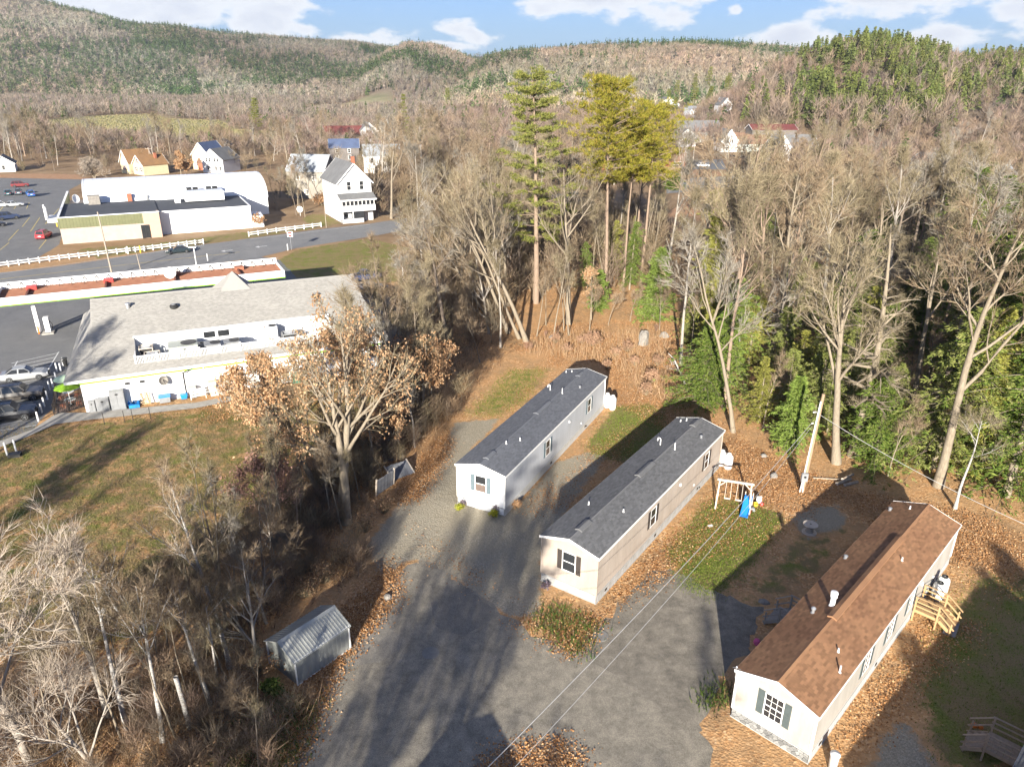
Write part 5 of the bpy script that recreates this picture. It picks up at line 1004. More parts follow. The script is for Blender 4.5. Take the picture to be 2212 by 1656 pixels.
YEL_W = mat('cream_clapboard', (.54, .46, .30), (.48, .41, .27), .5, .7); WHT_W = mat('white_clapboard', (.60, .60, .60), (.54, .54, .54), .4, .65, aniso=(1, 1, 6)); R_TAN = mat('tan_shingles', (.24, .135, .06), (.19, .11, .055), .6, .9); R_GRAY = mat('gray_shingles', (.16, .16, .16), (.12, .12, .12), .5, .9); R_BLUE = mat('blue_metal_roof', (.09, .12, .20), (.07, .09, .15), .4, .6); R_MET = mat('pale_metal_roof', (.30, .32, .34), (.25, .27, .285), .2, .45); R_BRN = mat('brown_shingles', (.20, .12, .08), (.16, .09, .06), .6, .9); W_OLD = mat('old_gray_boards', (.29, .265, .225), (.20, .18, .15), 1, .9, aniso=(3, 3, .3)); W_DARK = mat('dark_clapboard', (.16, .14, .13), (.11, .10, .09), .6, .8); MAROON = mat('maroon_shutter', (.35, .12, .10), None, 2, .7); R_RED = mat('red_metal_roof', (.15, .045, .04), (.12, .04, .035), .5, .6); W_GRN = mat('pale_green_clapboard', (.52, .58, .54), None, .5, .7)
a, b = at(283, 375), at(320, 381); rz = face_to(a, b); wd = 7.4; c0 = ((a[0] + b[0]) / 2, (a[1] + b[1]) / 2)
house('house', 'cream house with tan roof and maroon shutters beyond the supermarket', c0, rz, wd, 9, 3.6, 6.6, YEL_W, R_TAN, [('F', -1.7, 1.2, .9, 1.5), ('F', 1.9, 1.2, .9, 1.5), ('F', 0, 4.0, .9, 1.4), ('L', 3, 1.2, .9, 1.5)], shut=MAROON, chimney=(1.5, 6, .6))
a2 = at(249, 376); house('house', 'cream side wing with steep tan roof left of the maroon-shuttered house', (a2[0] + 2.9, a2[1] + 2.0), rz, 6.2, 9, 4.0, 8.0, YEL_W, R_TAN, [('F', 0, 1.3, .9, 1.5)], shut=MAROON)
a, b = at(440, 373), at(484, 374); rz = face_to(a, b); c0 = ((a[0] + b[0]) / 2, (a[1] + b[1]) / 2)
house('house', 'white gabled house with gray roof and four upper windows behind the arched roof', c0, rz - .08, 8.4, 11, 4.6, 8.2, WHT_W, R_GRAY, [('F', x, 3.9, .75, 1.2) for x in (-2.2, -1.0, 1.0, 2.2)] + [('F', x, 1.0, .8, 1.3) for x in (-1.9, 1.2, 2.9)])
part_l = at(418, 372); house('house', 'cream gabled house with blue roof half hidden by a tan-leaved tree', (part_l[0], part_l[1] + 8), rz - .1, 7, 11, 5.5, 9.6, YEL_W, R_BLUE, [('F', -1.5, 1.3, .8, 1.3), ('F', 1.5, 1.3, .8, 1.3)])
a3 = at(505, 368); house('house', 'low brick house right of the white gabled house', (a3[0], a3[1] + 3), rz + pi / 2 + .1, 7, 13, 2.8, 5.2, BRICK, R_BRN, [('L', 4, 1, 1.0, 1.3), ('L', 9, 1, 1.0, 1.3)])
a4 = at(478, 333); house('house', 'far roof peeping between bare trees behind the cream house', a4, .2, 8, 12, 4, 6, W_DARK, R_GRAY)
a5 = at(10, 372); house('house', 'small white house at the far left edge among bare trunks', a5, .5, 7, 9, 3, 5.5, WHT_W, R_GRAY, [('F', 0, 1, .9, 1.3)])
# gray barn: ridge parallel to the picture, its long side towards the road
a, b = at(624, 428), at(704, 430); rz = face_to(a, b); ln = hypot(b[0] - a[0], b[1] - a[1])
t = house('barn', 'tall weathered gray barn with pale metal roof', (a[0] - 5.5 * sin(rz), a[1] + 5.5 * cos(rz)), rz - pi / 2, 11, ln, 7.6, 11.6, W_OLD, R_MET, [('R', 3.4, 5.2, .9, .9), ('R', 8.0, 5.2, .8, .8), ('R', 5.5, 1.2, .9, 1.2)], cat='barn', ov=.25)
brd = MB().box(0, .03, 0, .42, 0, 7.4).mesh('wall_board', W_OLD)
for k in range(int(ln / .45)): link('wall_board', brd, t, (5.5, .05 + k * .45, 0))
# white clapboard house by the road
a = at(735.6, 480); side = Vector((-6.8, 12.8, 0)).normalized(); rz = atan2(side.y, side.x) - pi / 2; xv = Vector((cos(rz), sin(rz), 0))
o_ = Vector((*a, 0)) + xv * 4.1
t = house('house', 'tall white clapboard house with gray gable roof and glazed porch by the road', (o_.x, o_.y), rz, 8.2, 14.5, 9.2, 13.4, WHT_W, R_GRAY, [('F', -1.4, 7.4, .9, 1.9), ('F', 1.7, 7.4, .9, 1.9), ('L', 3, 3.8, .8, 1.7), ('L', 7, 3.8, .8, 1.7), ('L', 10.5, 6.6, .8, 1.6), ('L', 4.5, 6.6, .8, 1.6), ('F', -2.6, 1.0, .8, 1.6)], chimney=(2.6, 9, .8), ov=.45)
part('porch_roof', MB().prism([(-2.6, 5.6), (-.05, 6.7), (-.05, 6.55), (-2.6, 5.4)], -4.4, 4.4, 'x'), R_GRAY, t); part('porch_eave', MB().box(-4.45, 4.45, -2.68, -2.6, 5.2, 5.5), TRIM, t)
pw = part('porch', MB().box(-4.1, 4.1, -2.4, -.02, 2.7, 4.1).box(-4.1, 4.1, -2.4, -2.3, 5.1, 5.4).box(-4.1, -3.9, -2.4, -.02, 0, 2.7).box(-1.6, -1.4, -2.4, -2.2, 0, 2.7).box(-4.1, -.4, -2.3, -.02, 0, .9), WHT_W, t)
for k in range(9): part('porch_post', MB().box(-4.1 + k * .98, -3.96 + k * .98, -2.4, -2.28, 4.1, 5.1), TRIM, pw)
for k in range(8): part('porch_pane', MB().box(-3.95 + k * .98, -3.13 + k * .98, -2.36, -2.33, 4.15, 5.05), GLASS, pw)
part('porch_gap', MB().box(-1.3, 1.2, -2.2, -.05, .9, 2.65), GLASS, pw); part('lower_porch', MB().box(-1.3, 1.0, -2.4, -2.25, 0, 1.0), WHT_W, pw)
a = at(686, 348); house('house', 'dark timbered house with blue-gray roof behind the gray barn', (a[0] + 5, a[1] + 2), radians(-78), 10, 12, 5.6, 8.6, W_DARK, R_BLUE, [('R', 3, 3.6, 1, 1.5), ('R', 8, 3.6, 1, 1.5), ('R', 3, 1, 1, 1.5), ('R', 8, 1, 1, 1.5)])
a = at(690, 306); house('house', 'house with deep red roof among trees above the gray barn', (a[0] + 3, a[1]), radians(-75), 12, 22, 4, 8, W_DARK, R_RED)
a = at(808, 372); t = house('house', 'white house with pale metal roof and arched porch left of the bare trees', (a[0] - 4, a[1] + 3), radians(-80), 11, 13, 6, 9.5, WHT_W, R_MET, [('R', 3, 3.5, 1, 1.6), ('R', 7, 3.5, 1, 1.6)])
part('porch_arch', MB().prism([(-3.5, 0), (-3.5, 2.6), (-2.4, 3.9), (0, 4.6), (2.4, 3.9), (3.5, 2.6), (3.5, 0), (2.7, 0), (2.7, 2.4), (0, 3.6), (-2.7, 2.4), (-2.7, 0)], 0, 2.5, 'x'), WHT_W, t, (5.52, 6.5, 0))
a = at(800, 308); house('house', 'white gabled house high among the trees with dark roof', (a[0], a[1]), radians(18), 9, 14, 6, 10, WHT_W, R_GRAY, [('F', 0, 2, 1, 1.6)]); a = at(838, 309); house('house', 'narrow white gable end right of the white house high among the trees', (a[0], a[1]), radians(10), 7, 12, 7.5, 12, WHT_W, R_GRAY, [('F', 0, 6, .9, 1.6), ('F', 0, 2, .9, 1.6)])
# town on the right
def town(label, l, r, base, eh, rh, dp, wallm, roofm, wins, gab=False, ov=.4):
    c_ = att((l + r) / 2, base)[2]; a, b = at(l, base, min(c_, 28)), at(r, base, min(c_, 28)); rz = face_to(a, b); ln = hypot(b[0] - a[0], b[1] - a[1])
    if gab: return house('house', label, ((a[0] + b[0]) / 2, (a[1] + b[1]) / 2, c_ - .2), rz, ln, dp, eh, rh, wallm, roofm, [('F', u * ln / 2, z, ww, hh) for u, z, ww, hh in wins], ov=ov)
    return house('house', label, (a[0] - dp / 2 * sin(rz), a[1] + dp / 2 * cos(rz), c_ - .2), rz - pi / 2, dp, ln, eh, rh, wallm, roofm, [('R', (u + 1) * ln / 2, z, ww, hh) for u, z, ww, hh in wins], ov=ov)
town('long brick ranch house with brown roof behind the tall pines', 1300, 1482, 366, 3.6, 7.6, 11, BRICK, R_BRN, [(-.85, 1.1, 1.2, 1.9), (-.3, 1.1, 2.4, 1.7), (.05, 1.1, 1.1, 1.7), (.4, 1.1, 1.1, 1.7), (.78, 1.0, 3.4, 1.9)])
t = town('small front gable wing of the brick ranch house', 1308, 1338, 367, 3.6, 6.2, 5, BRICK, R_BRN, [(-.4, 1.1, .9, 1.8), (.5, 1.1, .9, 1.8)], True)
town('gray-green gambrel house with dormer left of the town street', 1465, 1554, 308, 6, 11, 12, W_GRN, R_GRAY, [(-.7, 1.5, 1.6, 2.2), (-.2, 1.5, 1.6, 2.2), (.5, 1.5, 1.4, 2)]); town('white gable wing with windows in front of the gray-green house', 1464, 1502, 318, 5.5, 9, 8, WHT_W, R_GRAY, [(-.4, 1.5, 1.5, 2.2), (.4, 1.5, 1.5, 2.2)], True)
town('white house with long brown roof and small dormer', 1590, 1656, 328, 4.0, 8.5, 12, W_GRN, R_BRN, [(-.5, 1, 1.4, 2), (.2, 1, 1.4, 2), (.7, 1, 1.2, 2)]); town('white gable end with paired windows left of the long brown roof', 1557, 1592, 329, 5.5, 10.5, 12, WHT_W, R_GRAY, [(-.3, 4.4, .9, 1.6), (.3, 4.4, .9, 1.6), (-.3, 1, 1, 1.7)], True)
town('white house with gray gambrel roof and railed porch at the right of town', 1700, 1764, 346, 5, 10.5, 12, W_DARK, R_GRAY, [(-.5, 2, 1.3, 2), (.3, 2, 1.3, 2)]); town('white gable front with balcony left of the gray gambrel roof', 1668, 1704, 350, 6.5, 11, 11, WHT_W, R_GRAY, [(-.4, 5, 1, 1.6), (.1, 5, 1, 1.6), (.5, 1, 1.5, 2.2)], True)
town('long white house with dark roof on the slope behind town', 1662, 1735, 268, 7, 11, 14, WHT_W, R_GRAY, [(-.6, 2.5, 2, 2.5), (-.1, 2.5, 2, 2.5), (.5, 2.5, 2, 2.5)]); town('low building with faded red roof below the long white house', 1625, 1720, 290, 2, 3.6, 7, W_DARK, R_RED, []); town('large white house showing above the pine crown', 1420, 1466, 248, 9, 15, 16, WHT_W, R_GRAY, [(-.4, 4, 2, 2.6), (.4, 4, 2, 2.6)], True)
town('white and blue trailer house among trees at the top of town', 1490, 1535, 254, 6, 8, 14, WHT_W, R_MET, [(-.5, 2, 2, 2), (.4, 2, 2, 2)]); town('small white house at the foot of the wooded rise', 1557, 1578, 250, 7, 11, 12, WHT_W, R_GRAY, [], True); town('white house seen through bare twigs at the right edge', 2140, 2190, 402, 4, 6.5, 10, WHT_W, R_MET, []); town('pale house seen through bare twigs right of the big vase-shaped tree', 1995, 2040, 372, 4, 7, 10, WHT_W, R_GRAY, []); town('white house low among saplings at the right edge', 2165, 2230, 470, 3, 5, 9, WHT_W, R_MET, [])
town('two-tone white cottage beyond the field foot at far left', 150, 175, 186 + 22, 8, 13, 16, WHT_W, R_GRAY, [], True)
for px, lb in ((1728, 'left'), (1740, 'right')): solid('storage_tank', ('squat' if lb == 'left' else 'taller') + ' white tank standing among bare trees right of town', 'tank', MB().lathe([(.7, 0), (.75, .3), (.75, 2.0 if lb == 'left' else 2.5), (.4, 2.7), (.02, 2.8)], n=14), WHITE, (*at(px, 416), 0))

# ------------------------------------------------------------------ cars
TYRE = mat('tyre_rubber', (.02, .02, .02), None, 5, .9); RIM = mat('alloy_rim', (.45, .46, .47), None, 4, .3, metal=.8); LAMP = mat('headlamp_glass', (.65, .66, .66), None, 3, .1); TAIL = mat('tail_lamp', (.35, .02, .02), None, 3, .2); BLK = mat('black_trim', (.025, .025, .025), None, 4, .6)
def paint(n, c): return mat(n, c, tuple(x * .93 for x in c), 1, .25, spec=.6)
def car(label, loc, rz, kind, pm, group=None):
    Lc, Wc, Hc, zb = {'sedan': (4.75, 1.82, 1.46, .95), 'suv': (4.85, 1.92, 1.80, 1.12), 'pickup': (5.6, 1.95, 1.85, 1.12), 'hatch': (4.3, 1.78, 1.55, 1.0)}[kind]
    t = thing('parked_car' if 'driving' not in label else 'car', label, {'sedan': 'car', 'suv': 'suv', 'pickup': 'pickup', 'hatch': 'car'}[kind], loc, rz, group); h = Lc / 2; w = Wc / 2
    st = {'sedan': [(-h, .45, .82, .80), (-h + .1, .30, .98, .93), (-h + 1.1, .22, zb, 1), (h - 1.5, .22, zb, 1), (h - .5, .25, zb - .1, .97), (h - .08, .30, zb - .28, .88), (h, .42, .58, .78)],
          'hatch': [(-h, .45, .9, .82), (-h + .1, .28, 1.0, .95), (h - 1.3, .22, zb, 1), (h - .4, .25, zb - .12, .96), (h, .42, .6, .8)]}.get(kind) or [(-h, .5, 1.0, .86), (-h + .08, .34, zb, .96), (h - 1.5, .3, zb, 1), (h - .3, .32, zb - .06, .97), (h - .03, .36, zb - .2, .92), (h, .5, .72, .86)]
    ring = lambda x, z0, z1, f: [(x, -w * f, z0 + .1), (x, -w * f * .9, z0), (x, w * f * .9, z0), (x, w * f, z0 + .1), (x, w * f * 1.0, z0 + (z1 - z0) * .62), (x, w * f * .9, z1), (x, -w * f * .9, z1), (x, -w * f * 1.0, z0 + (z1 - z0) * .62)]
    m = MB(); vs_ = []
    for s in st: vs_ += ring(*s)
    m.add(vs_, [(j * 8 + i, j * 8 + (i + 1) % 8, (j + 1) * 8 + (i + 1) % 8, (j + 1) * 8 + i) for j in range(len(st) - 1) for i in range(8)] + [tuple(range(8))[::-1], tuple(range(len(st) * 8 - 8, len(st) * 8))])
    cab = {'sedan': (h - 1.45, h - 2.2, -h + 1.35, -h + .5), 'suv': (h - 1.35, h - 2.0, -h + .45, -h + .1), 'pickup': (h - 1.6, h - 2.25, -.55, -.75), 'hatch': (h - 1.1, h - 1.95, -h + .7, -h + .12)}[kind]
    x0, x1, x2, x3 = cab; zt = zb - .02; wb, wr = w * .9, w * .70
    c = [(x0, -wb, zt), (x0, wb, zt), (x1, wr, Hc), (x1, -wr, Hc), (x2, wr, Hc), (x2, -wr, Hc), (x3, wb, zt), (x3, -wb, zt)]
    m.add(c, [(0, 1, 2, 3), (3, 2, 4, 5), (5, 4, 6, 7), (1, 6, 4, 2), (0, 3, 5, 7)])
    if kind == 'pickup':
        m.box(x3 - .02, -h + .1, -w * .92, -w * .84, zb - .05, zb + .12) if False else m.box(-h + .08, x3, -w * .95, -w * .86, zb - .05, zb + .1).box(-h + .08, x3, w * .86, w * .95, zb - .05, zb + .1)
        part('cargo_bed', MB().box(-h + .15, x3 - .05, -w * .85, w * .85, zb + .0, zb + .02), BLK, t)
    part('body', m, pm, t)
    def glass(nm, a, b, c_, d, f=.12, off=.012):
        P4 = [Vector(q) for q in (a, b, c_, d)]; ce = sum(P4, Vector()) / 4; nn = (P4[1] - P4[0]).cross(P4[3] - P4[0]).normalized()
        if nn.dot(ce - Vector((0, 0, zt))) < 0: nn = -nn
        part(nm, MB().add([ce + (q - ce) * (1 - f) + nn * off for q in P4], [(0, 1, 2, 3)]), GLASS, t)
    glass('windscreen', c[0], c[1], c[2], c[3]); glass('rear_window', c[5], c[4], c[6], c[7])
    nW = 1 if kind == 'pickup' else (3 if kind == 'suv' else 2)
    for s in (1, -1):
        B0, B1, T0, T1 = Vector((x0, s * wb, zt)), Vector((x3, s * wb, zt)), Vector((x1, s * wr, Hc)), Vector((x2, s * wr, Hc))
        for k in range(nW): glass('side_window', B0.lerp(B1, k / nW), B0.lerp(B1, (k + 1) / nW), T0.lerp(T1, (k + 1) / nW), T0.lerp(T1, k / nW), .14)
        part('headlight', MB().box(h - .14, h - .005, s * w * .62 - .18, s * w * .62 + .18, zb - .42, zb - .26), LAMP, t); part('tail_light', MB().box(-h - .02, -h + .06, s * w * .66 - .12, s * w * .66 + .12, zb - .30, zb - .08), TAIL, t)
        part('wing_mirror', MB().box(x0 - .35, x0 - .2, s * w * 1.0 - .1, s * w * 1.0 + .1, zb, zb + .16), pm, t)
        for xw in (h - .9, -h + .95):
            R_ = .33 if kind in ('sedan', 'hatch') else .39
            wh = part('wheel', MB().tube((0, s * -.11, 0), (0, s * .11, 0), R_, n=18), TYRE, t, (xw, s * (w - .10), R_))
            rm = MB().tube((0, s * .10, 0), (0, s * .125, 0), R_ * .30, n=8).lathe([(R_ * .60, 0), (R_ * .68, 0), (R_ * .68, .02), (R_ * .60, .02)], n=16) if False else MB().tube((0, s * .105, 0), (0, s * .122, 0), R_ * .28, n=8)
            for k in range(5): a_ = k * 2 * pi / 5; rm.bar((0, s * .115, 0), (R_ * .64 * cos(a_), s * .115, R_ * .64 * sin(a_)), .075, .02)
            for k in range(14): a_ = k * 2 * pi / 14; b_ = (k + 1) * 2 * pi / 14; rm.bar((R_ * .66 * cos(a_), s * .115, R_ * .66 * sin(a_)), (R_ * .66 * cos(b_), s * .115, R_ * .66 * sin(b_)), .03, .03)
            part('rim', rm, RIM, wh)
    part('bumper', MB().box(h - .06, h + .03, -w * .8, w * .8, .34, .52), BLK if kind != 'sedan' else pm, t); part('grille', MB().box(h - .05, h + .012, -w * .42, w * .42, zb - .48, zb - .27), BLK, t); part('number_plate', MB().box(-h - .03, -h, -.26, .26, zb - .42, zb - .28), WHITE, t)
    if kind == 'suv':
        for s in (1, -1): part('roof_rail', MB().bar((x1, s * wr * .9, Hc + .05), (x2, s * wr * .9, Hc + .05), .05), DARKMET, t)
    return t
def carat(label, px, py, rz, kind, pm, group=None, back=0):
    x, y = at(px, py); return car(label, (x - back * cos(rz), y - back * sin(rz)), rz, kind, pm, group)
CG = 'cars parked at the shop'
carat('silver sedan nose-in beside the white hatched bay', 104, 812, SRZ - .04, 'sedan', paint('silver_paint', (.28, .285, .29)), CG, 2.2); carat('brown suv parked between the silver sedan and the black suv', 92, 857, SRZ - .06, 'suv', paint('brown_gray_paint', (.085, .075, .066)), CG, 2.2); carat('black suv parked nearest the sidewalk', 76, 898, SRZ - .04, 'suv', paint('black_paint', (.012, .012, .014)), CG, 2.2)
CL_ = 'cars in the supermarket lot'; MV = MRZ + radians(95)
carat('maroon suv alone at the far side of the lot', 44, 404, MRZ + .1, 'suv', paint('maroon_paint', (.20, .045, .045)), CL_); carat('dark teal car, leftmost of the three in the middle row', 18, 421, MV, 'sedan', paint('teal_paint', (.03, .09, .11)), CL_); carat('dark gray suv between the teal car and the blue suv', 41, 420, MV, 'suv', paint('slate_paint', (.08, .10, .12)), CL_); carat('bright blue suv at the right of the middle row', 67, 424, MV + .1, 'suv', paint('blue_paint', (.03, .12, .35)), CL_)
carat('silver car parked behind a white one in the lot', 30, 446, MRZ + .1, 'sedan', paint('silver_lot_paint', (.36, .37, .38)), CL_); carat('white car cut by the left edge of the lot', 4, 447, MRZ + .1, 'hatch', paint('white_lot_paint', (.66, .66, .66)), CL_); carat('navy suv parked below the silver car in the lot', 18, 474, MRZ + .35, 'suv', paint('navy_paint', (.035, .05, .10)), CL_); carat('black car at the left edge of the lot below the navy suv', -12, 490, MRZ + .3, 'sedan', paint('lot_black_paint', (.02, .02, .025)), CL_)
carat('red suv parked by the yellow corral at the supermarket front', 96, 514, MRZ + radians(75), 'suv', paint('red_paint', (.38, .04, .05)), CL_); carat('dark sedan driving along the road past the white fence', 386, 546, MRZ + pi + .03, 'sedan', paint('dark_teal_paint', (.02, .03, .035)))
carat('white suv parked on the town driveway', 1518, 361, .12, 'suv', paint('white_suv_paint', (.72, .72, .72))); carat('dark blue pickup parked beyond the right end of the shop', 788, 605, SRZ + .2, 'pickup', paint('dark_blue_paint', (.03, .05, .12))); carat('gray car parked close to the right end of the shop', 806, 628, SRZ + .1, 'sedan', paint('gray_car_paint', (.16, .16, .17)))
# ------------------------------------------------------------------ trees
def nrm_(v): return v / (np.linalg.norm(v, axis=-1, keepdims=True) + 1e-9)
def grow(P0, D, Ls, K, wob, up, rng, bend=None):
    """N wandering stems at once: points (N,K+1,3) and directions"""
    n = len(P0); pts = np.zeros((n, K + 1, 3)); dr = np.zeros((n, K + 1, 3)); pts[:, 0] = P0; d = nrm_(np.asarray(D, float)); dr[:, 0] = d
    for k in range(K):
        d = d + rng.normal(0, wob, (n, 3)) + np.array([0, 0, up])
        if bend is not None: d = d + bend
        d = nrm_(d); pts[:, k + 1] = pts[:, k] + d * (Ls / K)[:, None]; dr[:, k + 1] = d
    return pts, dr
def offshoot(pts, dr, m, t0, t1, ang, rng, azup=0.0):
    """m side shoots per stem: start point, direction, place along the stem"""
    n, K1, _ = pts.shape; t = np.sort(rng.uniform(t0, t1, (n, m)), 1); f = t * (K1 - 1); i = np.minimum(f.astype(int), K1 - 2); fr = (f - i)[..., None]; ii = np.arange(n)[:, None]
    p = pts[ii, i] * (1 - fr) + pts[ii, i + 1] * fr; d = dr[ii, i + 1]
    r = nrm_(np.cross(d, rng.normal(0, 1, (n, m, 3)))); a = rng.normal(ang, .18, (n, m))[..., None]
    nd = nrm_(d * np.cos(a) + r * np.sin(a) + np.array([0, 0, azup])); return p.reshape(-1, 3), nd.reshape(-1, 3), t.reshape(-1)
def tubes(pts, rad, S_):
    n, K1, _ = pts.shape; d = np.gradient(pts, axis=1); d = nrm_(d); ref = np.where(np.abs(d[..., 2:3]) > .9, np.array([1., 0, 0]), np.array([0, 0, 1.])); a = nrm_(np.cross(d, ref)); b = np.cross(d, a)
    th = np.arange(S_) * 2 * np.pi / S_; v = pts[:, :, None] + rad[:, :, None, None] * (a[:, :, None] * np.cos(th)[:, None] + b[:, :, None] * np.sin(th)[:, None]); v = v.reshape(-1, 3)
    base = (np.arange(n) * K1 * S_)[:, None, None] + (np.arange(K1 - 1) * S_)[None, :, None]; i = np.arange(S_); j = (i + 1) % S_
    A, B_, C_, D_ = base + i, base + j, base + S_ + j, base + S_ + i
    return v, np.concatenate([np.stack([A, B_, C_], -1).reshape(-1, 3), np.stack([A, C_, D_], -1).reshape(-1, 3)])
def blades(p, d, L_, w_, rng):
    """slim single triangles: twigs, needles, stems"""
    r = nrm_(np.cross(d, rng.normal(0, 1, d.shape))); h = r * (w_ / 2)[:, None]; v = np.stack([p - h, p + h, p + d * L_[:, None]], 1).reshape(-1, 3); return v, np.arange(len(v)).reshape(-1, 3)
def cards(p, d, L_, w_, rng):
    """leaf-sized kites"""
    r = nrm_(np.cross(d, rng.normal(0, 1, d.shape))); h = r * (w_ / 2)[:, None]; m = p + d * (L_ * .45)[:, None]; v = np.stack([p, m + h, p + d * L_[:, None], m - h], 1).reshape(-1, 3); q_ = np.arange(len(p))[:, None] * 4
    return v, np.concatenate([q_ + np.array([0, 1, 2]), q_ + np.array([0, 2, 3])])
def cat_(parts):
    V = []; T = []; M_ = []; b = 0
    for v, t, mi in parts: V.append(v); T.append(t + b); M_.append(np.full(len(t), mi)); b += len(v)
    return np.concatenate(V), np.concatenate(T), np.concatenate(M_)

BARK = mat('gray_tan_bark', (.27, .225, .165), (.17, .138, .10), 3, .9, .3, 12, aniso=(4, 4, .8)); BARKD = mat('dark_bark', (.19, .15, .115), (.12, .095, .075), 3, .9, .3, 12, aniso=(4, 4, .8)); BARKP = mat('pine_bark', (.28, .205, .15), (.18, .13, .095), 3, .9, .3, 12, aniso=(4, 4, .8))
BIRCH = mat('birch_bark', (.52, .50, .465), (.15, .135, .12), 5, .75, .2, 20, aniso=(1, 1, 4)); BARKS = mat('silver_gray_bark', (.34, .305, .26), (.24, .21, .18), 3, .85, .2, 12)
TWIG = leafmat('bare_twigs', [(.13, .105, .065), (.20, .165, .105), (.275, .23, .15)], 0, .22); TWIGR = leafmat('reddish_twigs', [(.155, .11, .072), (.215, .16, .105), (.27, .21, .14)], 0, .2); TWIGG = leafmat('gray_twigs', [(.14, .122, .10), (.20, .18, .148), (.26, .235, .195)], 0, .2); TWIGS = leafmat('silver_twigs', [(.26, .21, .165), (.34, .285, .23), (.40, .345, .285)], 0, .15)
LEAFT = leafmat('tan_leaves', [(.33, .18, .09), (.44, .27, .15), (.53, .36, .22), (.38, .22, .11)], .35, .12); LEAFP = leafmat('pinkish_dry_leaves', [(.34, .19, .15), (.44, .27, .21), (.38, .22, .18)], .3, .1)
PINE = leafmat('pine_needles', [(.10, .115, .03), (.16, .18, .045), (.23, .235, .065), (.28, .26, .08)], .25, .16); REDPINE = leafmat('red_pine_needles', [(.12, .125, .018), (.22, .21, .03), (.33, .295, .05), (.30, .21, .05)], .25, .1)
HEM = leafmat('hemlock_needles', [(.05, .085, .018), (.10, .155, .03), (.16, .215, .045), (.24, .27, .07)], .25, .28); HEM2 = leafmat('light_hemlock_needles', [(.08, .105, .025), (.15, .18, .045), (.22, .24, .07), (.27, .27, .10)], .25, .25); YOUNG = leafmat('young_conifer_needles', [(.10, .155, .03), (.17, .23, .05), (.22, .28, .07)], .25, .12); LIMEN = leafmat('yellow_green_needles', [(.19, .20, .04), (.27, .27, .06), (.33, .30, .09)], .25, .12)

def bare(seed, h, r, fork=.35, nl=8, spread=.75, ll=.45, up=.10, lean=(0, 0), bend=(0, 0), sub=(7, 6, 5), tw=1.0, wob=.06, twl=.9, twn=1.0, leaf=0, leafw=.13, dbh_sides=8, stems=1, limb_up=.0):
    """trunk+limbs and crown meshes (numpy), unlinked"""
    rng = np.random.default_rng(seed); P0 = np.zeros((stems, 3)); D0 = np.tile([lean[0], lean[1], 1.0], (stems, 1))
    if stems > 1: P0[:, :2] = rng.normal(0, .25, (stems, 2)); D0[:, :2] += rng.normal(0, .22, (stems, 2))
    hs = np.full(stems, h * .92) * rng.uniform(.8, 1, stems); hs[0] = h * .92
    tp, td = grow(P0, D0, hs, 9, wob * .6, .0, rng, np.array([bend[0], bend[1], 0]))
    t = np.linspace(0, 1, 10); tr = r * (1 - .88 * t ** 1.1) * np.where(t < .06, 1.35, 1); A = [(*tubes(tp, np.tile(tr, (stems, 1)), dbh_sides), 0)]
    p, d, f = offshoot(tp, td, nl, fork, .97, spread, rng, limb_up); Ll = h * ll * (1.05 - .75 * ((f - fork) / (1 - fork))) * rng.uniform(.7, 1.15, len(f))
    lp, ld = grow(p, d, Ll, 6, wob * 1.5, up, rng); lr0 = np.interp(f, t, tr) * .62; s6 = np.linspace(0, 1, 7); A.append((*tubes(lp, lr0[:, None] * (1 - .85 * s6), 6), 0))
    C = []; p, d, f2 = offshoot(lp, ld, sub[0], .22, .98, .62, rng, .05); L2 = np.repeat(Ll, sub[0]) * .42 * (1.1 - .6 * f2) * rng.uniform(.6, 1.2, len(f2)); r2 = np.repeat(lr0, sub[0]) * (1 - .8 * f2) * .55
    bp, bd = grow(p, d, L2, 4, wob * 2, up * .8, rng); s4 = np.linspace(0, 1, 5); C.append((*tubes(bp, np.maximum(r2[:, None] * (1 - .8 * s4), .008 * tw), 4), 0))
    p, d, f3 = offshoot(bp, bd, sub[1], .15, 1, .6, rng, .05); L3 = np.repeat(L2, sub[1]) * .5 * rng.uniform(.5, 1.2, len(f3)); q_, qd = grow(p, d, L3, 2, wob * 2.4, up * .6, rng); C.append((*tubes(q_, np.tile(np.array([.014, .011, .006]) * tw, (len(q_), 1)), 3), 1))
    p, d, f4 = offshoot(q_, qd, sub[2], .1, 1, .6, rng, .06); L4 = twl * rng.uniform(.35, 1.1, len(f4)); C.append((*blades(p, d, L4, np.full(len(f4), .017 * tw), rng), 1))
    if leaf:
        k = rng.integers(0, len(p), leaf); lpnt = p[k] + d[k] * (L4[k] * rng.uniform(.3, 1, leaf))[:, None] + rng.normal(0, .07, (leaf, 3)); ld_ = nrm_(rng.normal(0, .45, (leaf, 3)) + np.array([0, 0, -.9])); C.append((*cards(lpnt, ld_, leafw * rng.uniform(.9, 1.7, leaf), leafw * rng.uniform(.6, 1.0, leaf), rng), 2))
    return cat_(A), cat_(C)
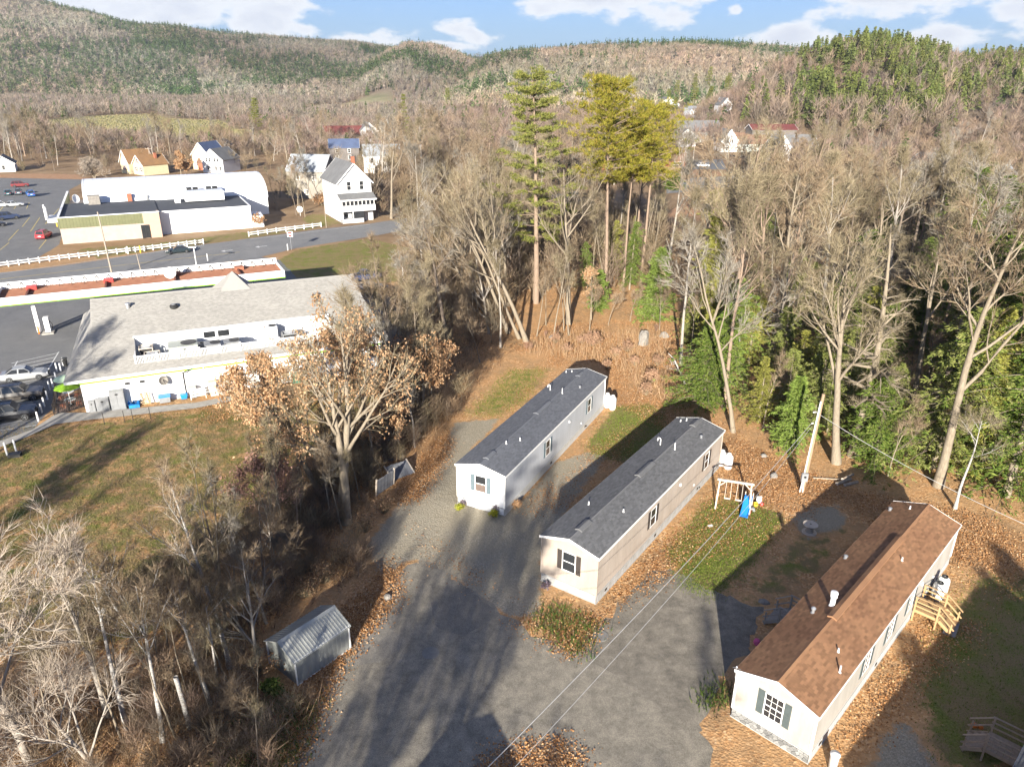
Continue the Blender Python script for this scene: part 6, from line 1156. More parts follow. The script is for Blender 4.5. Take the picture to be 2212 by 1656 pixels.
def pine(seed, h, r, crown=.45, rad=5.0, whorls=13, per=6, tuft=12, nb=26, nl=.5, w_=.05, layered=True, droop=0.0, top=.25):
    rng = np.random.default_rng(seed); tp, td = grow(np.zeros((1, 3)), [[0, 0, 1]], np.array([h * .97]), 10, .012, 0, rng); t = np.linspace(0, 1, 11); A = [(*tubes(tp, (r * (1 - .85 * t))[None], 9), 0)]
    B_ = []; C = []; ks = np.linspace(1 - crown, .985, whorls)
    for i, kk in enumerate(ks):
        n = max(3, per + rng.integers(-1, 2)); az = rng.uniform(0, 6.28) + np.arange(n) * 2 * np.pi / n + rng.normal(0, .25, n); q_ = (kk - (1 - crown)) / crown
        prof = (np.sin(np.pi * (.22 + .70 * q_)) ** .7) if not layered else (1 - .72 * q_) * (.55 + .45 * min(1, q_ * 4)); Lb = rad * prof * rng.uniform(.45, 1.25, n); rise = (.02 + .6 * q_ ** 2.5) if layered else (.05 + .75 * q_)
        d = np.stack([np.cos(az), np.sin(az), np.full(n, rise - droop)], -1); p0 = np.tile(tp[0, 0] * 0 + np.array([np.interp(kk, t, tp[0, :, 0]), np.interp(kk, t, tp[0, :, 1]), np.interp(kk, t, tp[0, :, 2])]), (n, 1))
        bp, bd = grow(p0, d, Lb, 5, .06, .03, rng); s = np.linspace(0, 1, 6); B_.append((*tubes(bp, (.07 * (1 - .8 * s))[None].repeat(n, 0), 5), 0))
        p, dd, f = offshoot(bp, bd, tuft, .25, 1.0, .7, rng, .12 if not layered else 0)
        if layered: dd[:, 2] *= .25
        Ls = .16 * rad * rng.uniform(.4, 1.1, len(f)); p = p + dd * Ls[:, None]
        nn = len(p) * nb; c = np.repeat(p, nb, 0) + rng.normal(0, .16 * (nl / .5), (nn, 3)) * np.array([1.2, 1.2, .3 if layered else .55]); nd = nrm_(np.repeat(dd, nb, 0) * .5 + rng.normal(0, .6, (nn, 3)) + np.array([0, 0, .35])); C.append((*blades(c, nd, nl * rng.uniform(.6, 1.1, nn), np.full(nn, w_ * 1.5), rng), 1))
    return cat_(A), cat_(B_ + C)
def hemlock(seed, h, rad, base=.04, lv=34, per=7, sp=11, droop=.16, slim=1.0, ll=.42, ww=.13, r=None, prof_pow=.65, kn=5):
    rng = np.random.default_rng(seed); tp, td = grow(np.zeros((1, 3)), [[0, 0, 1]], np.array([h]), 10, .02, 0, rng); t = np.linspace(0, 1, 11); A = [(*tubes(tp, ((r or h * .017) * (1 - .93 * t))[None], 8), 0)]; ph = rng.uniform(0, 6); B_ = []; C = []
    for kk in np.linspace(base, .985, lv):
        n = max(3, int(per * (1 - .35 * kk)) + rng.integers(-1, 2)); az = rng.uniform(0, 6.28) + np.arange(n) * 2 * np.pi / n + rng.normal(0, .35, n); Lb = rad * (1 - kk) ** prof_pow * rng.uniform(.25, 1.35, n) * (1 + .35 * np.sin(3 * az + ph + kk * 7)) + .12
        d = np.stack([np.cos(az), np.sin(az), np.full(n, .18 + .5 * kk ** 3)], -1); p0 = np.tile(np.array([np.interp(kk, t, tp[0, :, j]) for j in range(3)]), (n, 1)); bp, bd = grow(p0, d, Lb, 5, .05, -droop, rng); s = np.linspace(0, 1, 6); B_.append((*tubes(bp, (.028 * (1 - .8 * s))[None].repeat(n, 0), 3), 0))
        p, dd, f = offshoot(bp, bd, sp, .12, 1.0, .8, rng, 0); Ls = (np.repeat(Lb, sp) * .30 * (1.2 - f) + .1) * rng.uniform(.5, 1.1, len(f)); dd[:, 2] = dd[:, 2] * .35 - .12; dd = nrm_(dd)
        k = kn; nn = len(p) * k; u = rng.uniform(0, 1, nn); c = np.repeat(p, k, 0) + np.repeat(dd, k, 0) * (np.repeat(Ls, k) * u)[:, None] + rng.normal(0, .05, (nn, 3)); nd = nrm_(np.repeat(dd, k, 0) + rng.normal(0, .5, (nn, 3)) * np.array([1, 1, .45])); C.append((*cards(c, nd, ll * rng.uniform(.5, 1.15, nn), ww * rng.uniform(.6, 1.2, nn), rng), 1))
    return cat_(A), cat_(B_ + C)
def tree(name, label, cat, AC, mats, loc=(0, 0, 0), rz=0, group=None):
    t = thing(name, label, cat, loc, rz, group); (v, tr, mi), (v2, t2, m2) = AC
    link('trunk', fastmesh('trunk', v, tr, mats[:1], None, True), t); link('crown', fastmesh('crown', v2, t2, mats, m2, m2 == 0), t); return t
def G(px, py): return att(px, py)
rt = np.random.default_rng(77)

# --- trees one can name in the photograph
tree('white_pine', 'tall layered white pine standing left of the two rounded pines', 'tree', pine(1, 33.0, .48, .68, 8.0, 14, 6, 14, 24, .55, .06), [BARKP, PINE], G(1158, 655), .4)
tree('red_pine', 'red pine with long bare trunk and broad yellow-green crown, tallest of the three rounded pines', 'tree', pine(2, 31.5, .33, .38, 6.4, 11, 7, 11, 22, .6, .06, False), [BARKP, REDPINE], G(1306, 650), 1.1)
tree('red_pine', 'red pine with long bare trunk, rightmost of the three rounded pines', 'tree', pine(3, 28.0, .30, .34, 6.2, 10, 7, 11, 22, .6, .06, False), [BARKP, REDPINE], G(1384, 618), 2.0)
tree('red_pine', 'slimmer red pine whose trunk stands between the two rounded pines', 'tree', pine(4, 26.0, .24, .30, 4.0, 9, 6, 12, 22, .6, .07, False), [BARKP, REDPINE], G(1346, 628), .3)
tree('white_pine', 'narrow pine behind the tallest rounded pine, only its top in view', 'tree', pine(5, 33, .3, .4, 4.2, 11, 6, 10, 20, .6, .07), [BARKP, PINE], G(1302, 590), 0)
tree('maple_tree', 'large pale bare tree with spreading limbs in front of the pines', 'tree', bare(11, 23, .40, .42, 9, .8, .5, .08, (-.02, 0), (0, 0), (8, 6, 5), 1.3), [BARK, TWIG], G(1228, 700), 2.2)
for k, (px, py, h, r, lx, bx, sd_) in enumerate(((1137, 738, 25, .30, -.42, -.035, 21), (1122, 732, 22, .22, -.36, -.05, 22), (1098, 720, 24, .27, -.30, -.06, 23), (1072, 712, 22, .26, -.25, -.08, 24), (1060, 700, 19, .2, -.5, -.05, 25))):
    tree('leaning_tree', ('pale bare tree arching far left, nearest the clearing', 'slim bare tree arching left beside the nearest arching one', 'bare tree leaning left, middle of the arching row', 'bare tree bowed left with a dense brown crown', 'bare tree leaning lowest to the left over the shop yard')[k], 'tree', bare(sd_, h, r, .38, 10, .6, .45, .10, (lx, .05), (bx * .6, 0), (8, 6, 5), 1.2), [BARK, TWIGR if k % 2 else TWIG], G(px, py), 0, 'arching trees left of the clearing')
tree('oak_tree', 'forked oak with tan leaves growing at the drive edge beside the fence panels', 'tree', bare(31, 16.5, .40, .2, 9, .85, .60, .05, (-.10, .05), (-.012, 0), (8, 6, 5), 1.3, leaf=3800, leafw=.17, stems=2), [BARK, TWIG, LEAFT], G(742, 1127), .3)
tree('oak_tree', 'oak with a slanting trunk and tan leaves in front of the shop wall', 'tree', bare(32, 13.5, .28, .35, 8, .7, .48, .06, (-.35, .06), (-.01, 0), (8, 6, 5), 1.3, leaf=3400, leafw=.17), [BARK, TWIG, LEAFT], G(700, 1085), .2)
tree('oak_tree', 'tan-leaved oak reaching above the shop roof terrace', 'tree', bare(33, 14.0, .26, .35, 9, .7, .45, .06, (-.1, 0), (0, 0), (8, 6, 5), 1.3, leaf=4500, leafw=.17), [BARKD, TWIG, LEAFT], G(735, 985), 2.6)
tree('oak_tree', 'dense tan-leaved small oak at the right end of the shop wall', 'tree', bare(34, 9.5, .18, .18, 9, .8, .5, .05, (0, 0), (0, 0), (8, 6, 5), 1.2, leaf=5600, leafw=.17), [BARK, TWIG, LEAFT], G(858, 930), 1.0)
tree('oak_tree', 'tan-leaved sapling oak between the slanting oak and the gravel drive', 'tree', bare(35, 7.5, .12, .15, 9, .8, .5, .05, (0, 0), (0, 0), (8, 6, 5), 1.2, leaf=4200, leafw=.16), [BARK, TWIG, LEAFT], G(845, 985), 2.0)
tree('oak_tree', 'tan-leaved oak spreading low in front of the left half of the shop wall', 'tree', bare(39, 9.5, .17, .2, 9, .85, .55, .05, (-.2, 0), (0, 0), (8, 6, 5), 1.2, leaf=5200, leafw=.17), [BARK, TWIG, LEAFT], G(600, 960), .8)
tree('oak_tree', 'tan-leaved oak filling the gap beside the arching thicket trees', 'tree', bare(40, 10.5, .17, .2, 9, .8, .5, .05, (.05, 0), (0, 0), (8, 6, 5), 1.2, leaf=5600, leafw=.18), [BARK, TWIG, LEAFT], G(915, 912), .8)
tree('oak_tree', 'low tan-leaved oak on the lawn bank left of the forked oak', 'tree', bare(36, 6.5, .11, .1, 9, .85, .55, .04, (-.1, 0), (0, 0), (8, 6, 5), 1.2, leaf=4200, leafw=.15), [BARK, TWIG, LEAFP], G(600, 1150), .5)
tree('silver_maple', 'bare silvery tree with upright twigs in front of the shop roof', 'tree', bare(37, 15, .22, .3, 10, .5, .45, .16, (0, 0), (0, 0), (8, 7, 6), 1.1), [BARKD, TWIG], G(790, 925), 0)
tree('silver_maple', 'bare grey tree with dark upper branches at the right end of the shop roof', 'tree', bare(38, 12, .20, .3, 10, .7, .45, .1, (.1, 0), (0, 0), (8, 7, 6), 1.1), [BARK, TWIG], G(905, 905), 1.2)
# birches of the lower left bank
for k, (px, py, h, r, lx, ly, sd_, lb, fk) in enumerate(((497, 1442, 12.5, .15, -.12, .12, 41, 'white birch with the longest clean trunk, leaning from the dark bank left of the shed', .5), (455, 1522, 8.0, .12, -.1, .08, 42, 'white birch with thinner trunk just below the longest one', .55), (352, 1600, 10.0, .13, .02, .1, 43, 'speckled birch trunk rising through the twigs near the bottom left', .55), (275, 1572, 10.5, .15, -.1, .1, 44, 'thick speckled birch trunk left of the other birches', .6), (470, 1470, 7.0, .08, .0, .1, 45, 'thin dark birch standing between the two white birches', .5))):
    tree('birch_tree', lb, 'tree', bare(sd_, h, r, fk, 9, .55, .42, .08, (lx, ly), (0, 0), (7, 7, 6), .9, .05, .7), [BIRCH, TWIGR], G(px, py), 0, 'birches on the lower left bank')
tree('birch_snag', 'broken-off birch trunk without branches on the dark bank', 'tree', (cat_([(*tubes(np.array([[[0, 0, 0], [-.1, .1, 1.6], [-.25, .15, 3.4]]]), np.array([[.15, .13, .12]]), 8), 0)]), cat_([(*blades(np.array([[0, 0, 2.5]] * 3), nrm_(rt.normal(0, 1, (3, 3))), np.full(3, .8), np.full(3, .03), rt), 1)])), [BIRCH, TWIG], G(410, 1572), 0)
tree('silver_maple', 'big silvery bare tree filling the bottom left corner', 'tree', bare(46, 12.5, .20, .16, 11, .75, .66, .07, (-.08, .1), (0, 0), (8, 6, 5), 1.15, .06, 1.2), [BARKS, TWIGS], G(62, 1640), .9)
tree('silver_maple', 'silvery bare tree with flat fan of branches at the left edge', 'tree', bare(47, 11.5, .17, .25, 10, .85, .6, .05, (-.1, .1), (0, 0), (8, 6, 5), 1.1, .06, 1.1), [BARKS, TWIGS], G(235, 1545), 2.1)
tree('silver_maple', 'low silvery tree with long raking twigs along the bottom edge', 'tree', bare(48, 6.5, .13, .1, 12, .9, .95, .05, (.25, -.1), (0, 0), (8, 6, 5), 1.1, .05, 1.2), [BARKS, TWIGS], G(215, 1668), 4.0)
tree('thorn_tree', 'brown crooked small tree leaning out from behind the shed', 'tree', bare(49, 5.5, .13, .25, 9, .8, .55, .05, (-.4, .2), (0, 0), (8, 7, 6), 1.1, .1), [BARK, TWIG], G(565, 1410), 1.0)
# right-hand woods, named ones
tree('maple_tree', 'big vase-shaped bare tree with thousands of fine twigs behind the beige home', 'tree', bare(51, 22, .36, .34, 12, .55, .52, .10, (-.16, .05), (-.012, 0), (9, 7, 6), 1.35), [BARK, TWIG], G(1806, 1000), .4)
tree('dead_hemlock', 'tall straight tree with many short horizontal bare boughs, middle of the right-hand wood', 'tree', bare(52, 23, .42, .16, 46, 1.35, .20, -.01, (.02, 0), (0, 0), (6, 4, 4), 1.3, .05), [BARK, TWIG], G(1842, 985), 0)
tree('maple_tree', 'tall bare tree forking high above the dark hemlocks at the right', 'tree', bare(53, 22, .30, .48, 9, .6, .42, .12, (.03, 0), (0, 0), (8, 6, 5), 1.3), [BARK, TWIG], G(1962, 905), 2.0)
tree('maple_tree', 'pale bare tree with a fan-like crown nearest the right edge', 'tree', bare(54, 19, .22, .5, 10, .6, .5, .12, (.05, 0), (0, 0), (8, 6, 5), 1.3), [BARK, TWIG], G(2075, 905), 1.0)
tree('maple_tree', 'bare tree with a low crooked limb in front of the dark hemlocks', 'tree', bare(55, 15, .22, .3, 9, .8, .5, .08, (.02, 0), (0, 0), (8, 6, 5), 1.2), [BARK, TWIG], G(2050, 940), 3.0)
tree('birch_tree', 'white birch standing alone at the rear corner of the brown-roofed home', 'tree', bare(56, 8.5, .13, .55, 7, .9, .4, .03, (.02, 0), (0, 0), (7, 6, 5), 1.0), [BIRCH, TWIG], G(2063, 1098), 0)
tree('birch_tree', 'crooked white birch rising from the evergreen behind the beige home', 'tree', bare(57, 12, .14, .5, 7, .7, .4, .08, (-.1, 0), (0, 0), (7, 6, 5), 1.0, .12), [BIRCH, TWIG], G(1596, 800), 0)
tree('birch_snag', 'fallen-looking white birch slanting across the young hemlock', 'tree', (cat_([(*tubes(np.array([[[0, 0, 0], [-.9, .2, 2.0], [-1.9, .4, 3.9], [-2.6, .4, 4.6]]]), np.array([[.12, .10, .08, .04]]), 8), 0)]), cat_([(*blades(np.tile([[-1.5, .3, 3.2]], (12, 1)) + rt.normal(0, .3, (12, 3)), nrm_(rt.normal(0, 1, (12, 3)) + [-.5, 0, .3]), np.full(12, 1.3), np.full(12, .05), rt), 0)])), [BIRCH, TWIG], G(1488, 850), 0)
tree('young_pine', 'bright yellow-green young conifer at the edge of the clearing', 'tree', hemlock(61, 10.5, 3.0, .03, 34, 8, 12, .05, 1, .5, .12, .12), [BARK, YOUNG], G(1412, 690), 0)
tree('young_pine', 'small bright conifer between the bare trunks of the clearing', 'tree', hemlock(62, 6.0, 1.6, .03, 24, 7, 10, .05, 1, .45, .12, .07), [BARK, YOUNG], G(1293, 668), 0)
tree('hemlock', 'bright green hemlock spreading just behind the beige home', 'tree', hemlock(63, 9.0, 4.4, .03, 34, 9, 14, .12, 1, .34, .075, None, .65, 9), [BARK, HEM], G(1520, 872), 0)
tree('hemlock', 'tall slim hemlock with yellowish top left of the vase-shaped tree', 'tree', hemlock(64, 17.5, 3.2, .1, 44, 8, 13, .1, 1, .36, .08, None, .65, 9), [BARK, LIMEN], G(1528, 745), 0)
tree('hemlock', 'bright hemlock bough mass overhanging the rear corner of the brown-roofed home', 'tree', hemlock(65, 8.5, 3.6, .08, 32, 9, 14, .14, 1, .34, .075, None, .65, 9), [BARK, HEM], G(1888, 1000), 0)
tree('hemlock', 'small yellow-green evergreen beside the meter pole', 'tree', hemlock(66, 7.5, 2.2, .12, 28, 8, 12, .14, 1, .34, .075, None, .65, 9), [BARK, YOUNG], G(1700, 975), 0)

# --- prototypes, then copies through the woods
protoB = [tree('bare_tree', 'tmp', 'tree', bare(100 + i, *a), [(BARK, BARKP, BARKS, BARKD)[i % 4], (TWIG, TWIGR, TWIGG)[i % 3]], (0, -400 - 12 * i, 0), 0) for i, a in enumerate((
    (20, .22, .45, 9, .55, .36, .12, (0, 0), (0, 0), (9, 7, 6), 1.5), (18, .18, .5, 8, .5, .34, .14, (.04, 0), (0, 0), (9, 7, 6), 1.5), (21, .26, .38, 10, .6, .42, .10, (-.05, 0), (0, 0), (9, 7, 6), 1.5), (16, .15, .42, 9, .6, .38, .12, (0, .04), (0, 0), (9, 7, 6), 1.4),
    (22, .30, .30, 11, .65, .45, .09, (0, 0), (0, 0), (10, 7, 6), 1.5), (14, .13, .35, 9, .6, .4, .13, (-.08, 0), (0, 0), (9, 7, 6), 1.3), (19, .20, .55, 8, .5, .33, .15, (.06, 0), (-.01, 0), (9, 7, 6), 1.5), (17, .2, .25, 11, .7, .48, .09, (0, 0), (0, 0), (10, 7, 6), 1.5), (18, .17, .3, 7, .6, .45, .08, (.1, 0), (.01, 0), (9, 7, 6), 1.4), (23, .24, .5, 12, .8, .3, .05, (0, 0), (0, 0), (9, 7, 6), 1.4), (15, .19, .15, 10, .9, .5, .06, (0, .1), (0, .01), (9, 7, 6), 1.4), (20, .28, .6, 7, .7, .36, .04, (-.03, 0), (0, 0), (8, 6, 5), 1.4)))]
protoS = [tree('sapling', 'tmp', 'tree', bare(130 + i, *a), [BARK, TWIG if i % 2 else TWIGR], (0, -520 - 8 * i, 0), 0) for i, a in enumerate(((9, .07, .45, 8, .5, .28, .12, (0, 0), (0, 0), (5, 5, 4), 1.1), (11, .085, .5, 8, .5, .28, .14, (.05, 0), (0, 0), (5, 5, 4), 1.1), (7, .06, .3, 9, .6, .35, .10, (-.05, 0), (0, 0), (5, 5, 5), 1.0), (13, .09, .55, 8, .45, .26, .15, (0, 0), (0, 0), (5, 5, 4), 1.1)))]
protoH = [tree('hemlock', 'tmp', 'tree', hemlock(150 + i, *a), [BARK, (HEM, HEM2, LIMEN, HEM)[i]], (0, -600 - 12 * i, 0), 0) for i, a in enumerate(((16, 4.4, .05, 32, 7, 15, .16, 1, .36, .075, None, .55, 9), (12, 4.0, .05, 28, 7, 15, .18, 1, .34, .07, None, .55, 9), (13, 3.2, .08, 30, 7, 14, .12, 1, .34, .07, None, .6, 9), (18, 4.8, .12, 34, 7, 15, .16, 1, .38, .08, None, .55, 9)))]
protoW = [tree('white_pine', 'tmp', 'tree', pine(170 + i, 22 + 3 * i, .3, .75, 4.6, 13, 6, 9, 18, .75, .09), [BARKP, PINE], (0, -700 - 14 * i, 0), 0) for i in range(2)]
SHED = P((590, 1505), (545, 1385), (690, 1262), (770, 1345), (790, 1425), (660, 1520))
AVOID = [[hloc(i, -3.2, -1.5), hloc(i, 3.4, -1.5), hloc(i, 3.4, 25), hloc(i, -3.2, 25)] for i in range(3)] + [[S(-3, -3), S(34, -3), S(35, 26), S(-3, 26)], P((1010, 900), (1180, 745), (1380, 700), (1440, 760), (1440, 900), (1300, 960), (1100, 920)), P((0, 620), (420, 577), (640, 536), (1000, 475), (1250, 425), (1250, 412), (1000, 455), (700, 494), (440, 528), (0, 577)), P((1480, 340), (1580, 340), (1580, 368), (1480, 368)), P((1440, 400), (1700, 370), (1700, 386), (1440, 420)), P((1425, 620), (1610, 620), (1660, 330), (1425, 330))]
AVOID.insert(7, SHED)
taken = [at(1806, 1000), at(1842, 985), at(1962, 905), at(1228, 700), at(1158, 655)]
LAND = [(at(*p), n) for p, n in (((1733, 1060), 'meter pole'), ((1980, 1100), 'brown-roofed home'), ((1560, 930), 'beige home'), ((1390, 745), 'tall pale stone'), ((1306, 650), 'tallest rounded pine'), ((1158, 655), 'layered white pine'), ((1228, 700), 'big pale maple'), ((1806, 1000), 'vase-shaped tree'), ((1842, 985), 'straight many-boughed tree'), ((2063, 1098), 'lone white birch'), ((2230, 1000), 'lower right edge'), ((2230, 700), 'right edge'), ((1962, 905), 'high-forked tree'), ((1412, 690), 'bright young conifer'), ((1528, 745), 'yellowish slim hemlock'), ((1488, 850), 'slanting white birch'), ((1545, 470), 'olive drooping tree'), ((1700, 450), 'white tanks'), ((2000, 470), 'far right houses'), ((2200, 450), 'right skyline end'), ((1390, 366), 'brick ranch house'), ((1518, 361), 'white suv'), ((1620, 329), 'long brown roof'), ((1730, 348), 'gambrel-roofed house'), ((1105, 560), 'rear of the clearing'), ((1090, 725), 'arching trees'), ((880, 800), 'shop roof corner'), ((871, 607), 'lamp on the grass'), ((960, 480), 'road bend'), ((1000, 400), 'middle of the strip'), ((860, 380), 'white arched-porch house'), ((740, 478), 'clapboard house'), ((660, 430), 'gray barn'), ((560, 490), 'end of the supermarket'), ((300, 375), 'cream house'), ((460, 372), 'white gabled house'), ((690, 310), 'red-roofed house'), ((205, 385), 'silver-pink bush'), ((100, 372), 'lot corner'), ((10, 372), 'far left house'), ((742, 1127), 'forked oak'), ((860, 960), 'sapling oak'), ((620, 1250), 'lawn edge'), ((500, 1440), 'longest birch'), ((643, 1480), 'metal shed'), ((300, 1590), 'bottom birches'), ((600, 1180), 'pinkish oak'), ((1480, 270), 'back of town'), ((1640, 255), 'long white house'))]
def scatter(protos, poly, n, label, group, smin=.85, smax=1.15, dmin=2.2, lean=0, wts=None):
    a = np.array(poly); c = 0; tries = 0
    while c < n and tries < n * 60:
        tries += 1; x = rt.uniform(a[:, 0].min(), a[:, 0].max()); y = rt.uniform(a[:, 1].min(), a[:, 1].max())
        if not bool(inpoly(np.array(x), np.array(y), poly)) or any(bool(inpoly(np.array(x), np.array(y), q_)) for q_ in AVOID) or any((x - u) ** 2 + (y - v) ** 2 < dmin ** 2 for u, v in taken): continue
        taken.append((x, y)); c += 1; s = rt.uniform(smin, smax)
        o = place(protos[int(rt.choice(len(protos), p=wts))], (x, y, gz(x, y) - .05), rt.uniform(0, 6.28), (('short ' if (s - smin) < .34 * (smax - smin) else 'tall ' if (s - smin) > .67 * (smax - smin) else 'middling ') + label + (', near the ' + min(LAND, key=lambda q_: (q_[0][0] - x) ** 2 + (q_[0][1] - y) ** 2)[1] if 'of the view' not in label else '')), group, (s * rt.uniform(.9, 1.15),) * 2 + (s,))
        o.rotation_euler = (rt.normal(0, .045), rt.normal(0, .045), o.rotation_euler[2])
        if lean: o.rotation_euler = (rt.normal(0, .05), -lean * rt.uniform(.5, 1.3), rt.uniform(-.4, .4))
    return c
RW = P((1452, 850), (1560, 925), (1700, 985), (1850, 1000), (1960, 1060), (2130, 1085), (2420, 1060), (2500, 640), (1900, 600), (1470, 610))
scatter(protoH, P((1960, 1050), (2110, 1085), (2420, 1070), (2480, 640), (2020, 640)), 34, 'dark hemlock of the dense right-edge stand', 'hemlocks at the right edge', 1.0, 1.45, 2.2, wts=[.3, .4, .1, .2])
scatter(protoH, P((1990, 650), (2480, 650), (2480, 560), (2040, 560)), 16, 'tall hemlock rising behind the right-edge stand', 'tall hemlocks behind the right-edge stand', .9, 1.3, 3)
scatter(protoH, P((1480, 840), (1580, 905), (1950, 985), (1990, 700), (1500, 640)), 34, 'green hemlock among bare trees right of the clearing', 'hemlocks right of the clearing', .45, .85, 1.9, wts=[.2, .5, .2, .1])
scatter(protoB, RW, 50, 'bare tree in the dense wood right of the clearing', 'bare trees right of the clearing', .9, 1.3, 2.4)
scatter(protoS, RW, 44, 'thin sapling in the dense wood right of the clearing', 'saplings right of the clearing', .8, 1.2, 1.2)
RW2 = P((1470, 610), (1900, 600), (2600, 640), (2700, 420), (1640, 420), (1500, 520))
scatter(protoB, RW2, 52, 'bare tree in the far right-hand wood below town', 'bare trees below town', .65, 1.0, 3.2); scatter(protoH, RW2, 12, 'evergreen in the far right-hand wood', 'evergreens below town', .5, .8, 3); scatter(protoS, RW2, 20, 'thin sapling in the far right-hand wood', 'saplings below town', .9, 1.2, 2)
CB = P((1070, 690), (1130, 660), (1470, 640), (1500, 510), (1080, 500))
scatter(protoS, CB, 44, 'slim bare stem among the tall pine trunks', 'slim stems among the pines', 1.0, 1.5, 1.5); scatter(protoB, CB, 16, 'bare tree behind the tall pine trunks', 'bare trees behind the pines', .9, 1.2, 3); scatter(protoH, CB, 7, 'dark young hemlock behind the tall pine trunks', 'hemlocks behind the pines', .4, .7, 3)
scatter(protoS, P((1100, 740), (1170, 700), (1440, 690), (1440, 760), (1300, 740), (1200, 760)), 9, 'lone slim trunk standing on the leafy clearing floor', 'slim trunks of the clearing', .8, 1.3, 2)
LS = P((870, 890), (1000, 880), (1075, 770), (1110, 690), (1090, 560), (880, 545), (890, 640), (880, 760))
scatter(protoB, LS, 22, 'bare tree between the shop and the clearing', 'bare trees beside the shop', .65, 1.05, 1.8, lean=.12); scatter(protoS, LS, 36, 'thin stem between the shop and the clearing', 'thin stems beside the shop', .8, 1.3, .9, lean=.12)
scatter(protoB, P((800, 476), (1090, 545), (1180, 470), (1160, 380), (860, 330), (800, 370)), 46, 'bare tree in the strip behind the road', 'bare trees behind the road bend', .85, 1.2, 3.0)
scatter(protoB, P((-60, 372), (230, 376), (230, 345), (200, 320), (-80, 316)), 34, 'bare tree in the row behind the lot', 'bare trees behind the supermarket lot', .75, 1.0, 3.5); scatter(protoB, P((330, 372), (430, 350), (620, 360), (620, 400), (720, 330), (860, 322), (850, 300), (330, 305)), 40, 'bare tree among the houses beyond the supermarket', 'bare trees among the houses', .65, .95, 4)
scatter(protoB, P((1080, 480), (1500, 400), (1480, 380), (1640, 372), (1900, 400), (2300, 430), (2350, 330), (1100, 330)), 40, 'bare tree around the town houses', 'bare trees around the town houses', .7, 1.0, 5)
place(protoW[0], G(556, 292), 0, 'lone dark green pine rising above the bare trees left of centre', None, .95); place(protoW[1], G(876, 318), 1, 'dark spruce-like pine above the white houses', None, (.55, .55, 1.0)); place(protoW[0], G(970, 240), 2, 'pine top showing above the central bare trees', None, 1.0)
scatter(protoW, P((1420, 275), (1700, 265), (1720, 235), (1420, 232)), 14, 'green pine in the row behind the town', 'pines behind the town', .8, 1.1, 7)
tree('oak_tree', 'round tan-leaved tree in front of the cream house with blue roof', 'tree', bare(81, 8, .2, .15, 10, .85, .6, .03, (0, 0), (0, 0), (7, 6, 5), 2, leaf=5000, leafw=.4), [BARK, TWIG, LEAFT], G(392, 381), 0)
tree('silver_maple', 'hazy silver-pink bush-like tree left of the cream house', 'tree', bare(82, 7, .2, .08, 12, .85, .7, .03, (0, 0), (0, 0), (8, 7, 6), 2.6, stems=3), [BARK, TWIGS], G(205, 385), 0)
tree('oak_tree', 'rust-leaved small oak standing among the clearing trunks', 'tree', bare(83, 8, .1, .3, 8, .7, .35, .05, (0, 0), (0, 0), (6, 5, 5), 1.2, leaf=900, leafw=.2), [BARK, TWIG, LEAFT], G(1277, 690), 0)
tree('yew_bush', 'dark green clipped evergreens by the town street', 'shrub', hemlock(84, 5, 5.5, .03, 20, 9, 12, .1, 1, .6, .25, .1, .6), [BARK, HEM], G(1452, 408), 0)
tree('willow', 'olive-green drooping tree beside the reddish bare bank', 'tree', hemlock(85, 7, 3.0, .03, 24, 9, 12, .1, 1, .7, .2, .1, .6), [BARK, LIMEN], G(1545, 470), 0)
BK2 = P((640, 1330), (730, 1150), (800, 1085), (900, 960), (985, 905), (900, 880), (760, 960), (660, 1050), (560, 1180), (420, 1330), (430, 1420), (560, 1440))
scatter(protoB, BK2, 16, 'bare tree on the tangled bank', 'bare trees on the bank', .35, .6, 1.6); scatter(protoS, BK2, 34, 'thin stem on the tangled bank', 'thin stems on the bank', .5, .95, .9, lean=.12)
scatter(protoS, P((60, 1660), (560, 1660), (600, 1480), (430, 1380), (200, 1480)), 16, 'thin stem on the lower left bank', 'thin stems among the birches', .4, .8, 1.0, lean=.12)
scatter(protoB, P((590, 455), (640, 475), (700, 425), (640, 420), (600, 415)), 7, 'bare tree before the gray barn', 'bare trees before the barn', .4, .75, 1.5); scatter(protoS, P((575, 420), (600, 470), (660, 470), (640, 420)), 9, 'thin stem beside the gray barn', 'thin stems beside the barn', .6, 1.0, 1.2)
scatter(protoS, P((760, 905), (905, 905), (930, 840), (850, 815), (780, 850)), 12, 'thin bare stem screening the right end of the shop', 'thin stems at the shop end', .8, 1.25, 1.0)
AVOID.pop()
scatter(protoS, P((1440, 640), (1620, 640), (1650, 480), (1480, 480)), 8, 'slim sapling below the town street', 'saplings in the gap', .6, .9, 2.5)
AVOID.append(P((1425, 620), (1610, 620), (1660, 330), (1425, 330)))
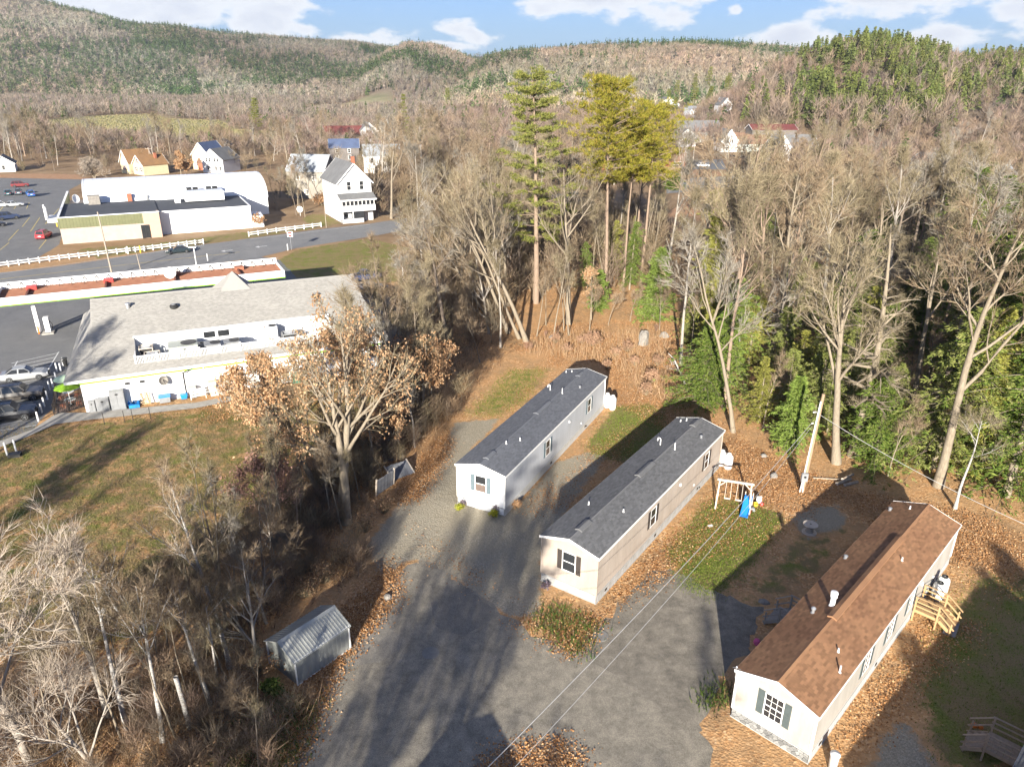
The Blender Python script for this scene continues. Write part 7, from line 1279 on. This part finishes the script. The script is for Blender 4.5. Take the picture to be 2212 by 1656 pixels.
# trees that stand behind the camera and throw the long streaks over the asphalt
scatter(protoB + protoS + protoS, [(-27, -30), (3, -30), (5, -3), (-20, -3)], 21, 'bare tree south of the view, throwing a long shadow over the lane', 'bare trees south of the view', .8, 1.15, 2)
k_ = 1 / math.tan(SUN_EL)
for i_, (bx, by) in enumerate(((19.8, 28.6), (21.8, 31.0), (23.6, 33.6), (25.6, 35.6), (27.6, 37.2), (30.2, 39.8), (32.6, 42.6), (35.4, 44.6), (37.4, 43.6), (40, 46), (43, 49), (22.5, 29.5), (25.5, 31.5), (28, 34), (31, 37), (34, 40), (38, 42), (26, 28), (29, 30), (33, 34), (37, 37), (41, 42))):
    h_ = (by + 3.0 + (i_ * 7 % 5) * .8) / (k_ * cos(SUN_AZ)); pr = protoH[(0, 1, 3, 1)[i_ % 4]]; hh_ = (16, 12, 18, 12)[i_ % 4]; sc_k = h_ / hh_
    place(pr, (bx - sin(SUN_AZ) * k_ * h_, by - cos(SUN_AZ) * k_ * h_, -.05), rt.uniform(0, 6), 'evergreen south of the view, shading the lawn by the gray deck', 'evergreens south of the view', (1.05 * sc_k, 1.05 * sc_k, sc_k))
scatter(protoB, [(-62, 24), (-40, 8), (-36, 30), (-58, 44)], 9, 'bare tree west of the view, streaking the shop lawn with shade', 'bare trees west of the view', .8, 1.1, 3)
# ------------------------------------------------------------------ far woods and ground cover (kind stuff)
def vcmat(name, tr=0.0):
    m = bpy.data.materials.new(name); m.use_nodes = True; t = m.node_tree; t.nodes.clear(); o = N(t, 'ShaderNodeOutputMaterial'); d = N(t, 'ShaderNodeBsdfDiffuse'); a = N(t, 'ShaderNodeVertexColor', layer_name='tint'); L(t, a.outputs[0], d.inputs[0])
    if tr:
        x = N(t, 'ShaderNodeBsdfTranslucent'); L(t, a.outputs[0], x.inputs[0]); mx = N(t, 'ShaderNodeMixShader'); mx.inputs[0].default_value = tr; L(t, d.outputs[0], mx.inputs[1]); L(t, x.outputs[0], mx.inputs[2]); L(t, mx.outputs[0], o.inputs[0])
    else: L(t, d.outputs[0], o.inputs[0])
    return m
VC = vcmat('plant_tint', .2)
fr_ = np.random.default_rng(9)
def t_bare(n, w, seed):
    g = np.random.default_rng(seed); p = np.stack([g.normal(0, .06, n), g.normal(0, .06, n), g.uniform(.22, .72, n)], -1); az = g.uniform(0, 6.28, n); el = g.uniform(.55, 1.4, n); d = np.stack([np.cos(az) * np.cos(el), np.sin(az) * np.cos(el), np.sin(el)], -1); p[:, :2] += d[:, :2] * g.uniform(0, .16, (n, 1))
    v, _ = blades(p, d, g.uniform(.18, .36, n), np.full(n, w), g); a = np.array([[-.009, 0, 0], [.009, 0, 0], [0, 0, .75]]); return np.concatenate([a, v]).reshape(-1, 3, 3), np.concatenate([[1.25], g.uniform(.7, 1.2, n)])
def t_con(n, w, seed, rad=.2, z0=.08):
    g = np.random.default_rng(seed); z = np.sort(g.uniform(z0, .95, n)); az = np.arange(n) * 2.4 + g.normal(0, .2, n); Lr = rad * (1.08 - z) * g.uniform(.7, 1.2, n); d = nrm_(np.stack([np.cos(az), np.sin(az), np.full(n, -.35)], -1)); p = np.stack([0 * z, 0 * z, z + .06], -1)
    v, _ = blades(p, d, Lr, np.full(n, w), g); v = v.reshape(-1, 3, 3); tip = v[:, 2].copy(); hw = (v[:, 1] - v[:, 0]) * .5; v2 = np.stack([tip - hw, tip + hw, p], 1); up_ = np.array([[[-.03, 0, .8], [.03, 0, .8], [0, 0, 1.03]]]); return np.concatenate([v2, up_]), np.concatenate([g.uniform(.7, 1.25, n), [1]])
def forest(name, pos, hts, kinds, cols, temps, label):
    V = []; C = []; ti = fr_.integers(0, 99, len(pos))
    for kd, tl in temps.items():
        for k, (T, br) in enumerate(tl):
            s = np.where((kinds == kd) & (ti % len(tl) == k))[0]
            if not len(s): continue
            a = fr_.uniform(0, 6.28, len(s)); ca, sa = np.cos(a), np.sin(a); x = T[None, ..., 0]; y = T[None, ..., 1]; h = hts[s][:, None, None]; wd = fr_.uniform(.85, 1.3, len(s))[:, None, None]
            v = np.stack([(x * ca[:, None, None] - y * sa[:, None, None]) * h * wd, (x * sa[:, None, None] + y * ca[:, None, None]) * h * wd, T[None, ..., 2] * h], -1) + pos[s][:, None, None]
            V.append(v.reshape(-1, 3)); C.append((cols[s][:, None, None] * np.broadcast_to(br[None, :, None, None], (len(s), len(T), 3, 1))).reshape(-1, 3))
    V = np.concatenate(V); C = np.concatenate(C); me = fastmesh(name, V, np.arange(len(V)), VC, attr=C); return tag(link(name, me), label, None, None, 'stuff')
def spread_uy(n, u0, u1, y0, y1):
    u = fr_.uniform(u0, u1, n); y = np.sqrt(fr_.uniform(y0 ** 2, y1 ** 2, n)); x = (u - 1106) / FPX * (y * cp_ + 12); return x, y, u
def clump(x, y, s, ph=0): return .5 + .25 * (np.sin(x / s + ph) * np.cos(y / s * .8 + 1 + ph) + np.sin(x / s * .45 + y / s * .6 + 2 * ph)) + .12 * np.sin(x / s * 2.3 + 3) * np.sin(y / s * 2.1)
def colour(kinds, n, bare_c, con_c):
    c = np.where((kinds == 'c')[:, None], con_c, bare_c) * fr_.uniform(.72, 1.3, (n, 1)); c[:, 0] *= fr_.uniform(.93, 1.08, n); c[:, 2] *= fr_.uniform(.88, 1.1, n); return c
BC = np.array([.235, .20, .155]); CC = np.array([.06, .088, .032])
TB = [t_bare(20, .04, i) for i in range(5)]; TC = [t_con(17, .16, 20 + i, .26) for i in range(4)]
def hillwood(name, n, u0, u1, y0, y1, h, con, label, tb=TB, tc=TC, bc=BC, cc=CC):
    x, y, u = spread_uy(n, u0, u1, y0, y1); z = hillz(x, y); k = z > 1.5; zb = hillz(x, y + 60); k &= (zb > z - 14); x, y, u, z = x[k], y[k], u[k], z[k]; m = len(x); p = con(x, y, z, u); kinds = np.where(fr_.uniform(0, 1, m) < p, 'c', 'b'); hts = fr_.uniform(.7, 1.2, m) * h * np.where(kinds == 'c', 1.12, 1)
    c = colour(kinds, m, bc, cc); pale = (kinds == 'b') & (fr_.uniform(0, 1, m) < .13); c[pale] *= 1.45; c *= (1 + .7 * (clump(x, y, 140, 2.2) - .5))[:, None]; c[:, 0] *= 1 + .22 * (clump(x, y, 60, 4) - .5); return forest(name, np.stack([x, y, z - .5], -1), hts, kinds, c, {'b': tb, 'c': tc}, label)
hillwood('hillside_forest', 30000, -250, 1150, 1120, 2060, 15, lambda x, y, z, u: np.clip((clump(x, y, 95) * .55 + clump(x, y, 31, 2) * .45 - .49) * 4, .05, .66) * np.where(u > 780, 1.25, 1) + np.where((z < 95) & (u < 430), .38, 0), 'bare gray woods with evergreen patches covering the left mountain')
hillwood('ridge_forest', 17000, 940, 2500, 650, 1420, 15, lambda x, y, z, u: np.clip((clump(x, y, 75, 1.3) * .55 + clump(x, y, 27, .4) * .45 - .52) * 4, .04, .62), 'bare brown woods with evergreen patches on the long central ridge', bc=np.array([.245, .205, .15]))
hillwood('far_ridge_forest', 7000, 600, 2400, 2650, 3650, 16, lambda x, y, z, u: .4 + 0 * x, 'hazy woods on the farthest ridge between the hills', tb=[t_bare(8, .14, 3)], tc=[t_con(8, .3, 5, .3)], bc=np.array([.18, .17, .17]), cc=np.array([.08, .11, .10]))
# pine knoll on the right
TP = [t_con(130, .042, 60 + i, .25, .2) for i in range(5)]
x, y, u = spread_uy(3600, 1600, 2500, 365, 590); z = hillz(x, y); k = (z > 6) & (clump(x, y, 40, .7) > .25); x, y, u, z = x[k], y[k], u[k], z[k]; m = len(x); kinds = np.where(fr_.uniform(0, 1, m) < np.where((u > 1700) & (u < 2010) & (z > 9), .62, np.where(u > 2040, .35, .10)), 'c', 'b')
keep = (kinds == 'c') | (fr_.uniform(0, 1, m) < .5); x, y, z, kinds = x[keep], y[keep], z[keep], kinds[keep]; m = len(x)
forest('knoll_forest', np.stack([x, y, z - .5], -1), fr_.uniform(14, 21, m), kinds, colour(kinds, m, np.array([.25, .195, .15]), np.array([.125, .145, .045])), {'b': [t_bare(60, .02, 80 + i) for i in range(4)], 'c': TP}, 'tall green pines crowding the knoll at the right skyline')
# valley floor woods
TV = [t_bare(90, .018, 90 + i) for i in range(6)]; TVC = [t_con(50, .09, 110 + i, .24) for i in range(3)]
def valley(name, n, u0, u1, y0, y1, h, pc, label, dens=None, bc=np.array([.225, .17, .13])):
    x, y, u = spread_uy(n, u0, u1, y0, y1); z = hillz(x, y); k = (z < 40)
    for f in FIELD + AVOID[4:]: k &= ~inpoly(x, y, f)
    if dens is not None: k &= fr_.uniform(0, 1, len(x)) < dens(x, y, u)
    x, y, z = x[k], y[k], z[k]; m = len(x); kinds = np.where(fr_.uniform(0, 1, m) < pc, 'c', 'b'); return forest(name, np.stack([x, y, z - .3], -1), fr_.uniform(.55, 1.1, m) * h, kinds, colour(kinds, m, bc, np.array([.075, .105, .035])), {'b': TV, 'c': TVC}, label)
fieldband = lambda x, y, u: np.where((y > 420) & (y < 690), np.where(u < 640, .10, .5), 1.0) * np.where((y > 760) & (y < 900) & (u < 560), .5, 1)
valley('valley_woods', 3000, -250, 960, 330, 600, 8.5, .03, 'gray-brown bare woods on the valley floor before the fields', None, np.array([.25, .19, .15]))
TV0, TV = TV, [t_bare(34, .034, 190 + i) for i in range(5)]
valley('valley_foot_woods', 9500, -250, 1000, 600, 1190, 12, .04, 'hazy gray-mauve bare woods along the foot of the mountain', None, np.array([.235, .195, .155]))
TV = TV0
valley('town_woods', 3900, 960, 2500, 400, 760, 13, .035, 'dense bare brown woods around and behind the town at the right')
valley('near_town_woods', 900, 980, 2500, 270, 400, 12, .04, 'bare brown trees filling the gaps between the town houses')

TF = [t_bare(240, .0075, 140 + i) for i in range(5)]
def fill(name, poly, n, h, label, bc=np.array([.22, .17, .115])):
    a = np.array(poly); q_ = fr_.uniform(a.min(0), a.max(0), (n * 4, 2)); s = inpoly(q_[:, 0], q_[:, 1], poly)
    for f in AVOID: s &= ~inpoly(q_[:, 0], q_[:, 1], f)
    q_ = q_[s][:n]; m = len(q_); kinds = np.full(m, 'b'); return forest(name, np.concatenate([q_, np.full((m, 1), -.1)], 1), fr_.uniform(.5, 1.05, m) * h, kinds, colour(kinds, m, bc, bc), {'b': TF}, label)
fill('wood_understorey', RW2, 260, 14, 'fine-twigged understorey filling the far part of the right-hand wood')
fill('thicket_understorey', P((880, 700), (1090, 700), (1090, 560), (1180, 470), (1160, 380), (860, 330), (800, 480), (900, 545)), 220, 13, 'fine-twigged bare growth behind the road bend and the shop')
fill('pine_understorey', CB, 90, 11, 'fine-twigged bare growth behind the tall pine trunks')
fill('bank_thicket', LS, 120, 7, 'low bare thicket between the shop and the clearing')
fill('oak_thicket', P((640, 1250), (760, 1090), (860, 1000), (960, 900), (900, 880), (760, 960), (640, 1090), (540, 1270)), 60, 5, 'low bare thicket around the oaks on the lawn bank')
def strokes(name, polys, n, h0, h1, w_, mats, label, lean=.35, avoid=True, jit=.45):
    P_ = []
    for poly, k in polys:
        a = np.array(poly); q_ = fr_.uniform(a.min(0), a.max(0), (int(k * n * 2.2), 2)); s = inpoly(q_[:, 0], q_[:, 1], poly)
        if avoid:
            for f in AVOID[:4] + [SHED]: s &= ~inpoly(q_[:, 0], q_[:, 1], f)
        q_ = q_[s][:int(k * n)]; P_.append(q_ + fr_.normal(0, jit, q_.shape))
    P_ = np.concatenate(P_); m = len(P_); d = nrm_(np.concatenate([fr_.normal(0, lean, (m, 2)), np.ones((m, 1))], 1)); v, t = blades(np.concatenate([P_, np.full((m, 1), -.02)], 1), d, fr_.uniform(h0, h1, m), np.full(m, w_) * fr_.uniform(.6, 1.4, m), fr_)
    return tag(link(name, fastmesh(name, v, t, mats)), label, None, None, 'stuff')
BRUSH = leafmat('dead_brush', [(.09, .055, .035), (.16, .10, .06), (.24, .15, .085), (.32, .22, .13), (.14, .07, .05)], 0, 0); CANE = leafmat('tan_canes', [(.30, .20, .11), (.42, .30, .18), (.36, .22, .13)], .1, 0); WEED = leafmat('green_weeds', [(.05, .085, .02), (.09, .13, .03), (.14, .16, .05)], .3, 0)
BANK = P((640, 1330), (720, 1170), (800, 1080), (900, 960), (985, 900), (900, 860), (850, 880), (720, 1010), (600, 1180), (500, 1330), (420, 1420), (300, 1480), (100, 1500), (-160, 1480), (-160, 1740), (560, 1740), (640, 1600), (690, 1490), (640, 1470), (575, 1400), (690, 1280), (760, 1260), (820, 1200), (770, 1180))
LEAFP = leafmat('withered_leaves', [(.33, .20, .13), (.43, .28, .18), (.37, .22, .15)], .3, .1)
EDGE = P((1190, 720), (1440, 720), (1450, 860), (1400, 870), (1330, 790), (1180, 770), (1120, 760))
THK = P((880, 890), (1000, 885), (1080, 770), (1120, 680), (1090, 560), (860, 560), (880, 680), (850, 780))
strokes('dead_brush', [(BANK, .5), (THK, .22), (RW, .18), (CB, .1)], 42000, .3, 1.5, .04, BRUSH, 'tangle of dead brown brush on the banks and under the trees', .9)
strokes('tan_canes', [(BANK, .6), (EDGE, .4)], 5200, .8, 2.0, .035, CANE, 'clumps of tall tan dead canes on the bank and clearing edge', .3)
strokes('pink_brush', [(EDGE, 1.0)], 700, .4, 1.5, .035, LEAFP, 'pinkish dry brush behind the gray home', .5)
strokes('green_weeds', [(P((620, 1470), (690, 1500), (640, 1640), (560, 1700), (420, 1700), (500, 1560), (590, 1500)), .6), (P((1180, 1300), (1150, 1350), (1260, 1420), (1300, 1330)), .2), (P((1520, 1500), (1590, 1470), (1600, 1570), (1540, 1560)), .2)], 7000, .12, .45, .06, WEED, 'patches of green weeds by the lane', .5)
fill('house_understorey', P((330, 374), (590, 380), (610, 440), (720, 430), (800, 400), (860, 322), (850, 298), (-80, 300), (-80, 372), (230, 378)), 230, 9, 'bare brushy growth around the houses beyond the supermarket')
fill('lawn_edge_shrubbery', P((120, 1470), (420, 1350), (570, 1190), (500, 1140), (330, 1260), (100, 1400)), 75, 3.2, 'thin bare shrubs spreading up onto the shop lawn', np.array([.22, .17, .115]))
fill('bank_shrubbery', BANK, 330, 3.0, 'bare twiggy shrubbery tangled along the bank', np.array([.20, .15, .105]))
fill('edge_shrubbery', EDGE, 24, 2.0, 'bare twiggy shrubs at the edge of the clearing', np.array([.28, .18, .14]))
for f_, h_ in ((0, 1.2), (1, 1.2), (2, 1.5)): strokes('field_grass', [(FIELD[f_], 1.0)], 9000, h_ * .6, h_, .9, leafmat('field_grass_blades', [(.20, .19, .085), (.26, .235, .115), (.30, .25, .14)], .3, 0), 'pale olive grass of the valley field', .5)
GRT = leafmat('grass_tufts', [(.075, .12, .016), (.13, .19, .028), (.19, .235, .045), (.24, .22, .08)], .3, 0)
LWN = leafmat('lawn_tufts', [(.075, .08, .02), (.125, .12, .033), (.21, .165, .075), (.28, .20, .105), (.18, .125, .06)], .3, 0)
strokes('lawn_tufts', [(GRASS[0], 1.0)], 80000, .08, .24, .05, LWN, 'patchy olive and brown autumn lawn below the shop', .6)
strokes('grass_tufts', [(GRASS[1], .1), (GRASS[2], .06), (GRASS[3], .16), (GRASS[4], .1), (GRASS[5], .07)], 130000, .07, .2, .05, GRT, 'short uneven lawn grass', .5)
# fallen leaves
LITM = leafmat('fallen_leaves', [(.19, .09, .04), (.33, .16, .065), (.46, .24, .10), (.55, .32, .15), (.60, .43, .27)], .25, 0)
def litter(polys, n):
    P_ = []
    for poly, k in polys:
        a = np.array(poly); q_ = fr_.uniform(a.min(0), a.max(0), (int(k * n * 2.4), 2)); s = inpoly(q_[:, 0], q_[:, 1], poly)
        for f in AVOID[:3]: s &= ~inpoly(q_[:, 0], q_[:, 1], [tuple(np.array(c) * .86 + np.mean(f, 0) * .14) for c in f])
        q_ = q_[s][:int(k * n)]; q_ = q_ + fr_.normal(0, .55, q_.shape); P_.append(q_[clump(q_[:, 0], q_[:, 1], 2.3, .5) + fr_.normal(0, .16, len(q_)) > .34])
    P_ = np.concatenate(P_); m = len(P_); p = np.concatenate([P_, fr_.uniform(.016, .05, (m, 1))], 1); d = nrm_(np.concatenate([fr_.normal(0, 1, (m, 2)), fr_.uniform(-.05, .5, (m, 1))], 1)); L_ = fr_.uniform(.06, .15, m)
    side = nrm_(np.cross(d, np.array([0, 0, 1.0]) + fr_.normal(0, .4, (m, 3)))); h = side * (L_ * .38)[:, None]; mid = p + d * (L_ * .45)[:, None]; v = np.stack([p, mid + h, p + d * L_[:, None], mid - h], 1).reshape(-1, 3); q4 = np.arange(m)[:, None] * 4
    return tag(link('fallen_leaves', fastmesh('fallen_leaves', v, np.concatenate([q4 + np.array([0, 1, 2]), q4 + np.array([0, 2, 3])]), LITM)), 'orange and brown fallen leaves covering the yards', None, None, 'stuff')
YARD = P((1290, 1330), (1430, 1180), (1560, 1060), (1570, 940), (1700, 1000), (1850, 1060), (2150, 1120), (2212, 1180), (2212, 1260), (1990, 1480), (1890, 1600), (1760, 1680), (1770, 1560), (1980, 1330), (1960, 1180), (1800, 1070), (1650, 1180), (1520, 1200), (1400, 1270))
litter([(YARD, .34), (P((1085, 900), (1200, 760), (1440, 700), (1560, 930), (1440, 930), (1330, 870), (1300, 780), (1180, 800)), .26), (P((1100, 760), (1180, 700), (1440, 690), (1440, 740)), .12), (CB, .1), (P((690, 1510), (735, 1415), (800, 1345), (860, 1280), (830, 1200), (780, 1290), (700, 1400), (640, 1520), (590, 1700), (640, 1640)), .12), (P((1150, 1330), (1290, 1330), (1240, 1410), (1110, 1340)), .05), (P((900, 1200), (1090, 1310), (1160, 1330), (1000, 1200), (880, 1130)), .008), (P((985, 912), (900, 1010), (840, 1090), (900, 1080), (960, 990)), .05), (P((1230, 1100), (1330, 1010), (1400, 900), (1270, 970), (1110, 1110)), .035), (P((420, 880), (830, 800), (850, 850), (420, 920)), .06), (P((1060, 1630), (1230, 1600), (1270, 1720), (1030, 1720)), .025)], 240000)
# shrubs one can point at
def shrub(name, label, px, py, h, rad, n, m_, leafw=.1, group=None, stems=40, core=0):
    g = np.random.default_rng(int(px * 7 + py)); az = g.uniform(0, 6.28, stems); el = g.uniform(.6, 1.4, stems); d = np.stack([np.cos(az) * np.cos(el), np.sin(az) * np.cos(el), np.sin(el)], -1); A = [(*blades(np.zeros((stems, 3)), d, h * g.uniform(.6, 1.1, stems), np.full(stems, .035), g), 0)]
    u_ = g.uniform(.25, 1, n) ** .5; k = g.integers(0, stems, n); p = d[k] * (h * u_)[:, None] * np.array([rad / h * 1.2, rad / h * 1.2, 1]) + g.normal(0, .07 * h, (n, 3)); p[:, 2] = np.abs(p[:, 2]); C = [(*cards(p, nrm_(g.normal(0, 1, (n, 3))), leafw * g.uniform(.7, 1.4, n), leafw * g.uniform(.5, 1, n), g), 0)]
    t = thing(name, label, 'shrub', G(px, py), 0, group); v, tr, mi = cat_(A); link('stem', fastmesh('stem', v, tr, TWIG), t); v, tr, mi = cat_(C); link('foliage', fastmesh('foliage', v, tr, m_), t); return t
MUM = leafmat('yellow_green_mum', [(.16, .19, .02), (.30, .31, .04), (.44, .42, .06)], .3, 0); PURP = leafmat('purple_stalks', [(.12, .09, .11), (.18, .14, .17)], 0, 0)
shrub('garden_shrub', 'round yellow-green shrub at the left corner of the white front end', 992, 1103, .6, .42, 700, MUM, .09); shrub('garden_shrub', 'round yellow-green shrub near the right corner of the white front end', 1066, 1117, .65, .42, 700, MUM, .09)
shrub('dry_stalks', 'dry purplish stalks behind the left yellow-green shrub', 1000, 1098, .9, .3, 200, PURP, .08); shrub('dry_stalks', 'dry dark stalks behind the right yellow-green shrub', 1072, 1111, .9, .3, 200, PURP, .08)
shrub('dry_shrub', 'bushy pink-brown shrub with withered leaves behind the gray home', 1278, 748, 1.9, 1.6, 1500, LEAFP, .17); shrub('dry_shrub', 'rust-brown withered shrub left of the young hemlock', 1405, 830, 1.8, 1.0, 900, LEAFP, .15); shrub('dry_shrub', 'small dark-leaved shrub at the front of the beige home skirting', 1180, 1272, .5, .4, 300, PURP, .09); shrub('dry_shrub', 'low brown shrub at the right end of the white front end', 1118, 1096, .6, .5, 500, LEAFT, .1)
shrub('laurel_shrub', 'glossy green shrub on the bank below the shed', 590, 1500, .9, .8, 700, WEED, .16); shrub('laurel_shrub', 'small bright green bush under the oak on the lawn bank', 693, 1043, 1.3, 1.1, 800, WEED, .16); shrub('dry_shrub', 'orange-brown shrub at the right end of the supermarket', 556, 490, 3.0, 2.0, 800, LEAFT, .35); shrub('dry_shrub', 'rust-coloured shrub beside the white clapboard house', 694, 445, 3.4, 2.2, 800, LEAFT, .4)
for k in range(9):
    px, py = ((1255, 742), (1225, 760), (1330, 770), (1370, 790), (1310, 800), (1420, 790), (1200, 742), (1355, 760), (1395, 855))[k]
    shrub('dry_shrub', ('leftmost front', 'leftmost rear', 'middle', 'right-middle', 'front middle', 'rightmost', 'far left', 'centre rear', 'lowest right')[k] + ' withered pinkish shrub of the brushy ground behind the gray home', px, py, 1.0 + .08 * k, .8, 420, LEAFP, .14, 'withered shrubs behind the gray home')
for k, (px, py) in enumerate(((700, 1260), (660, 1290), (745, 1215), (790, 1150), (560, 1460), (620, 1440), (830, 1110), (520, 1620), (450, 1650), (380, 1690))):
    shrub('bank_shrub', ('low', 'spreading')[k % 2] + ' tangled leafless shrub on the bank, near the ' + min(LAND, key=lambda q_: hypot(q_[0][0] - at(px, py)[0], q_[0][1] - at(px, py)[1]))[1], px, py, 1.6, 1.1, 380, BRUSH, .13, 'tangled shrubs on the bank', 90)

# ------------------------------------------------------------------ thin autumn haze over the valley
HAZE, HAZE_D = True, .00008
if HAZE:
    hm = bpy.data.materials.new('valley_haze'); hm.use_nodes = True; t = hm.node_tree; t.nodes.clear(); o = N(t, 'ShaderNodeOutputMaterial'); v = N(t, 'ShaderNodeVolumePrincipled'); v.inputs['Density'].default_value = HAZE_D; v.inputs['Color'].default_value = (.80, .88, 1, 1); v.inputs['Anisotropy'].default_value = .2; L(t, v.outputs[0], o.inputs['Volume'])
    tag(solid('haze', 'thin pale haze over the valley', None, MB().box(-3800, 3800, -600, 5500, -1.5, 620), hm), kind='stuff')
for m in bpy.data.materials: m.use_backface_culling = False
